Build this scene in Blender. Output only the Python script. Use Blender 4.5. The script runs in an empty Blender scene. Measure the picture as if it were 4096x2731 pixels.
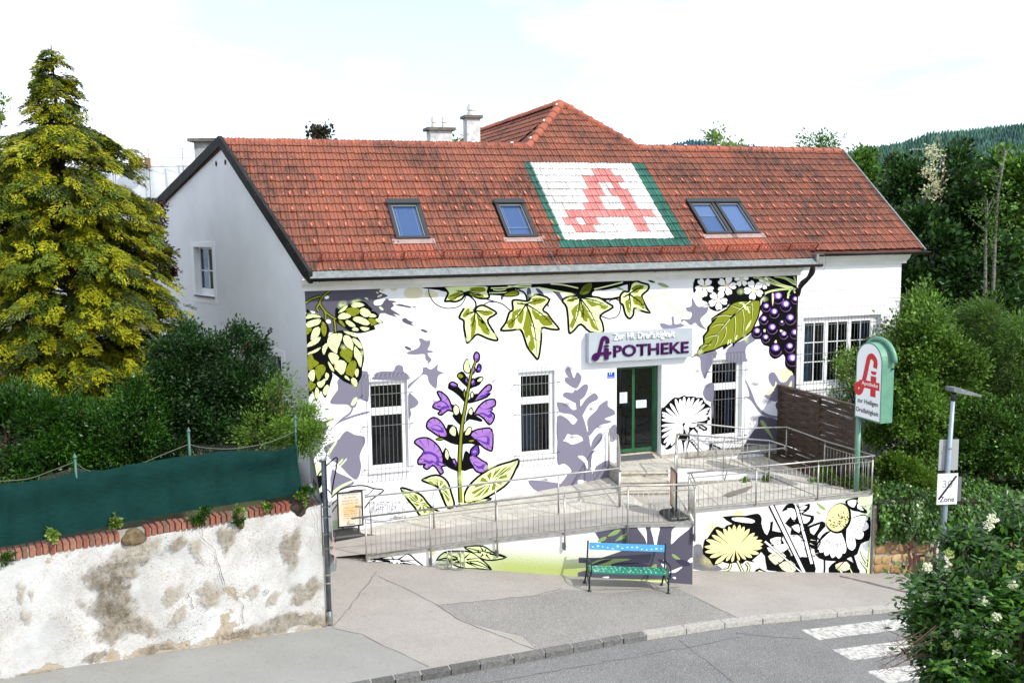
import bpy, bmesh, math, random
import numpy as np
from mathutils import Vector, Matrix, geometry as mgeo
random.seed(7); np.random.seed(7)
scene = bpy.context.scene
COL = scene.collection
# ---------------------------------------------------------------- camera
FPX, CXP, CYP = 3819.0, 2048.0, 1365.5
def _n(v): return v/np.linalg.norm(v)
_X = _n(np.array([13640-CXP, -(763-CYP), -FPX]))
_Z = -np.array([2400-CXP, -(32370-CYP), -FPX]); _Z -= _X*(_Z@_X); _Z = _n(_Z)
RW = np.array([_X, np.cross(_Z, _X), _Z])
CAM = np.array([0.0, -23.2, 8.3])
cd = bpy.data.cameras.new('camera'); cam = bpy.data.objects.new('camera', cd); COL.objects.link(cam)
cd.sensor_width = 36; cd.sensor_fit = 'HORIZONTAL'; cd.lens = FPX/4096*36; cd.clip_end = 6000; cd.clip_start = .1
cam.matrix_world = Matrix([[*RW[i], CAM[i]] for i in range(3)]+[[0,0,0,1]])
scene.camera = cam
# ---------------------------------------------------------------- sky and sun
SUN = Vector((.63, -1.0, 1.0)).normalized()
el = math.asin(SUN.z)
w = bpy.data.worlds.new('World'); scene.world = w; w.use_nodes = True
nt = w.node_tree; nt.nodes.clear()
def nd(nt, t, **k):
    n = nt.nodes.new(t)
    for a, b in k.items(): setattr(n, a, b)
    return n
sky = nd(nt, 'ShaderNodeTexSky'); sky.sky_type = 'NISHITA'; sky.sun_disc = False
sky.sun_elevation = el; sky.sun_rotation = math.atan2(SUN.x, SUN.y); sky.air_density = 1.0; sky.dust_density = 1.5; sky.ozone_density = 1.2; sky.altitude = 200
tc = nd(nt, 'ShaderNodeTexCoord'); mp = nd(nt, 'ShaderNodeMapping'); mp.inputs['Scale'].default_value = (1.6, 1.6, 5.5); mp.inputs['Location'].default_value = (5.9, 2.4, 1.7)
nz = nd(nt, 'ShaderNodeTexNoise'); nz.inputs['Scale'].default_value = 1.15; nz.inputs['Detail'].default_value = 5; nz.inputs['Roughness'].default_value = .52
cr = nd(nt, 'ShaderNodeValToRGB'); cr.color_ramp.elements[0].position = .38; cr.color_ramp.elements[1].position = .60
cr.color_ramp.elements[0].color = (.31,.31,.31,1); cr.color_ramp.elements[1].color = (1,1,1,1)
mx = nd(nt, 'ShaderNodeMix', data_type='RGBA'); mx.inputs['B'].default_value = (8.3, 8.9, 9.9, 1)
bg = nd(nt, 'ShaderNodeBackground'); bg.inputs['Strength'].default_value = .15
wo = nd(nt, 'ShaderNodeOutputWorld')
L = nt.links.new
L(tc.outputs['Generated'], mp.inputs['Vector']); L(mp.outputs['Vector'], nz.inputs['Vector']); L(nz.outputs['Fac'], cr.inputs['Fac'])
L(cr.outputs['Color'], mx.inputs['Factor']); L(sky.outputs['Color'], mx.inputs['A']); L(mx.outputs['Result'], bg.inputs['Color']); L(bg.outputs['Background'], wo.inputs['Surface'])
sd = bpy.data.lights.new('sun', 'SUN'); sd.energy = 3.3; sd.angle = math.radians(.53); sd.color = (1, .955, .88)
so = bpy.data.objects.new('sun', sd); COL.objects.link(so); so.location = (30, -40, 50)
so.rotation_euler = SUN.to_track_quat('Z', 'Y').to_euler()
scene.view_settings.view_transform = 'Standard'; scene.view_settings.look = 'None'
scene.view_settings.exposure = .44; scene.view_settings.gamma = 1
# ---------------------------------------------------------------- pixel -> place
SC = 4096/2352
def ray(x, y): return RW @ np.array([x-CXP, -(y-CYP), -FPX])
def plane(q, n, p0):
    v = ray(*q); n = np.array(n, float); t = ((np.array(p0, float)-CAM)@n)/(v@n); return CAM+v*t
def fac(q, y=0.): return plane(q, (0,1,0), (0,y,0))
def zpl(q, z): return plane(q, (0,0,1), (0,0,z))
GS = -.093
def PZ(x): return -.01+GS*(max(-14., min(40., x))-10.55)
def gp(q, dz=0): return plane(q, (-GS,0,1), (10.55,0,-.01+dz))
def at(q, depth): v = ray(*q); return CAM+v*(depth/FPX)
def D_(x, y): return (x*SC, y*SC)
def crop(x0, y0, s): return lambda x, y: (x0+x/s, y0+y/s)
KA, KB, KC = crop(1200,1080,2.8), crop(1700,1080,2.352), crop(2600,1080,3.267)
KD, KE, KF = crop(1250,1350,1.96), crop(2000,1350,2.412), crop(2600,1400,2.3756)
KG, KH, KK = crop(2600,1900,2.352), crop(1250,1850,2.24), crop(2200,2000,3.36)
# ---------------------------------------------------------------- objects
WM = {}
def world(o): return WM.get(o.name, Matrix.Identity(4)) if o else Matrix.Identity(4)
def put(o, parent=None, M=None):
    COL.objects.link(o)
    M = M or Matrix.Identity(4)
    if parent is not None:
        o.parent = parent; o.matrix_parent_inverse = world(parent).inverted()
    o.matrix_basis = M; WM[o.name] = M.copy()
    return o
def tag(o, label=None, cat=None, group=None, kind=None):
    for k, v in (('label', label), ('category', cat), ('group', group), ('kind', kind)):
        if v: o[k] = v
    return o
def thing(name, loc, label, cat, group=None):
    o = bpy.data.objects.new(name, None); o.empty_display_size = .2
    put(o, None, Matrix.Translation(Vector(loc))); return tag(o, label, cat, group)
def inst(name, mesh, parent, M, mat=None):
    o = bpy.data.objects.new(name, mesh); put(o, parent, M)
    return o
def V(*a): return Vector(a)
class MB:
    def __init__(s): s.v = []; s.f = []; s.mi = []
    def add(s, vs, fs, mi=0):
        b = len(s.v); s.v += [tuple(map(float, p)) for p in vs]; s.f += [tuple(i+b for i in f) for f in fs]; s.mi += [mi]*len(fs); return s
    def box(s, a, b, mi=0):
        (x0,y0,z0),(x1,y1,z1) = a, b
        return s.add([(x0,y0,z0),(x1,y0,z0),(x1,y1,z0),(x0,y1,z0),(x0,y0,z1),(x1,y0,z1),(x1,y1,z1),(x0,y1,z1)],
            [(0,3,2,1),(4,5,6,7),(0,1,5,4),(1,2,6,5),(2,3,7,6),(3,0,4,7)], mi)
    def obox(s, o, ex, ey, ez, mi=0):
        o, ex, ey, ez = map(Vector, (o, ex, ey, ez))
        return s.add([o,o+ex,o+ex+ey,o+ey,o+ez,o+ex+ez,o+ex+ey+ez,o+ey+ez],[(0,3,2,1),(4,5,6,7),(0,1,5,4),(1,2,6,5),(2,3,7,6),(3,0,4,7)], mi)
    def bar(s, a, b, w, h=None, up=(0,0,1), mi=0):
        a, b = Vector(a), Vector(b); h = h or w; d = (b-a).normalized(); up = Vector(up)
        sx = d.cross(up)
        if sx.length < 1e-4: sx = d.cross(Vector((1,0,0)))
        sx.normalize(); uz = sx.cross(d)
        return s.obox(a-sx*w/2-uz*h/2, b-a, sx*w, uz*h, mi)
    def tube(s, pts, r, n=8, mi=0, caps=True):
        P = [Vector(p) for p in pts]; R = r if isinstance(r, (list, tuple)) else [r]*len(P)
        rings = []; up = None
        for i, p in enumerate(P):
            if i == 0: t = (P[1]-p)
            elif i == len(P)-1: t = (p-P[i-1])
            else: t = (P[i+1]-p).normalized()+(p-P[i-1]).normalized()
            t.normalize()
            if up is None: up = Vector((0,0,1)) if abs(t.z) < .9 else Vector((1,0,0))
            a = t.cross(up).normalized(); b = a.cross(t); up = b if abs(t.z) > .9 or True else up
            rings.append([p+(a*math.cos(2*math.pi*k/n)+b*math.sin(2*math.pi*k/n))*R[i] for k in range(n)])
        vs = [q for rg in rings for q in rg]; fs = []
        for i in range(len(P)-1):
            for k in range(n):
                k2 = (k+1) % n; fs.append((i*n+k, i*n+k2, (i+1)*n+k2, (i+1)*n+k))
        if caps: fs.append(tuple(range(n))[::-1]); fs.append(tuple((len(P)-1)*n+k for k in range(n)))
        return s.add(vs, fs, mi)
    def lathe(s, prof, o=(0,0,0), n=16, mi=0):
        o = Vector(o); vs = []; fs = []
        for r, z in prof:
            for k in range(n): vs.append(o+Vector((r*math.cos(2*math.pi*k/n), r*math.sin(2*math.pi*k/n), z)))
        for i in range(len(prof)-1):
            for k in range(n):
                k2 = (k+1) % n; fs.append((i*n+k, i*n+k2, (i+1)*n+k2, (i+1)*n+k))
        fs.append(tuple(range(n))[::-1]); fs.append(tuple((len(prof)-1)*n+k for k in range(n)))
        return s.add(vs, fs, mi)
    def poly(s, pts, mi=0):
        pts = [Vector(p) for p in pts]
        try: tri = mgeo.tessellate_polygon([pts])
        except Exception: tri = []
        return s.add(pts, [tuple(t) for t in tri], mi)
    def prism(s, pts, ext, mi=0):
        """flat outline pts (3D) pushed along ext"""
        pts = [Vector(p) for p in pts]; e = Vector(ext); n = len(pts)
        tri = [tuple(t) for t in mgeo.tessellate_polygon([pts])]
        fs = tri+[tuple(i+n for i in t[::-1]) for t in tri]+[(i, (i+1) % n, (i+1) % n+n, i+n) for i in range(n)]
        return s.add(pts+[p+e for p in pts], fs, mi)
    def mesh(s, name, mats, smooth=False):
        me = bpy.data.meshes.new(name); me.from_pydata(s.v, [], s.f)
        for m in (mats if isinstance(mats, (list, tuple)) else [mats]): me.materials.append(m)
        if any(s.mi): me.polygons.foreach_set('material_index', s.mi)
        bm = bmesh.new(); bm.from_mesh(me); bmesh.ops.recalc_face_normals(bm, faces=bm.faces); bm.to_mesh(me); bm.free()
        if smooth: me.polygons.foreach_set('use_smooth', [True]*len(me.polygons)); 
        me.update(); return me
    def build(s, name, mats, parent=None, smooth=False):
        o = bpy.data.objects.new(name, s.mesh(name, mats, smooth)); return put(o, parent)
def npmesh(name, verts, quads, mats, parent=None, mi=None):
    """verts (N,3), faces (M,k) numpy"""
    me = bpy.data.meshes.new(name); k = quads.shape[1]
    me.vertices.add(len(verts)); me.vertices.foreach_set('co', np.asarray(verts, np.float32).ravel())
    me.loops.add(quads.size); me.loops.foreach_set('vertex_index', quads.astype(np.int32).ravel())
    me.polygons.add(len(quads)); me.polygons.foreach_set('loop_start', np.arange(0, quads.size, k, dtype=np.int32))
    me.polygons.foreach_set('loop_total', np.full(len(quads), k, np.int32))
    for m in (mats if isinstance(mats, (list, tuple)) else [mats]): me.materials.append(m)
    if mi is not None: me.polygons.foreach_set('material_index', np.asarray(mi, np.int32))
    me.update(calc_edges=True); me.validate()
    o = bpy.data.objects.new(name, me); return put(o, parent)
# ---------------------------------------------------------------- materials
def lin(c):
    if isinstance(c, str): c = tuple(int(c[i:i+2], 16)/255 for i in (1,3,5))
    return tuple(x/12.92 if x <= .04045 else ((x+.055)/1.055)**2.4 for x in c)
MATS = {}
def mat(name, c, rough=.7, c2=None, scale=6., detail=5, lo=.4, hi=.6, bump=0., bscale=None, metal=0., c3=None, s3=1.5, lo3=.55, hi3=.7, spec=.5, isl=0., trans=0., coords='Object', stretch=None):
    """base colour c mixed with c2 by noise, stains c3 by a second noise, per-piece value change isl"""
    if name in MATS: return MATS[name]
    m = bpy.data.materials.new(name); m.use_nodes = True; MATS[name] = m; nt = m.node_tree; L = nt.links.new
    b = nt.nodes['Principled BSDF']; out = nt.nodes['Material Output']
    b.inputs['Roughness'].default_value = rough; b.inputs['Metallic'].default_value = metal; b.inputs['Specular IOR Level'].default_value = spec
    tcn = nd(nt, 'ShaderNodeTexCoord'); vec = tcn.outputs[coords]
    if stretch:
        mpn = nd(nt, 'ShaderNodeMapping'); mpn.inputs['Scale'].default_value = stretch; L(vec, mpn.inputs['Vector']); vec = mpn.outputs['Vector']
    def noise(sc, det=detail):
        n = nd(nt, 'ShaderNodeTexNoise'); n.inputs['Scale'].default_value = sc; n.inputs['Detail'].default_value = det; n.inputs['Roughness'].default_value = .6; L(vec, n.inputs['Vector']); return n.outputs['Fac']
    def ramp(fac, a, z):
        r = nd(nt, 'ShaderNodeMapRange'); r.inputs['From Min'].default_value = a; r.inputs['From Max'].default_value = z; L(fac, r.inputs['Value']); return r.outputs['Result']
    def mix(fac, A, B):
        x = nd(nt, 'ShaderNodeMix', data_type='RGBA'); L(fac, x.inputs['Factor'])
        for s, q in (('A', A), ('B', B)):
            if isinstance(q, tuple): x.inputs[s].default_value = (*q[:3], 1)
            else: L(q, x.inputs[s])
        return x.outputs['Result']
    col = lin(c)
    if c2 is not None: col = mix(ramp(noise(scale), lo, hi), col, lin(c2))
    if c3 is not None: col = mix(ramp(noise(s3, 7), lo3, hi3), col, lin(c3))
    if isl:
        g = nd(nt, 'ShaderNodeNewGeometry') if isl > 0 else nd(nt, 'ShaderNodeObjectInfo')
        h = nd(nt, 'ShaderNodeHueSaturation'); r = nd(nt, 'ShaderNodeMapRange'); a = abs(isl)
        r.inputs['To Min'].default_value = 1-a; r.inputs['To Max'].default_value = 1+a
        L(g.outputs['Random Per Island' if isl > 0 else 'Random'], r.inputs['Value']); L(r.outputs['Result'], h.inputs['Value'])
        if isinstance(col, tuple): h.inputs['Color'].default_value = (*col, 1)
        else: L(col, h.inputs['Color'])
        col = h.outputs['Color']
    if isinstance(col, tuple): b.inputs['Base Color'].default_value = (*col, 1)
    else: L(col, b.inputs['Base Color'])
    if bump:
        bn = nd(nt, 'ShaderNodeBump'); bn.inputs['Strength'].default_value = 1; bn.inputs['Distance'].default_value = bump
        L(noise(bscale or scale*4, 4), bn.inputs['Height']); L(bn.outputs['Normal'], b.inputs['Normal'])
    if trans:
        tr = nd(nt, 'ShaderNodeBsdfTranslucent'); ms = nd(nt, 'ShaderNodeMixShader'); ms.inputs[0].default_value = trans
        if isinstance(col, tuple): tr.inputs['Color'].default_value = (*col, 1)
        else: L(col, tr.inputs['Color'])
        L(b.outputs[0], ms.inputs[1]); L(tr.outputs[0], ms.inputs[2]); L(ms.outputs[0], out.inputs['Surface'])
    return m
def leafmat(name, cols, rough=.5, trans=.3, spec=.35):
    """one colour per leaf drawn from cols"""
    if name in MATS: return MATS[name]
    m = bpy.data.materials.new(name); m.use_nodes = True; MATS[name] = m; nt = m.node_tree; L = nt.links.new
    b = nt.nodes['Principled BSDF']; b.inputs['Roughness'].default_value = rough; b.inputs['Specular IOR Level'].default_value = spec
    g = nd(nt, 'ShaderNodeNewGeometry'); r = nd(nt, 'ShaderNodeValToRGB'); e = r.color_ramp.elements
    for i, c in enumerate(cols):
        p = i/(len(cols)-1)
        x = e[0] if i == 0 else (e[-1] if i == len(cols)-1 else e.new(p))
        x.position = p; x.color = (*lin(c), 1)
    L(g.outputs['Random Per Island'], r.inputs['Fac'])
    tcn = nd(nt, 'ShaderNodeTexCoord'); n = nd(nt, 'ShaderNodeTexNoise'); n.inputs['Scale'].default_value = 1.3; n.inputs['Detail'].default_value = 3; L(tcn.outputs['Object'], n.inputs['Vector'])
    h = nd(nt, 'ShaderNodeHueSaturation'); mr = nd(nt, 'ShaderNodeMapRange'); mr.inputs['From Min'].default_value = .3; mr.inputs['From Max'].default_value = .7; mr.inputs['To Min'].default_value = .5; mr.inputs['To Max'].default_value = 1.15
    L(n.outputs['Fac'], mr.inputs['Value']); L(mr.outputs['Result'], h.inputs['Value']); L(r.outputs['Color'], h.inputs['Color'])
    L(h.outputs['Color'], b.inputs['Base Color'])
    tr = nd(nt, 'ShaderNodeBsdfTranslucent'); L(h.outputs['Color'], tr.inputs['Color']); ms = nd(nt, 'ShaderNodeMixShader'); ms.inputs[0].default_value = trans
    L(b.outputs[0], ms.inputs[1]); L(tr.outputs[0], ms.inputs[2]); L(ms.outputs[0], nt.nodes['Material Output'].inputs['Surface'])
    return m
def glassmat(name, tint='#aebcc8', rough=.02, clear=.75):
    if name in MATS: return MATS[name]
    m = bpy.data.materials.new(name); m.use_nodes = True; MATS[name] = m; nt = m.node_tree; L = nt.links.new
    nt.nodes.remove(nt.nodes['Principled BSDF'])
    gl = nd(nt, 'ShaderNodeBsdfGlossy'); gl.inputs['Roughness'].default_value = rough
    tr = nd(nt, 'ShaderNodeBsdfTransparent'); tr.inputs['Color'].default_value = (*lin(tint), 1)
    lw_ = nd(nt, 'ShaderNodeLayerWeight'); lw_.inputs['Blend'].default_value = .5; pw = nd(nt, 'ShaderNodeMath', operation='POWER'); L(lw_.outputs['Facing'], pw.inputs[0]); pw.inputs[1].default_value = 4.5
    ad = nd(nt, 'ShaderNodeMath', operation='MULTIPLY_ADD'); L(pw.outputs[0], ad.inputs[0]); ad.inputs[1].default_value = .7; ad.inputs[2].default_value = .045
    ms = nd(nt, 'ShaderNodeMixShader'); L(ad.outputs[0], ms.inputs[0]); L(tr.outputs[0], ms.inputs[1]); L(gl.outputs[0], ms.inputs[2])
    L(ms.outputs[0], nt.nodes['Material Output'].inputs['Surface']); return m
def arc(c, r, a0, a1, n=10): return [(c[0]+r*math.cos(a0+(a1-a0)*i/n), c[1]+r*math.sin(a0+(a1-a0)*i/n)) for i in range(n+1)]
def text_mesh(body, size, bold=0., ext=0., align='CENTER', shear=0., sx=1.):
    c = bpy.data.curves.new('lettering', 'FONT'); c.body = body; c.size = size; c.offset = bold; c.extrude = ext; c.align_x = align; c.align_y = 'CENTER'; c.shear = shear; c.resolution_u = 3
    o = bpy.data.objects.new('tmp_text', c); COL.objects.link(o)
    dg = bpy.context.evaluated_depsgraph_get(); me = bpy.data.meshes.new_from_object(o.evaluated_get(dg)); bpy.data.objects.remove(o); bpy.data.curves.remove(c)
    if sx != 1.: me.transform(Matrix.Diagonal((sx,1,1,1)))
    return me
def frame(o, ex, ey):
    ex = Vector(ex).normalized(); ey = Vector(ey).normalized(); ez = ex.cross(ey)
    return Matrix(((ex.x,ey.x,ez.x,o[0]),(ex.y,ey.y,ez.y,o[1]),(ex.z,ey.z,ez.z,o[2]),(0,0,0,1)))
def letters(name, body, size, mt, parent, o, ex, ey, **k):
    me = text_mesh(body, size, **k); me.materials.clear(); me.materials.append(mt); return inst(name, me, parent, frame(o, ex, ey))
# ================================================================ common materials
M_WALL = mat('white_plaster', '#ebecf0', .85, '#e3e4e9', .8, c3='#d6d7da', s3=2.2, lo3=.62, hi3=.8, bump=.004, bscale=60)
M_WHITE = mat('white_paint', '#eeeeee', .45, '#e4e4e4', 3)
M_TRIM = mat('white_cornice_paint', '#e2e1dd', .7, '#d6d5d1', 2)
M_BLACKMETAL = mat('black_sheet_metal', '#161617', .6, '#222223', 3, spec=.2, bump=.002, bscale=9)
M_BROWNMETAL = mat('dark_brown_gutter', '#1f1a18', .5, '#2b2422', 5, spec=.25)
M_ZINC = mat('weathered_zinc', '#7e8484', .5, '#6b7171', 9, metal=.3)
M_STEEL = mat('brushed_stainless_steel', '#aaa8a4', .4, '#979590', 14, metal=.6)
M_CONC = mat('grey_concrete', '#a9a59c', .9, '#8a867d', 7, bump=.004, bscale=40, c3='#75716a', s3=3)
M_DARK = mat('dark_void', '#141312', .9)
M_FRAME = mat('anthracite_aluminium', '#2e3033', .4, metal=.3)
M_GLASS = glassmat('window_glass')
def tilemat(name, base, var, stain, lichen=.5):
    m = bpy.data.materials.new(name); m.use_nodes = True; MATS[name] = m; nt = m.node_tree; L = nt.links.new
    b = nt.nodes['Principled BSDF']; b.inputs['Roughness'].default_value = .75
    g = nd(nt, 'ShaderNodeNewGeometry'); oi = nd(nt, 'ShaderNodeObjectInfo')
    a = nd(nt, 'ShaderNodeMath', operation='ADD'); L(g.outputs['Random Per Island'], a.inputs[0]); L(oi.outputs['Random'], a.inputs[1])
    fr = nd(nt, 'ShaderNodeMath', operation='FRACT'); L(a.outputs[0], fr.inputs[0])
    r = nd(nt, 'ShaderNodeValToRGB'); e = r.color_ramp.elements; e[0].color = (*lin(base), 1); e[1].color = (*lin(var), 1); L(fr.outputs[0], r.inputs['Fac'])
    def nz(sc, st=None, det=5):
        n = nd(nt, 'ShaderNodeTexNoise'); n.inputs['Scale'].default_value = sc; n.inputs['Detail'].default_value = det; n.inputs['Roughness'].default_value = .65
        if st:
            mp = nd(nt, 'ShaderNodeMapping'); mp.inputs['Scale'].default_value = st; L(g.outputs['Position'], mp.inputs['Vector']); L(mp.outputs[0], n.inputs['Vector'])
        else: L(g.outputs['Position'], n.inputs['Vector'])
        return n.outputs['Fac']
    def rng(f, lo, hi, t0=0., t1=1.):
        q = nd(nt, 'ShaderNodeMapRange'); q.inputs['From Min'].default_value = lo; q.inputs['From Max'].default_value = hi; q.inputs['To Min'].default_value = t0; q.inputs['To Max'].default_value = t1; L(f, q.inputs['Value']); return q.outputs[0]
    def mx(f, A, c):
        x = nd(nt, 'ShaderNodeMix', data_type='RGBA'); L(f, x.inputs['Factor']); L(A, x.inputs['A']); x.inputs['B'].default_value = (*lin(c), 1); return x.outputs['Result']
    st = nd(nt, 'ShaderNodeMath', operation='MULTIPLY'); L(rng(nz(.5), .40, .60), st.inputs[0]); L(rng(nz(5, (2.2, .5, .5)), .34, .58), st.inputs[1])
    c = mx(st.outputs[0], r.outputs['Color'], stain)
    c = mx(rng(nz(13, (1.5,.6,.6)), .60, .74, 0, .75), c, stain)
    li = nd(nt, 'ShaderNodeMath', operation='MULTIPLY'); L(rng(nz(17, None, 2), .665, .70, 0, lichen), li.inputs[0]); L(rng(nz(.9), .42, .55), li.inputs[1])
    c = mx(li.outputs[0], c, '#c9c3b6'); L(c, b.inputs['Base Color'])
    bn = nd(nt, 'ShaderNodeBump'); bn.inputs['Distance'].default_value = .004; L(nz(70), bn.inputs['Height']); L(bn.outputs[0], b.inputs['Normal']); return m
T_RED = tilemat('clay_tile', '#8b4d36', '#774534', '#432a20', .55)
T_NEW = tilemat('new_clay_tile', '#a3573c', '#965038', '#713f30', .3)
T_WHITE = tilemat('white_painted_tile', '#d6d6d3', '#cfcfcb', '#a8a7a2', 0)
T_PINK = tilemat('red_painted_tile', '#b8706c', '#bf7f7a', '#a8625e', 0)
T_GREEN = tilemat('green_painted_tile', '#1c5a4c', '#206353', '#154037', 0)
# ================================================================ pharmacy building
B = thing('pharmacy_building', (2.49, 0, .5), 'white pharmacy building with red tiled roof and large painted plant mural', 'building')
OPEN = [(3.92,4.92,2.19,4.47), (7.87,8.87,2.19,4.47), (10.65,12.0,1.75,4.43), (13.53,14.53,2.19,4.47)]
def wall_grid(x0, x1, z0, z1, y, th, opens):
    m = MB(); xs = sorted({x0, x1, *[o[0] for o in opens], *[o[1] for o in opens]}); zs = sorted({z0, z1, *[o[2] for o in opens], *[o[3] for o in opens]})
    for i in range(len(xs)-1):
        for j in range(len(zs)-1):
            a, b, c, d = xs[i], xs[i+1], zs[j], zs[j+1]
            if any(o[0]-1e-6 <= a and b <= o[1]+1e-6 and o[2]-1e-6 <= c and d <= o[3]+1e-6 for o in opens): continue
            m.add([(a,y,c),(b,y,c),(b,y,d),(a,y,d)], [(0,1,2,3)])
            m.add([(a,y+th,c),(b,y+th,c),(b,y+th,d),(a,y+th,d)], [(3,2,1,0)])
    for o in opens:
        a, b, c, d = o; q = [(a,c),(b,c),(b,d),(a,d)]
        for i in range(4):
            (xa,za),(xb,zb) = q[i], q[(i+1)%4]
            m.add([(xa,y,za),(xb,y,zb),(xb,y+th,zb),(xa,y+th,za)], [(0,1,2,3)])
    for a, b in (((x0,z0),(x0,z1)),((x1,z0),(x1,z1)),((x0,z1),(x1,z1))):
        m.add([(a[0],y,a[1]),(b[0],y,b[1]),(b[0],y+th,b[1]),(a[0],y+th,a[1])], [(0,1,2,3)])
    return m
FW = wall_grid(2.49, 16.25, -.3, 7.1, 0, .3, OPEN).build('front_wall', M_WALL, B)
AW_OPEN = [(16.66,19.38,3.43,5.5)]
AW = wall_grid(16.25, 20.07, -1.0, 7.15, .25, .3, AW_OPEN).build('annex_wall', M_WALL, B)
for z in (5.98, 6.28):
    MB().box((16.27,.232,z),(20.085,.249,z+.012)).build('string_course', M_TRIM, B)
gdir = Vector((math.cos(math.radians(112)), math.sin(math.radians(112)), 0)); gn = Vector((-gdir.y, gdir.x, 0))   # gn points out of the house (left)
def G(t, z, off=0.): return Vector((2.49, 0, 0))+gdir*t+gn*off+Vector((0,0,z))
TP = .8098
def roofz(y): return 7.13+TP*(y+.35)
gw = MB(); outline = [(0,-.3),(0,7.25),(4.27,10.47),(9.7,8.78),(9.7,-.3)]
gopen = [(5.27,6.57,6.36,7.74),(1.35,2.5,3.3,5.05)]
import itertools
ts = [0,1.35,2.5,4.27,5.27,6.57,9.7]
def gtop(t): return 7.25+(10.47-7.25)*t/4.27 if t <= 4.27 else 10.47+(8.78-10.47)*(t-4.27)/(9.7-4.27)
for a, b in zip(ts[:-1], ts[1:]):
    zz = [-.3]
    for o in gopen:
        if abs(o[0]-a) < 1e-6: zz += [o[2], o[3]]
    zz.append(None)
    for i in range(0, len(zz)-1, 2):
        lo, hi = zz[i], zz[i+1]
        gw.add([G(a,lo),G(b,lo),G(b,hi if hi else gtop(b)),G(a,hi if hi else gtop(a))], [(0,1,2,3)])
for o in gopen:
    a, b, c, d = o; q = [(a,c),(b,c),(b,d),(a,d)]
    for i in range(4):
        A_, B_ = q[i], q[(i+1)%4]; gw.add([G(*A_),G(*B_),G(*B_,-.28),G(*A_,-.28)], [(0,1,2,3)])
gw.build('gable_wall', M_WALL, B)
rg = MB(); rg.add([(20.07,.25,-1),(20.07,9,-1),(20.07,9,8.6),(20.07,3.9,10.5),(20.07,.25,7.5)], [(0,1,2,3,4)]); rg.build('side_wall', M_WALL, B)
# painted surround and gable windows
for (a,b,c,d), deep in zip(gopen, (.15,.15)):
    s = MB()
    for (t0,t1,z0,z1) in ((a-.2,b+.2,d,d+.15),(a-.2,b+.2,c-.2,c-.05),(a-.2,a,c-.05,d),(b,b+.2,c-.05,d)):
        s.obox(G(t0,z0,.0), gdir*(t1-t0), gn*.012, (0,0,z1-z0))
    s.build('window_surround', mat('surround_white', '#f2f2f4', .8), B)
    wn = MB(); f = .07
    for (t0,t1,z0,z1) in ((a,a+f,c,d),(b-f,b,c,d),(a+f,b-f,c,c+f+.12),(a+f,b-f,d-f,d),((a+b)/2-.015,(a+b)/2+.015,c+f+.12,d-f),(a+f,b-f,(c+d)/2,(c+d)/2+.03)):
        wn.obox(G(t0,z0,-.2), gdir*(t1-t0), gn*.05, (0,0,z1-z0))
    wo_ = wn.build('window', M_WHITE, B)
    MB().obox(G(a+f,c+f,-.18), gdir*(b-a-2*f), gn*.006, (0,0,d-c-2*f)).build('pane', M_GLASS, wo_)
    MB().obox(G(a-.05,c-.045,-.15), gdir*(b-a+.1), gn*.2, (0,0,.04)).build('sill', mat('grey_stone_sill', '#5b5650', .8), wo_)
    MB().obox(G(a-.1,c-.1,-.9), gdir*(b-a+.2), gn*.02, (0,0,d-c+.2)).build('dark_room', M_DARK, wo_)
    MB().obox(G(b-.35,c,-.45), gdir*.3, gn*.02, (0,0,d-c)).build('curtain', mat('grey_curtain', '#8f9391', .9), wo_)
for q in ((596,325),(672,313)):
    p = plane((580+q[0]/2.09, 500+q[1]/2.09), gn, (2.49,0,0)); p = Vector(p)+gn*.003
    MB().prism([p+gdir*(.06*math.cos(k*.52))+Vector((0,0,.075*math.sin(k*.52))) for k in range(12)], gn*.004).build('vent_hole', M_DARK, B)
# ---- roof
es = Vector((0,.7771,.6293)); en = Vector((0,-.6293,.7771)); ex = Vector((1,0,0))
def RP(x, s, off=0.):    # point on the roof plane: s metres up the slope from y=-.35
    return Vector((x,-.35,7.13))+es*s+en*off
def xv(s): return 2.49-.404*(-.35+.7771*s)
SR = 5.47
rf = MB(); th = -.12
def slab(pts):
    a = [RP(x,s,-.02) for x,s in pts]; rf.prism(a, en*th)
slab([(xv(-.02)-.1,-.02),(16.68,-.02),(16.68,SR),(xv(SR)-.1,SR)])
slab([(16.68,.38),(20.58,.38),(20.58,SR),(16.68,SR)])
slab([(9.4,SR),(13.3,SR),(11.34,7.82)])
yr, zr = 3.9, 10.53
rf.prism([(.85,yr,zr),(20.58,yr,zr),(20.58,9.2,8.75),(-1.25,9.2,8.75)], (0,0,-.12))
ap = Vector((11.34,5.73,12.02))
rf.prism([ap-V(0,0,.04),(11.34,17,11.98),(7.2,17,8.6),(7.2,4.0,8.6),(9.5,3.86,10.5)], (0,0,-.1)); rf.prism([ap-V(0,0,.04),(11.34,17,11.98),(15.6,17,8.6),(15.6,4.0,8.6),(13.2,3.86,10.5)], (0,0,-.1))
RF = rf.build('roof', mat('roof_underlay', '#5a342c', .9), B)
def tile_mb():
    pr = [(0,.004),(.018,.026),(.05,.028),(.075,.008),(.112,.006),(.136,.025),(.168,.026),(.199,.004)]
    m = MB(); n = len(pr); ln = .365; vs = []
    for yy, lift in ((0,.034),(ln,.0)): vs += [(x,yy,z+lift) for x,z in pr]
    vs += [(x,.004,z+.034-.022) for x,z in pr]
    fs = [(i,i+1,n+i+1,n+i) for i in range(n-1)]+[(2*n+i,2*n+i+1,i+1,i) for i in range(n-1)]
    return m.add(vs, fs)
TM = {}
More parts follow.
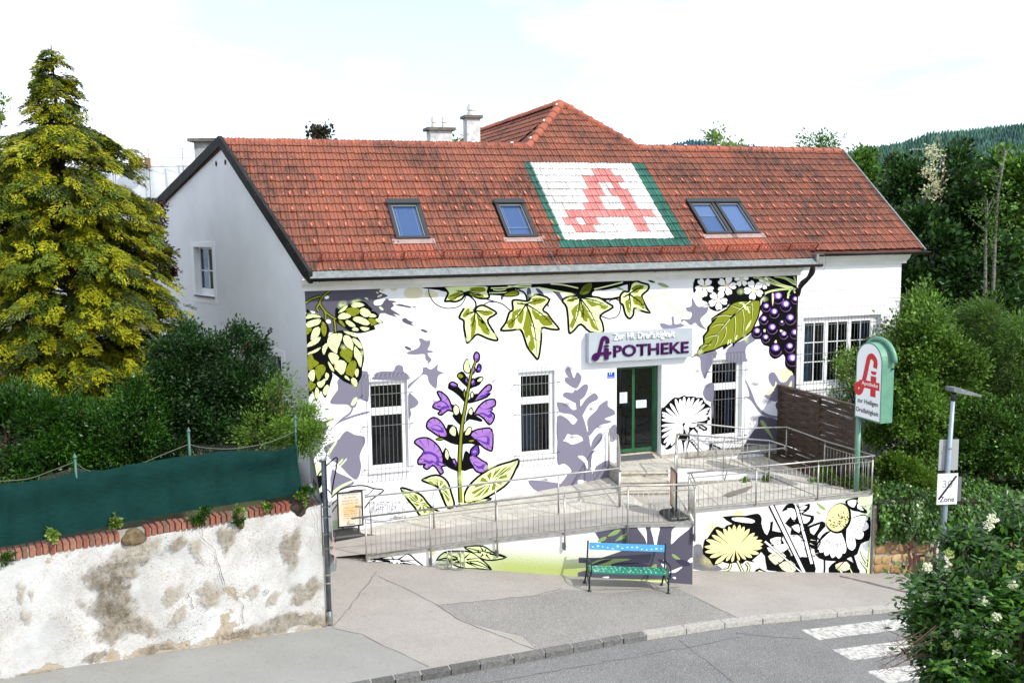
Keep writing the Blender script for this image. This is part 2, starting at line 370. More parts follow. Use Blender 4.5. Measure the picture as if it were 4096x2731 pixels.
for k, mt in (('t',T_RED),('n',T_NEW),('w',T_WHITE),('p',T_PINK),('g',T_GREEN)): TM[k] = tile_mb().mesh('tile', mt, smooth=False)
TB = tile_mb()
EXP = .3196; S0 = .811-2*EXP; TW = .2017; LX = 9.37
LOGO = {13:[(9.5,12.2)],12:[(8,10.8),(11,13.2)],11:[(7.5,9.8),(11.2,12.7)],10:[(7,9.3),(10.7,13.6)],9:[(6.7,8.7),(11.3,13.3)],8:[(5.5,8.2),(11.2,13.3)],7:[(2.6,15.2)],6:[(1.7,3.7),(4.5,6.8),(11.2,13.1)],5:[(2.5,5.8),(11.2,13.3)]}
SKY = [(4.86,5.72),(7.79,8.63),(13.64,14.47),(14.52,15.37)]; SKS0, SKS1 = 1.21, 2.76
tiles = []
def kind(x, row):
    c = (x-LX)/TW+.5
    if row == 2 and -.5 < c < 18.2: return 'g'
    if 3 <= row <= 13:
        if -.3 < c < .75: return 'g'
        if 16.7 < c < 18.3: return 'g'
        if .7 < c < 16.8:
            for a, b in LOGO.get(row-0 if False else row, []):
                pass
            r = row
            for a, b in LOGO.get(r, []):
                if a < c < b: return 'p'
            return 'w'
    if row in (1,2) and any(a-.1 < x+.1 < b+.1 for a, b in SKY): return 'n'
    return 't'
LOGO = {k-1: v for k, v in LOGO.items()}
for row in range(-1, 17):
    s = S0+row*EXP; sm = s+.12
    if row == -1: continue
    xa, xb = xv(sm)-.06, 20.58
    if s < .37: xb = 16.66
    n0 = math.floor((xa-LX)/TW)
    x = LX+n0*TW
    while x < xb:
        l, r = max(x, xa), min(x+TW, xb)
        if r-l > .03 and not any(a-.02 < (l+r)/2 < b+.02 and SKS0-.3 < s+.05 < SKS1 for a, b in SKY):
            jj = (random.uniform(-.006,.006), random.uniform(-.012,.012), random.uniform(-.014,.014), random.uniform(0,.006))
            o = RP(l+jj[0], s-.045+jj[1], .012+jj[3])
            M = frame(o, ex+es*jj[2], es) @ Matrix.Diagonal(((r-l)/TW*1.01, 1, 1, 1)); tiles.append((kind((l+r)/2, row), M))
        x += TW
for row in range(16, 24):        # front hip of the rear wing, same plane
    s = S0+row*EXP; sm = s+.1
    if sm < SR-.1: continue
    k = (sm-SR)/(7.82-SR); xa, xb = 9.45+(11.34-9.45)*k, 13.25-(13.25-11.34)*k
    x = LX+math.floor((xa-LX)/TW)*TW
    while x < xb:
        l, r = max(x, xa), min(x+TW, xb)
        if r-l > .04:
            o = RP(l, s-.045+random.uniform(-.01,.01), .012+random.uniform(0,.006)); tiles.append(('t', frame(o, ex, es) @ Matrix.Diagonal(((r-l)/TW*1.01,1,1,1))))
        x += TW
# left slope of the rear wing
wdir = Vector((1.84,0,1.5)).normalized(); wy = Vector((0,-1,0))
for row in range(0, 12):
    for j in range(0, 56):
        sdn = row*EXP+.33
        o = ap+Vector((0, 11.2-j*TW, 0))-wdir*sdn+Vector((-.6293,0,.7771))*.01
        if o.y < 5.73-(sdn-.2)*.78-.1: continue
        if o.z < 9.6: continue
        tiles.append(('t', frame(o, wy, wdir)))
campos = Vector(CAM)
tiles.sort(key=lambda q: (q[1].translation-campos).length)
for kd, M in tiles[:300]: inst('tile', TM[kd], RF, M)
rest = MB(); order = ['t','n','w','p','g']; base = [Vector(v) for v in TB.v]
for kd, M in tiles[300:]: rest.add([M @ v for v in base], TB.f, order.index(kd))
ro = rest.build('tile_field', [T_RED,T_NEW,T_WHITE,T_PINK,T_GREEN], RF); ro['kind'] = 'stuff'
# ridge and hip tiles
def ridge_mesh():
    m = MB(); rings = []; n = 8
    for yy, r in ((0,.155),(.06,.168),(.065,.142),(.42,.125)):
        rings.append([(r*math.cos(math.pi*k/n)*1.05, yy, r*math.sin(math.pi*k/n)) for k in range(n+1)])
    vs = [p for q in rings for p in q]; fs = [(i*(n+1)+k, i*(n+1)+k+1, (i+1)*(n+1)+k+1, (i+1)*(n+1)+k) for i in range(3) for k in range(n)]
    fs.append(tuple(range(n+1))); return m.add(vs, fs).mesh('ridge_tile', T_NEW, smooth=True)
RM = ridge_mesh(); CLIP = MB().box((-.02,0,.14),(.02,.08,.185)).mesh('tile_clip', M_WHITE)
def ridge_run(a, b):
    a, b = Vector(a), Vector(b); d = (b-a).normalized(); n = max(1, round((b-a).length/.385)); st = (b-a)/n
    side = d.cross(Vector((0,0,1))).normalized()
    for i in range(n):
        M = frame(a+st*i+Vector((0,0,random.uniform(-.008,.008))), side, d); inst('ridge_tile', RM, RF, M)
        if i % 3 == 1: inst('tile_clip', CLIP, RF, M)
ridge_run((9.5,3.93,10.5), (.9,3.97,10.52)); ridge_run((13.2,3.93,10.52), (20.6,3.93,10.52))
ridge_run((9.5,3.85,10.47), ap+V(0,0,.02)); ridge_run((13.22,3.85,10.47), ap+V(0,0,.02)); ridge_run(ap+V(0,.1,.02), (11.34,16.8,12.0))
# snow guards
sg = MB(); sg.prism([(-.022,-.05,.05),(.022,-.05,.05),(.022,.13,.03),(-.022,.13,.03)], (0,0,.02)); sg.prism([(-.02,-.06,.05),(.02,-.06,.05),(.02,-.05,.1),(-.02,-.05,.1)], (0,.02,0))
SG = sg.mesh('snow_guard', mat('pink_clay', '#b5664f', .7))
for i, s in enumerate((3.687,3.048,2.409,1.77,1.13)):
    x = xv(s)+.55+(i % 2)*.2
    while x < 20.2:
        if not (LX-.15 < x < 13.15) and not any(a-.1 < x < b+.1 and SKS0-.2 < s < SKS1+.05 for a, b in SKY): inst('snow_guard', SG, RF, frame(RP(x, s, .03), ex, es))
        x += .425
# snow fence above the eave
M_SNOW = mat('red_snow_fence_paint', '#8f3a26', .5)
sf = MB(); s_ = .46; up = (en*.75+Vector((0,0,1))*.6).normalized()
for h in (.03,.15,.28): sf.bar(RP(2.75,s_,h*1), RP(16.85,s_,h*1), .016, .02)
for k in range(int(14.1/.1)):
    x = 2.78+k*.1
    if k % 10 == 0: continue
    sf.tube([RP(x,s_,.03),RP(x-.018,s_,.055),RP(x-.018,s_,.095),RP(x,s_,.15)], .006, 4); sf.tube([RP(x+.03,s_,.03),RP(x+.045,s_,.075),RP(x+.03,s_,.15)], .006, 4)
    sf.bar(RP(x+.01,s_,.15), RP(x+.01,s_,.28), .012)
SF = sf.build('snow_fence', M_SNOW, B)
for k in range(15):
    x = min(2.9+k*1.0, 16.8); MB().bar(RP(x,s_-.02,-.0), RP(x,s_-.02,.33), .03, .03).bar(RP(x,s_,.2), RP(x,s_+.25,.03), .02, .01).build('snow_fence_post', M_SNOW, SF)
# verge trim on the gable
def chev(off): 
    return [G(-.45,6.93+off,.0),G(4.27,10.5+off,0),G(9.85,8.76+off,0)]
o_ = [G(-.42,7.24,.0),G(4.27,10.72,.0),G(9.55,9.02,.0),G(9.95,8.98,.0)]; i_ = [G(9.95,8.74,.0),G(9.5,8.74,.0),G(4.27,10.44,.0),G(-.10,7.13,.0),G(-.42,6.96,0)]
MB().prism(o_+i_, gn*.10).build('verge_trim', M_BLACKMETAL, B)
MB().bar(RP(20.6,.34,.04), RP(20.6,SR,.04), .05, .09, up=en).build('verge_trim', M_ZINC, B)
# eave flashing, gutters, downpipe
MB().prism([RP(xv(0)-.05,.12,.03),RP(16.62,.12,.03),RP(16.62,-.1,.005),RP(xv(0)-.05,-.1,.005)], en*.012).build('eave_flashing', M_ZINC, B)
def gutter(x0, x1, y, z, r=.085):
    m = MB(); n = 8; vs = []
    for x in (x0, x1):
        for rr in (r, r-.012):
            vs += [(x, y+rr*math.cos(math.pi+math.pi*k/n), z+rr*math.sin(math.pi+math.pi*k/n)) for k in range(n+1)]
    q = n+1; fs = []
    for k in range(n): fs += [(k,k+1,2*q+k+1,2*q+k),(q+k,q+k+1,3*q+k+1,3*q+k)]
    fs += [tuple(range(q))+tuple(range(2*q-1,q-1,-1)), tuple(range(2*q,3*q))+tuple(range(4*q-1,3*q-1,-1)), (0,q,3*q,2*q),(n,q+n,3*q+n,2*q+n)]
    m.add(vs, fs); return m
g1 = gutter(2.58,16.72,-.47,7.085); 
for k in range(20): g1.bar((2.8+k*.73,-.47,6.995), (2.8+k*.73,-.38,6.99), .03, .008)
g1.build('gutter', M_BROWNMETAL, B, True); gutter(16.7,20.75,-.12,7.36).build('gutter', M_BROWNMETAL, B, True)
MB().box((16.6,-.4,7.12),(16.68,-.05,7.36)).build('gutter_end_board', M_ZINC, B)
def smooth_path(P, n=5):
    P = [Vector(p) for p in P]; out = []
    for i in range(len(P)-1):
        p0, p1, p2, p3 = P[max(i-1,0)], P[i], P[i+1], P[min(i+2,len(P)-1)]
        for k in range(n):
            t = k/n; out.append(.5*((2*p1)+(p2-p0)*t+(2*p0-5*p1+4*p2-p3)*t*t+(3*p1-p0-3*p2+p3)*t**3))
    return out+[P[-1]]
MB().tube(smooth_path([(16.45,-.47,7.02),(16.45,-.46,6.85),(16.38,-.25,6.6),(16.33,-.07,6.42),(16.335,.02,6.2),(16.335,.12,5.9),(16.335,.13,1.0)]), .05, 10).build('downpipe', M_BROWNMETAL, B, True)
MB().tube(smooth_path([(16.62,-.2,7.25),(16.6,-.2,7.0),(16.55,-.1,6.7),(16.45,.05,6.55),(16.4,.1,6.4)]), .045, 10).build('downpipe', M_BROWNMETAL, B, True)
# cornices
def cornice(x0, x1, y, z, zt):
    pr = [(0,zt),(-.27,zt),(-.27,z+.27),(-.235,z+.25),(-.2,z+.18),(-.13,z+.12),(-.1,z+.1),(-.1,z+.085),(-.06,z+.085),(-.06,z),(0,z)]
    return MB().prism([(x0,y+a,b) for a,b in pr], (x1-x0,0,0))
cornice(2.42,16.32,-.001,6.76,7.06).build('cornice', M_TRIM, B); cornice(16.32,20.2,.249,7.0,7.34).build('cornice', M_TRIM, B)
# ---- windows of the front
M_GRILLE = mat('galvanised_bar', '#8f9093', .4, metal=.7)
def grille(parent, x0, x1, z0, z1, y, nb, rails, out=.14):
    g = bpy.data.objects.new('window_grille', None); put(g, parent, Matrix.Translation(V((x0+x1)/2,y,z0)))
    bm_ = MB(); bm_.tube([(0,out+.02,z0-.28),(0,.05,z0-.16),(0,0,z0-.14),(0,0,z1+.12),(0,.03,z1+.19),(0,.09,z1+.2),(0,out,z1+.17)], .0065, 5)
    me = bm_.mesh('bar', M_GRILLE, True)
    for k in range(nb): inst('bar', me, g, Matrix.Translation(V(x0-.05+(x1-x0+.06)*k/(nb-1), y-out, 0)))
    for z in rails:
        MB().bar((x0-.13,y-out-.012,z),(x1+.1,y-out-.012,z),.008,.014).bar((x0-.13,y-out-.012,z),(x0-.13,y,z-.02),.012,.03).bar((x1+.1,y-out-.012,z),(x1+.1,y,z-.02),.012,.03).build('cross_rail', M_GRILLE, g)
    return g
def shop_window(x0, x1, z0, z1):
    m = MB(); y0, y1 = .1, .16; gl, gr, gt, gb = x0+.085, x1-.13, z1-.12, z0+.14; t0, t1 = gb+1.27, gb+1.46
    for a, b, c, d in ((x0,gl,z0,z1),(gr,x1,z0,z1),(gl,gr,gt,z1),(gl,gr,z0,gb),(gl,gr,t0,t1)): m.box((a,y0,c),(b,y1,d))
    m.box((gr+.05,y0-.012,z0),(gr+.09,y0-.001,z1))
    w_ = m.build('window', M_WHITE, B)
    MB().box((gl,.13,gb),(gr,.136,t0)).build('pane', M_GLASS, w_); MB().box((gl,.13,t1),(gr,.136,gt)).build('pane', M_GLASS, w_)
    MB().prism([(x0-.03,.1,z0+.04),(x0-.03,-.07,z0+.0),(x0-.03,-.07,z0-.03),(x0-.03,.1,z0-.03)], (x1-x0+.06,0,0)).build('sill', M_WHITE, w_)
    grille(B, x0, x1, z0, z1, 0, 11, (z1-.3, (z0+z1)/2+.05, z0+.1))
for o in (OPEN[0], OPEN[1], OPEN[3]): shop_window(*o)
# annex window: three casements with glazing bars
a0, a1, z0, z1 = AW_OPEN[0]
cw = MB(); yF = .36
for x, w_ in ((a0,.06),(a1-.22,.22)): cw.box((x,yF,z0),(x+w_,yF+.07,z1))
cw.box((a0+.06,yF,z0),(a1-.22,yF+.07,z0+.1)); cw.box((a0+.06,yF,z1-.1),(a1-.22,yF+.07,z1)); CW = cw.build('window', M_WHITE, B)
L0, L1 = a0+.06, a1-.22; cwid = (L1-L0)/3
for k in range(3):
    u0, u1 = L0+k*cwid, L0+(k+1)*cwid; c = MB(); f = .075; zb, zt = z0+.1, z1-.1; y = yF-.02
    for a, b, p, q in ((u0,u0+f,zb,zt),(u1-f,u1,zb,zt),(u0+f,u1-f,zb,zb+f),(u0+f,u1-f,zt-f,zt)): c.box((a+.002,y,p),(b-.002,y+.06,q))
    c.box(((u0+u1)/2-.012,y+.01,zb+f),((u0+u1)/2+.012,y+.05,zt-f))
    for j in (1,2): c.box((u0+f,y+.012,zb+f+(zt-zb-2*f)*j/3-.012),(u1-f,y+.048,zb+f+(zt-zb-2*f)*j/3+.012))
    c.build('casement', M_WHITE, CW)
    MB().box((u0+f,y+.028,zb+f),(u1-f,y+.032,zt-f)).build('pane', M_GLASS, CW)
MB().prism([(a0-.05,yF,z0+.02),(a0-.05,.18,z0-.02),(a0-.05,.18,z0-.05),(a0-.05,yF,z0-.05)], (a1-a0+.1,0,0)).build('sill', M_WHITE, CW)
sr = MB()
for a, b, p, q in ((a0-.18,a0,z0-.15,z1+.16),(a1,a1+.18,z0-.15,z1+.16),(a0,a1,z1,z1+.16),(a0,a1,z0-.15,z0-.05)): sr.box((a,.222,p),(b,.2495,q))
sr.build('window_surround', M_WHITE, B)
grille(B, a0-.1, a1+.1, z0-.1, z1+.1, .25, 27, (z1-.2, (z0+z1)/2, z0+.15), .15)
MB().box((16.35,1.2,2.8),(20.0,1.25,6.2)).build('annex_room', mat('annex_room_wall', '#3c4238', .9), B)
MB().box((16.5,.62,3.4),(17.2,.64,5.4)).box((19.0,.62,3.4),(19.5,.64,5.4)).build('curtain', mat('white_curtain','#c9ccc6',.9), B)
# ---- shop interior behind the glass
M_ROOM = mat('brown_shop_wall', '#5a4636', .8, '#45362a', 3); M_SHELF = mat('oak_shelf', '#8a5a30', .6, '#734820', 8)
MB().box((2.9,3.2,1.7),(15.5,3.25,6)).box((2.9,.32,1.68),(15.5,3.2,1.72)).box((2.9,.32,4.75),(15.5,3.2,4.8)).box((2.86,.32,1.7),(2.9,3.2,4.8)).box((15.5,.32,1.7),(15.54,3.2,4.8)).build('shop_room', M_ROOM, B)
sh = MB()
for x in np.arange(9.2, 14.9, .95): sh.box((x,2.55,1.72),(x+.04,3.15,4.4))
for z in (2.0,2.5,2.95,3.4,3.85,4.25): sh.box((9.2,2.56,z),(14.9,3.15,z+.03))
sh.box((3.6,1.3,1.72),(5.6,1.7,2.75)); sh.box((7.4,1.5,1.72),(9.0,1.9,2.6)); sh.box((13.0,1.1,1.72),(15.2,1.5,2.8))
SH = sh.build('shop_shelves', M_SHELF, B)
pk = [mat('package_'+n, c, .5) for n, c in (('orange','#d58a35'),('white','#d8d6cf'),('red','#b23a30'),('green','#4f8a4a'),('cream','#cdb27a'))]
rp_ = random.Random(3); pm = MB()
for z in (2.03,2.53,2.98,3.43,3.88):
    x = 9.3
    while x < 14.7:
        w_ = rp_.uniform(.07,.2); h_ = rp_.uniform(.12,.34)
        if rp_.random() < .8: pm.box((x,2.6,z),(x+w_*.9,2.8,z+h_), rp_.randrange(5))
        x += w_
pk_o = pm.build('packages', pk, SH)
MB().prism([(4.1,.5,1.75),(4.5,.5,1.75),(4.45,.5,2.7),(4.15,.5,2.7)], (0,.02,0)).build('display_board', mat('display_board_brown','#6b4a30',.7), SH)
# goods standing close behind the panes
MB().box((4.3,.5,2.1),(4.75,.9,2.95)).build('counter', mat('warm_counter_wood','#9a6a3c',.6,'#845830',6), SH)
MB().box((8.0,.42,2.35),(8.5,.46,3.45)).build('display_board', mat('grey_display_card','#8d908c',.7,'#6f726e',5), SH); MB().box((8.05,.40,3.9),(8.2,.5,4.2)).box((8.28,.4,3.9),(8.36,.5,4.15)).build('packages', pk[3], SH)
MB().box((14.2,.36,2.35),(14.4,.38,4.3)).build('curtain', mat('pale_curtain','#b5b8b2',.9), SH); MB().box((13.6,.6,2.1),(14.15,1.0,2.9)).build('counter', mat('warm_counter_wood','#9a6a3c',.6,'#845830',6), SH)
MB().box((4.05,.6,3.75),(4.7,.7,3.78)).box((4.05,.6,3.0),(4.7,.7,3.03)).build('display_shelf', M_SHELF, SH)
for k in range(7): MB().box((4.06+k*.09,.62,3.785),(4.12+k*.09,.69,3.93+.03*(k % 3))).build('package', pk[k % 5], SH)
MB().box((10.75,.9,2.05),(11.2,1.3,3.0)).build('counter', mat('warm_counter_wood','#9a6a3c',.6,'#845830',6), SH)
for k in range(9):
    for z in (3.1,3.5,3.9): MB().box((10.75+k*.13,1.2,z),(10.84+k*.13,1.35,z+.12+.05*((k*7+int(z*10)) % 4))).build('package', pk[(k*3+int(z*10)) % 5], SH)
# ---- entrance door
M_GREEN = mat('green_door_paint', '#1e5a35', .4, '#194d2d', 4)
dm = MB(); dx0, dx1, dz0, dz1, dy = 10.655, 11.995, 1.99, 4.425, .24
dm.box((dx0,dy,dz0),(dx0+.05,dy+.08,dz1)); dm.box((dx1-.12,dy-.01,dz0),(dx1,dy+.08,dz1)); dm.box((dx0+.05,dy+.005,dz1-.04),(dx1-.12,dy+.075,dz1))
DR = dm.build('door', M_GREEN, B)
for a, b in ((dx0+.05,11.27),(11.275,dx1-.12)):
    lf = MB()
    for p, q, r, s in ((a,a+.035,dz0+.02,dz1-.045),(b-.035,b,dz0+.02,dz1-.045),(a+.035,b-.035,dz0+.02,dz0+.12),(a+.035,b-.035,dz1-.09,dz1-.045)): lf.box((p,dy+.02,r),(q,dy+.06,s))
    lo_ = lf.build('door_leaf', M_GREEN, DR)
    MB().box((a+.035,dy+.038,dz0+.12),(b-.035,dy+.042,dz1-.09)).build('pane', M_GLASS, DR)
M_PAPER = mat('paper_notice', '#cfd8e2', .8, '#c3cddb', 9)
p1, p2 = fac(KE(1155,530), dy+.035), fac(KE(1226,628), dy+.035); MB().box((p1[0],dy+.03,p2[2]),(p2[0],dy+.037,p1[2])).build('paper_notice', M_PAPER, DR)
p1, p2 = fac(KE(1312,605), dy+.035), fac(KE(1412,672), dy+.035); MB().box((p1[0],dy+.03,p2[2]),(p2[0],dy+.037,p1[2])).build('paper_notice', M_PAPER, DR)
M_INK = mat('grey_print', '#5d6470', .8)
for q0, q1, n in (((1162,540),(1220,620),7),((1320,612),(1405,665),5)):
    a, b = fac(KE(*q0), dy+.03), fac(KE(*q1), dy+.03); t = MB()
    for i in range(n):
        z = a[2]+(b[2]-a[2])*i/n; t.box((a[0]+.01,dy+.0285,z-.012),(b[0]-.02-random.random()*.06,dy+.0295,z-.004))
    t.build('printed_lines', M_INK, DR)
M_POST = mat('red_offer_poster', '#8f2c28', .7)
a = fac(KE(1360,750), dy+.3); pst = letters('poster_lettering', 'JETZT IN\nAKTION', .1, M_POST, DR, (a[0],dy+.3,a[2]), (1,0,0), (0,.0,1), bold=.004)
a = fac(KE(1290,780), dy+.3); MB().box((a[0]-.08,dy+.3,a[2]-.25),(a[0]+.09,dy+.31,a[2]+.25)).build('offer_poster', M_POST, DR)
MB().prism([(10.66,-.01,1.835),(11.99,-.01,1.835),(11.99,.33,1.985),(10.66,.33,1.985)], (0,0,-.1)).build('door_sill', mat('stone_sill','#b3a894',.8,'#9d9484',8), DR)
MB().prism([(10.7,.0,1.845),(11.82,.0,1.845),(11.82,.2,1.935),(10.7,.2,1.935)], (0,0,.012)).build('door_mat', mat('grey_ribbed_mat','#3a3c40',.9,'#55575b',3, stretch=(1,60,60)), DR)
# wall plinth right of the door
MB().box((12.0,-.02,1.7),(15.7,-.001,1.93)).build('plinth', M_CONC, B)
# ---- skylights
M_BLIND = mat('blind_sky_tint', '#7397b4', .6, '#7ca0bb', 40, stretch=(.05,1,6)); M_SKYIN = mat('skylight_lining', '#d9dde2', .7)  # blind cloth; its blue also stands for sky reflected in the glass
for i, (a, b) in enumerate(SKY):
    s0, s1 = SKS0, SKS1; f = .09
    m = MB()
    for p, q, r, t in ((a,a+f,s0,s1),(b-f,b,s0,s1),(a+f,b-f,s0,s0+f*.9),(a+f,b-f,s1-.17,s1)): m.obox(RP(p,r,-.05), ex*(q-p), es*(t-r), en*.16)
    sk = m.build('skylight', M_FRAME, B)
    m = MB(); m.obox(RP(a-.02,s1-.16,.11), ex*(b-a+.04), es*.18, en*.03); m.build('top_cover', M_FRAME, sk)
    m = MB(); g = .03
    for p, q, r, t in ((a+f,a+f+g,s0+f*.9,s1-.17),(b-f-g,b-f,s0+f*.9,s1-.17),(a+f+g,b-f-g,s0+f*.9,s0+f*.9+g),(a+f+g,b-f-g,s1-.2,s1-.17)): m.obox(RP(p,r,.0), ex*(q-p), es*(t-r), en*.07)
    m.build('sash', mat('sash_grey','#8c8e8c',.4,metal=.3), sk)
    MB().obox(RP(a+f,s0+.08,.035), ex*(b-a-2*f), es*(s1-s0-.25), en*.006).build('pane', glassmat('skylight_glass','#c8d4e4'), sk)
    k0 = s0+.1 if i == 0 else (s0+.42 if i == 1 else (s0+.85 if i == 2 else s0+.1))
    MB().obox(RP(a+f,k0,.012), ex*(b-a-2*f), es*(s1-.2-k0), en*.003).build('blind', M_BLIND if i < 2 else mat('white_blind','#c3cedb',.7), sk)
    MB().obox(RP(a+f,s0+.08,-.012), ex*(b-a-2*f), es*(s1-s0-.25), en*.005).build('sky_reflection_plane', mat('painted_sky_reflection','#84a6bf',.8), sk)  # added blue plane under the pane: sky reflection put into its colour
    m = MB(); m.obox(RP(a+.19,k0+.02,.018), ex*.012, es*(s1-.25-k0), en*.004); m.obox(RP(b-.2,k0+.02,.018), ex*.012, es*(s1-.25-k0), en*.004); m.obox(RP(a+.1,k0+.02,.018), ex*(b-a-.2), es*.03, en*.006); m.build('blind_cord', M_WHITE, sk)
    MB().obox(RP(a-.12,s0-.17,.05), ex*(b-a+.24), es*.18, en*.02).build('apron_flashing', mat('pinkish_lead','#9c817b',.5,'#8a7672',6), sk)
# ---- chimneys
def chimney(c, wx, wy, z0, z1, rot=0, pots=(), m=M_CONC, cap=.14):
    R = Matrix.Rotation(rot, 3, 'Z'); c = Vector(c); X, Y = R @ V(1,0,0), R @ V(0,1,0)
    o = MB().obox(c-X*wx/2-Y*wy/2+V(0,0,z0), X*wx, Y*wy, V(0,0,z1-z0)).build('chimney', m, B)
    MB().obox(c-X*(wx/2+cap)-Y*(wy/2+cap)+V(0,0,z1), X*(wx+2*cap), Y*(wy+2*cap), V(0,0,.09)).build('chimney_cap', mat('dark_cap_concrete','#6d6a62',.9,'#57544d',7), o)
    for px, r in pots:
        MB().lathe([(r,0),(r,.12),(r*.8,.13),(r*.8,.17),(r*1.05,.18),(r*.85,.36),(r*.7,.37)], c+X*px+V(0,0,z1+.09), 14).build('chimney_pot', mat('pale_chimney_pot','#cfcdc8',.6), o)
    return o
M_CHW = mat('whitewashed_chimney', '#cfd0d0', .85, '#b3b4b5', 4, c3='#8f9090', s3=5)
c = plane(D_(440,395), gn, (2.49,0,0)); chimney((c[0]+.5,c[1]+.2,0), .62, .62, 8.9, 10.72, math.radians(-20), m=mat('stained_chimney_render','#b5b5b3',.9,'#85878a',3), cap=.14)
a = fac(D_(1009,305), 7.2); chimney((a[0],7.2,0), .72, .5, 9, a[2]+.05, 0, ((-.17,.09),(.17,.09)), M_CHW, .1)
a = fac(D_(1083,277), 7.0); chimney((a[0],7.0,0), .44, .44, 9, a[2]+.05, 0, ((0,.14),), M_CHW, .08)
# lightning conductors
M_WIRE = mat('grey_wire', '#9a9a9a', .4, metal=.6)
lw = MB()
for x, s0, s1 in ((5.9,-.1,1.2),(8.8,-.1,1.2),(15.5,-.1,1.2)): lw.tube([RP(x+.08,s0,.07),RP(x-.12,s1,.09)], .006, 4)
a = fac(D_(463,285), 6.5); lw.tube([(a[0],6.5,a[2]),(a[0],6.5,9.8)], .008, 4)
lw.tube(smooth_path([(16.72,-.3,7.35),(16.95,-.3,7.3),(17.0,-.25,7.0),(16.9,-.2,6.8)]), .006, 4); lw.build('lightning_wire', M_WIRE, B)
# ================================================================ mural
def tint(c):
    if c in ('#eeeeee',): return tuple(int(c[i:i+2],16)/255 for i in (1,3,5))
    if c in ('#e6f5b4','#d5e8bd','#e6e0bf','#f3ecf9','#efe6a4'): return _tint(c, .84)
    return _tint(c)
def _tint(c, PF=.62): return tuple((12.92*v if v <= .0031308 else 1.055*v**(1/2.4)-.055) for v in (x*PF for x in lin(c)))
PC = {'k':'#050607','l':'#e6f5b4','o':'#959e28','d':'#66741a','v':'#9491a6','s':'#6b6878','w':'#eeeeee','g':'#d5e8bd','c':'#e6e0bf','p':'#6b42b8','q':'#bd8ae0','h':'#f3ecf9','y':'#efe6a4','n':'#4d4961','m':'#a9c67c','r':'#8a8a90'}
PF = .66
PM = {k: mat('mural_paint_'+k, tint(c), .8, spec=.12, bump=.002, bscale=70) for k, c in PC.items()}
PKEY = list(PC)
def pts(s): return [tuple(float(v) for v in q.split(',')) for q in s.split()]
def spline(P, n=4, closed=True, tension=.5):
    m = len(P); out = []
    for i in range(m if closed else m-1):
        g = (lambda k: P[k % m]) if closed else (lambda k: P[min(max(k,0),m-1)])
        p0, p1, p2, p3 = g(i-1), g(i), g(i+1), g(i+2)
        for k in range(n):
            t = k/n; t2, t3 = t*t, t*t*t
            out.append(tuple(tension*((2*p1[a])+(p2[a]-p0[a])*t+(2*p0[a]-5*p1[a]+4*p2[a]-p3[a])*t2+(3*p1[a]-p0[a]-3*p2[a]+p3[a])*t3) for a in (0,1)))
    if not closed: out.append(P[-1])
    return out
def area(P): return sum(P[i-1][0]*P[i][1]-P[i][0]*P[i-1][1] for i in range(len(P)))/2
def inset(P, w):
    """move an outline inwards by w"""
    s = 1 if area(P) > 0 else -1; n = len(P); out = []
    for i in range(n):
        a, b, c = P[i-1], P[i], P[(i+1) % n]
        e1 = (b[0]-a[0], b[1]-a[1]); e2 = (c[0]-b[0], c[1]-b[1]); l1 = math.hypot(*e1) or 1; l2 = math.hypot(*e2) or 1
        nx, ny = -e1[1]/l1-e2[1]/l2, e1[0]/l1+e2[0]/l2; ln = math.hypot(nx, ny)
        if ln < 1e-6: out.append(b); continue
        k = min(1.6, 2/ln)
        out.append((b[0]+nx/ln*w*k*s, b[1]+ny/ln*w*k*s))
    return out
